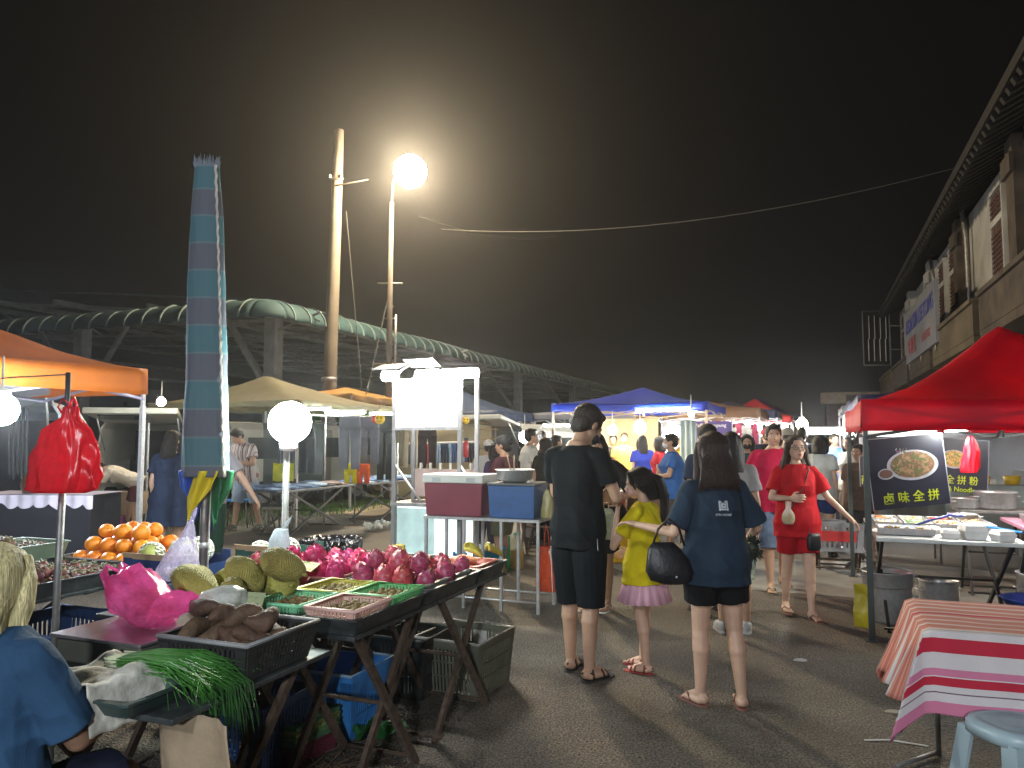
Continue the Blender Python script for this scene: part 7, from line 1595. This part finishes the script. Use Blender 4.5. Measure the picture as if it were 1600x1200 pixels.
# middle crowd
MP = [
 ('masked woman in a dark teal shirt with a white print looking down', 1166, 10.4, 165, 1.62, 'f', 'mid', ('tealdark', (.025, .045, .06)), ('shorts', .45, (.30, .20, .13)), ('bob', blk), dict(mask=(.012, .012, .014))),
 ('woman in a white shirt and navy shorts standing with her back turned', 1279, 10.3, -35, 1.62, 'f', 'light', ('whitet', (.50, .52, .48)), ('shorts', .62, (.02, .035, .10)), ('bob', (.012, .010, .022)), {}),
 ('seller in a blue shirt and white mask under the vivid blue tent', 1049, 10.4, 80, 1.64, 'f', 'mid', ('royal', (.03, .11, .32)), ('shorts', .5, (.07, .055, .05)), ('short', blk), dict(mask=(.6, .6, .58), arms={'L': ((-.24, .05, 1.13), (-.12, .32, 1.08)), 'R': ((.24, .05, 1.13), (.12, .32, 1.08))}, wf=1.2)),
 ('person in a green shirt among the crowd under the faded blue tent', 868, 12.6, -60, 1.62, 'f', 'mid', ('green', (.06, .22, .05)), ('trousers', .1, (.03, .03, .04)), ('short', (.05, .02, .015)), {}),
 ('person in a black shirt with a floral bag beside the green shirt', 851, 11.2, -50, 1.58, 'f', 'mid', ('black5', (.02, .02, .018)), ('trousers', .1, (.02, .02, .025)), ('bob', blk), {}),
 ('man in a long white shirt seen from the side near the cook', 828, 11.6, -70, 1.72, 'm', 'mid', ('white5', (.55, .52, .46)), ('trousers', .1, (.25, .22, .2)), ('short', blk), {}),
 ('dark haired man half hidden behind the white shirt man', 846, 13.5, -20, 1.70, 'm', 'mid', ('brown5', (.16, .09, .06)), ('trousers', .1, (.03, .03, .04)), ('short', blk), {}),
 ('cook in a black cap and dark top turned to the left', 789, 8.9, 62, 1.60, 'm', 'dark', ('wine', (.055, .02, .025)), ('shorts', .5, (.09, .09, .06)), ('short', blk), dict(cap=(.016, .016, .018), arms={'L': ((-.24, .06, 1.14), (-.10, .32, 1.2)), 'R': ((.24, .06, 1.12), (.10, .34, 1.08))})),
 ('stooping person in a pale cap behind the cook', 762, 11.5, -10, 1.55, 'm', 'mid', ('pale5', (.45, .42, .4)), ('trousers', .1, (.03, .03, .04)), ('short', (.3, .3, .3)), dict(cap=(.5, .48, .44), bend=.15)),
 ('woman in dark clothing bent over the stall left of the cook', 775, 10.6, 40, 1.5, 'f', 'mid', ('plum5', (.05, .03, .07)), ('trousers', .1, (.03, .03, .04)), ('bob', blk), {}),
 ('seller in a tan vest standing behind the warm lit table', 975, 15.2, 175, 1.68, 'm', 'mid', ('tan5', (.50, .34, .10)), ('trousers', .1, (.03, .03, .04)), ('short', blk), {}),
 ('person with long hair in a blue shirt with a red print seen from behind', 1003, 13.9, 5, 1.62, 'f', 'light', ('blue6', (.03, .05, .32)), ('trousers', .1, (.02, .02, .04)), ('long', blk), {}),
 ('person in a dark shirt beside the tan vest seller', 958, 15.4, 170, 1.65, 'm', 'mid', ('dk6', (.03, .03, .035)), ('trousers', .1, (.03, .03, .04)), ('short', blk), {}),
 ('person in a bright red shirt bending at the warm lit table', 1030, 13.0, 60, 1.60, 'f', 'mid', ('red6', (.5, .02, .03)), ('trousers', .1, (.03, .03, .04)), ('bob', blk), {}),
 ('man in a black shirt and cap walking away on the left side of the lane', 1197, 13.2, 5, 1.74, 'm', 'mid', ('black7', (.012, .014, .02)), ('shorts', .45, (.03, .03, .035)), ('short', blk), dict(cap=(.35, .02, .05))),
 ('man in a white cap and grey shirt behind the crimson polo man', 1229, 11.2, -15, 1.72, 'm', 'mid', ('grey7', (.35, .33, .32)), ('shorts', .5, (.05, .05, .06)), ('short', blk), dict(cap=(.4, .36, .3))),
 ('broad man in a dark navy shirt at the food counter', 1252, 12.4, -30, 1.74, 'm', 'mid', ('navy7', (.02, .028, .06)), ('shorts', .5, (.05, .05, .06)), ('short', (.04, .02, .04)), dict(wf=1.2)),
 ('seller in a light blue shirt behind the white lit counter', 1302, 13.6, 178, 1.66, 'm', 'mid', ('sky7', (.13, .24, .48)), ('trousers', .1, (.05, .05, .06)), ('short', blk), dict(wf=1.15, arms={'L': ((-.24, .05, 1.13), (-.12, .3, 1.05)), 'R': ((.24, .05, 1.13), (.12, .3, 1.05))})),
 ('helper in a white shirt at the right end of the lit counter', 1326, 12.2, 120, 1.60, 'f', 'light', ('white7', (.55, .57, .55)), ('trousers', .1, (.2, .2, .2)), ('bob', blk), {}),
 ('stall worker seated in shadow at the back of the red tent', 1340, 9.4, 130, 1.50, 'm', 'dark', ('brown8', (.06, .04, .03)), ('shorts', .5, (.03, .03, .03)), ('short', blk), {}),
 ('person in a pink shirt far along the lane', 1186, 19, 170, 1.62, 'f', 'mid', ('pink9', (.5, .15, .2)), ('trousers', .1, (.05, .05, .06)), ('bob', blk), {}),
 ('person in a white shirt far along the lane', 1150, 17, 20, 1.66, 'm', 'mid', ('white9', (.55, .55, .52)), ('trousers', .1, (.05, .05, .06)), ('short', blk), {}),
 ('person in a teal shirt in the distant crowd', 1176, 22, 160, 1.66, 'm', 'mid', ('teal9', (.05, .25, .25)), ('trousers', .1, (.05, .05, .06)), ('short', blk), {}),
 ('person in a mustard shirt in the distant crowd', 1137, 20, -20, 1.6, 'f', 'mid', ('must9', (.4, .28, .04)), ('trousers', .1, (.05, .05, .06)), ('bob', blk), {}),
 ('person in a grey shirt at the end of the lane', 1214, 24, 175, 1.66, 'm', 'mid', ('grey9', (.25, .25, .26)), ('trousers', .1, (.05, .05, .06)), ('short', blk), {}),
 ('person in a violet shirt at the end of the lane', 1232, 20, 10, 1.64, 'f', 'mid', ('violet9', (.15, .05, .25)), ('trousers', .1, (.05, .05, .06)), ('long', blk), {}),
 ('person in a yellow shirt by the bright green canopy', 1063, 16.5, 170, 1.6, 'm', 'mid', ('yel9', (.55, .42, .03)), ('trousers', .1, (.05, .05, .06)), ('short', blk), {}),
 ('person in a cream shirt behind the blue shirt seller', 1083, 15.8, 30, 1.64, 'f', 'light', ('cream9', (.5, .48, .42)), ('trousers', .1, (.05, .05, .06)), ('bob', blk), {}),
 ('person in a dark jacket at the end of the lane', 1160, 26, 0, 1.7, 'm', 'mid', ('dk9', (.02, .02, .03)), ('trousers', .1, (.05, .05, .06)), ('short', blk), {}),
]
rn = random.Random(77)
shc = [('orange', (.5, .18, .03)), ('sky blue', (.2, .35, .5)), ('maroon', (.15, .02, .03)), ('lime', (.3, .42, .06)), ('lilac', (.35, .25, .45)), ('khaki', (.25, .2, .12)), ('scarlet', (.5, .03, .02)), ('turquoise', (.04, .3, .32)), ('peach', (.55, .32, .22)), ('charcoal', (.04, .04, .045)), ('ivory', (.6, .57, .48)), ('olive', (.12, .13, .04)), ('cobalt', (.02, .06, .35)), ('salmon', (.5, .2, .16))]
for i, (cn, cc) in enumerate(shc):
    px, D = 1092 + i * 12.5, [15, 19, 14.5, 22, 17, 16, 21, 18, 24, 15.5, 19.5, 17.5, 23, 16][i]
    MP.append(('%s person in %s %s among the far stalls' % (['a standing', 'a turned', 'a browsing'][i % 3], 'an' if cn[0] in 'aeiou' else 'a', cn + ' shirt'), px, D, [170, 20, -60, 100][i % 4], 1.55 + .04 * (i % 5), 'fm'[i % 2], 'mid', ('c_' + cn.replace(' ', '_'), cc), ('trousers', .1, (.05, .05, .07)), (['bob', 'short', 'long'][i % 3], blk), {}))
def mkx(k):
    def f(c):
        if 'mask' in k: facemask(c, k['mask'], 'mask_%d' % int(k['mask'][0] * 999))
        if 'cap' in k: cap_hat(c, k['cap'], 'cap_%d' % int(k['cap'][0] * 999))
    return f
for lb, px, D, fz, H_, sx, tn, (tn_, tc_), (bk, bz, bc), hr, k in MP:
    person(lb, P_(px, D), R(fz), H_, sx, tn, .012 if D < 13 else .016, k.get('wf', 1.04), bend=k.get('bend', 0), arms=k.get('arms'), top=tee(tn_, tc_, loose=.026), bottom=(bk, bz, sk('b_%d_%d' % (int(bc[0] * 999), int(bc[2] * 999)), bc), .02), hair=hr, extra=mkx(k), feet=((-.1, random.uniform(-.1, .1)), (.1, random.uniform(-.1, .1))), shoes=('shoe', (.04, .04, .04)) if D > 9 else ('flipflop', (.04, .04, .04)), face=abs(fz) > 40)
# left side people
person('woman in a navy dress with black sleeves standing with her back turned', P_(270, 8.8), R(-6), 1.66, 'f', 'light', .010, 1.1, top=tee('navydress', (.022, .032, .062), hem=.60, loose=.03, sleeve=.6, flare=.035, name='dress'), bottom=None, hair=('long', blk, 'black_hair', (-.1, .1, .04)), shoes=('flipflop', (.05, .03, .03)), face=False)
person('man in a grey shirt behind the striped umbrella with both arms spread', P_(330, 9.2), R(-5), 1.70, 'm', 'light', .010, 1.12, bend=.15, arms={'L': ((-.42, .06, 1.36), (-.30, .14, 1.47), .8), 'R': ((.38, .04, 1.12), (.53, .10, .86), .5)}, head=(0, -20), top=tee('greyl', (.30, .28, .30), hem=.8, loose=.03, sleeve=.8), bottom=('trousers', .12, sk('darkgreen', (.015, .04, .025)), .02), hair=('short', blk), shoes=('shoe', (.03, .03, .03)), face=False)
strm = STRIPE('striped_shirt', [(0, (.42, .38, .36)), (.5, (.12, .05, .05)), (.72, (.42, .38, .36)), (.86, (.25, .1, .1))], 0, .85, 14)
person('man in a striped shirt and pale blue shorts looking down at his hands', P_(388, 13.2), R(158), 1.78, 'm', 'mid', .010, 1.05, bend=.25, feet=((-.2, -.1), (.14, .12)), arms={'L': ((-.26, .16, 1.10), (-.08, .42, 1.12), .8), 'R': ((.26, .16, 1.10), (.08, .42, 1.12), .8)}, head=(-18, -22), top=dict(mat=strm, hem=.80, loose=.035, straight=.16), bottom=('shorts', .46, sk('paleblue', (.30, .36, .46)), .025), hair=('short', (.06, .05, .045)), shoes=('shoe', (.06, .055, .04)))
person('barefoot person bending forward behind the oranges in a beige top', P_(206, 12.9), R(112), 1.60, 'm', 'mid', .011, 1.0, bend=1.15, hip=-.12, feet=((-.13, -.1), (.12, .05)), arms={'L': ((-.2, .52, .82), (-.12, .60, .60), .6), 'R': ((.2, .52, .82), (.12, .60, .60), .6)}, head=(0, 20), top=tee('beige', (.40, .34, .27), hem=.8, loose=.025), bottom=('shorts', .55, sk('maroonshort', (.08, .03, .03)), .02), hair=('short', blk), shoes=('flipflop', (.12, .09, .07)))
# seated seller, lower left, close to the camera
def xs(c):
    T = c['T']; b = B(); b.lathe([(.075, 0), (.072, .02), (.062, .03)], n=24, T=c['Bm'] @ Matrix.Translation((0, .0, 1.435))); b.obj('collar', cloth('cloth_darkred', (.10, .02, .025)), c['root'])
person('pale haired seller in a blue shirt seated with an arm on the near table', (-1.565, 2.3, -.35), R(-12), 1.60, 'm', 'dark', .006, 1.08, feet=((-.2, .50, .36), (.2, .52, .36)), seat=[(-.2, .40, .86), (.2, .40, .86)], arms={'R': ((.27, .10, 1.10), (.22, .34, 1.10), .7), 'L': ((-.28, .12, 1.08), (-.15, .40, 1.05), .7)}, head=(8, -8), top=tee('blueshirt', (.025, .065, .13), hem=.80, loose=.03, sleeve=.85, straight=.17, fold=.02), bottom=('shorts', .5, sk('navyshort', (.015, .02, .04)), .03), hair=('bob', (.55, .47, .24), 'pale_blonde_hair'), shoes=('flipflop', (.03, .03, .03)), extra=xs, face=False)
st = thing('low_stool', 'low red plastic stool under the seated seller', 'stool', (-1.565, 2.3, 0), R(-12))
B().rings([(0, 0, .36, .15, .15), (0, 0, .40, .14, .14)], n=28, pw=.7).obj('seat', M('stool_red', (.35, .02, .03)), st)
for x, y in ((-.12, -.12), (.12, -.12), (-.12, .12), (.12, .12)): B().tube([(x * .9, y * .9, .37), (x * 1.2, y * 1.2, 0)], .02, 6).obj('leg', MC['stool_red'], st)
# ================================================================ AIR
hz_ = B(); hz_.bx((-70, -12, -1), (90, 130, 16))
vm = bpy.data.materials.new('night_haze'); vm.use_nodes = True; N = vm.node_tree.nodes; N.clear()
pv = N.new('ShaderNodeVolumePrincipled'); ou = N.new('ShaderNodeOutputMaterial'); vm.node_tree.links.new(pv.outputs[0], ou.inputs[1])
pv.inputs['Color'].default_value = (.9, .9, .9, 1); pv.inputs['Density'].default_value = .0014; pv.inputs['Anisotropy'].default_value = .83
o = hz_.obj('haze', vm); struct(o, 'stuff')
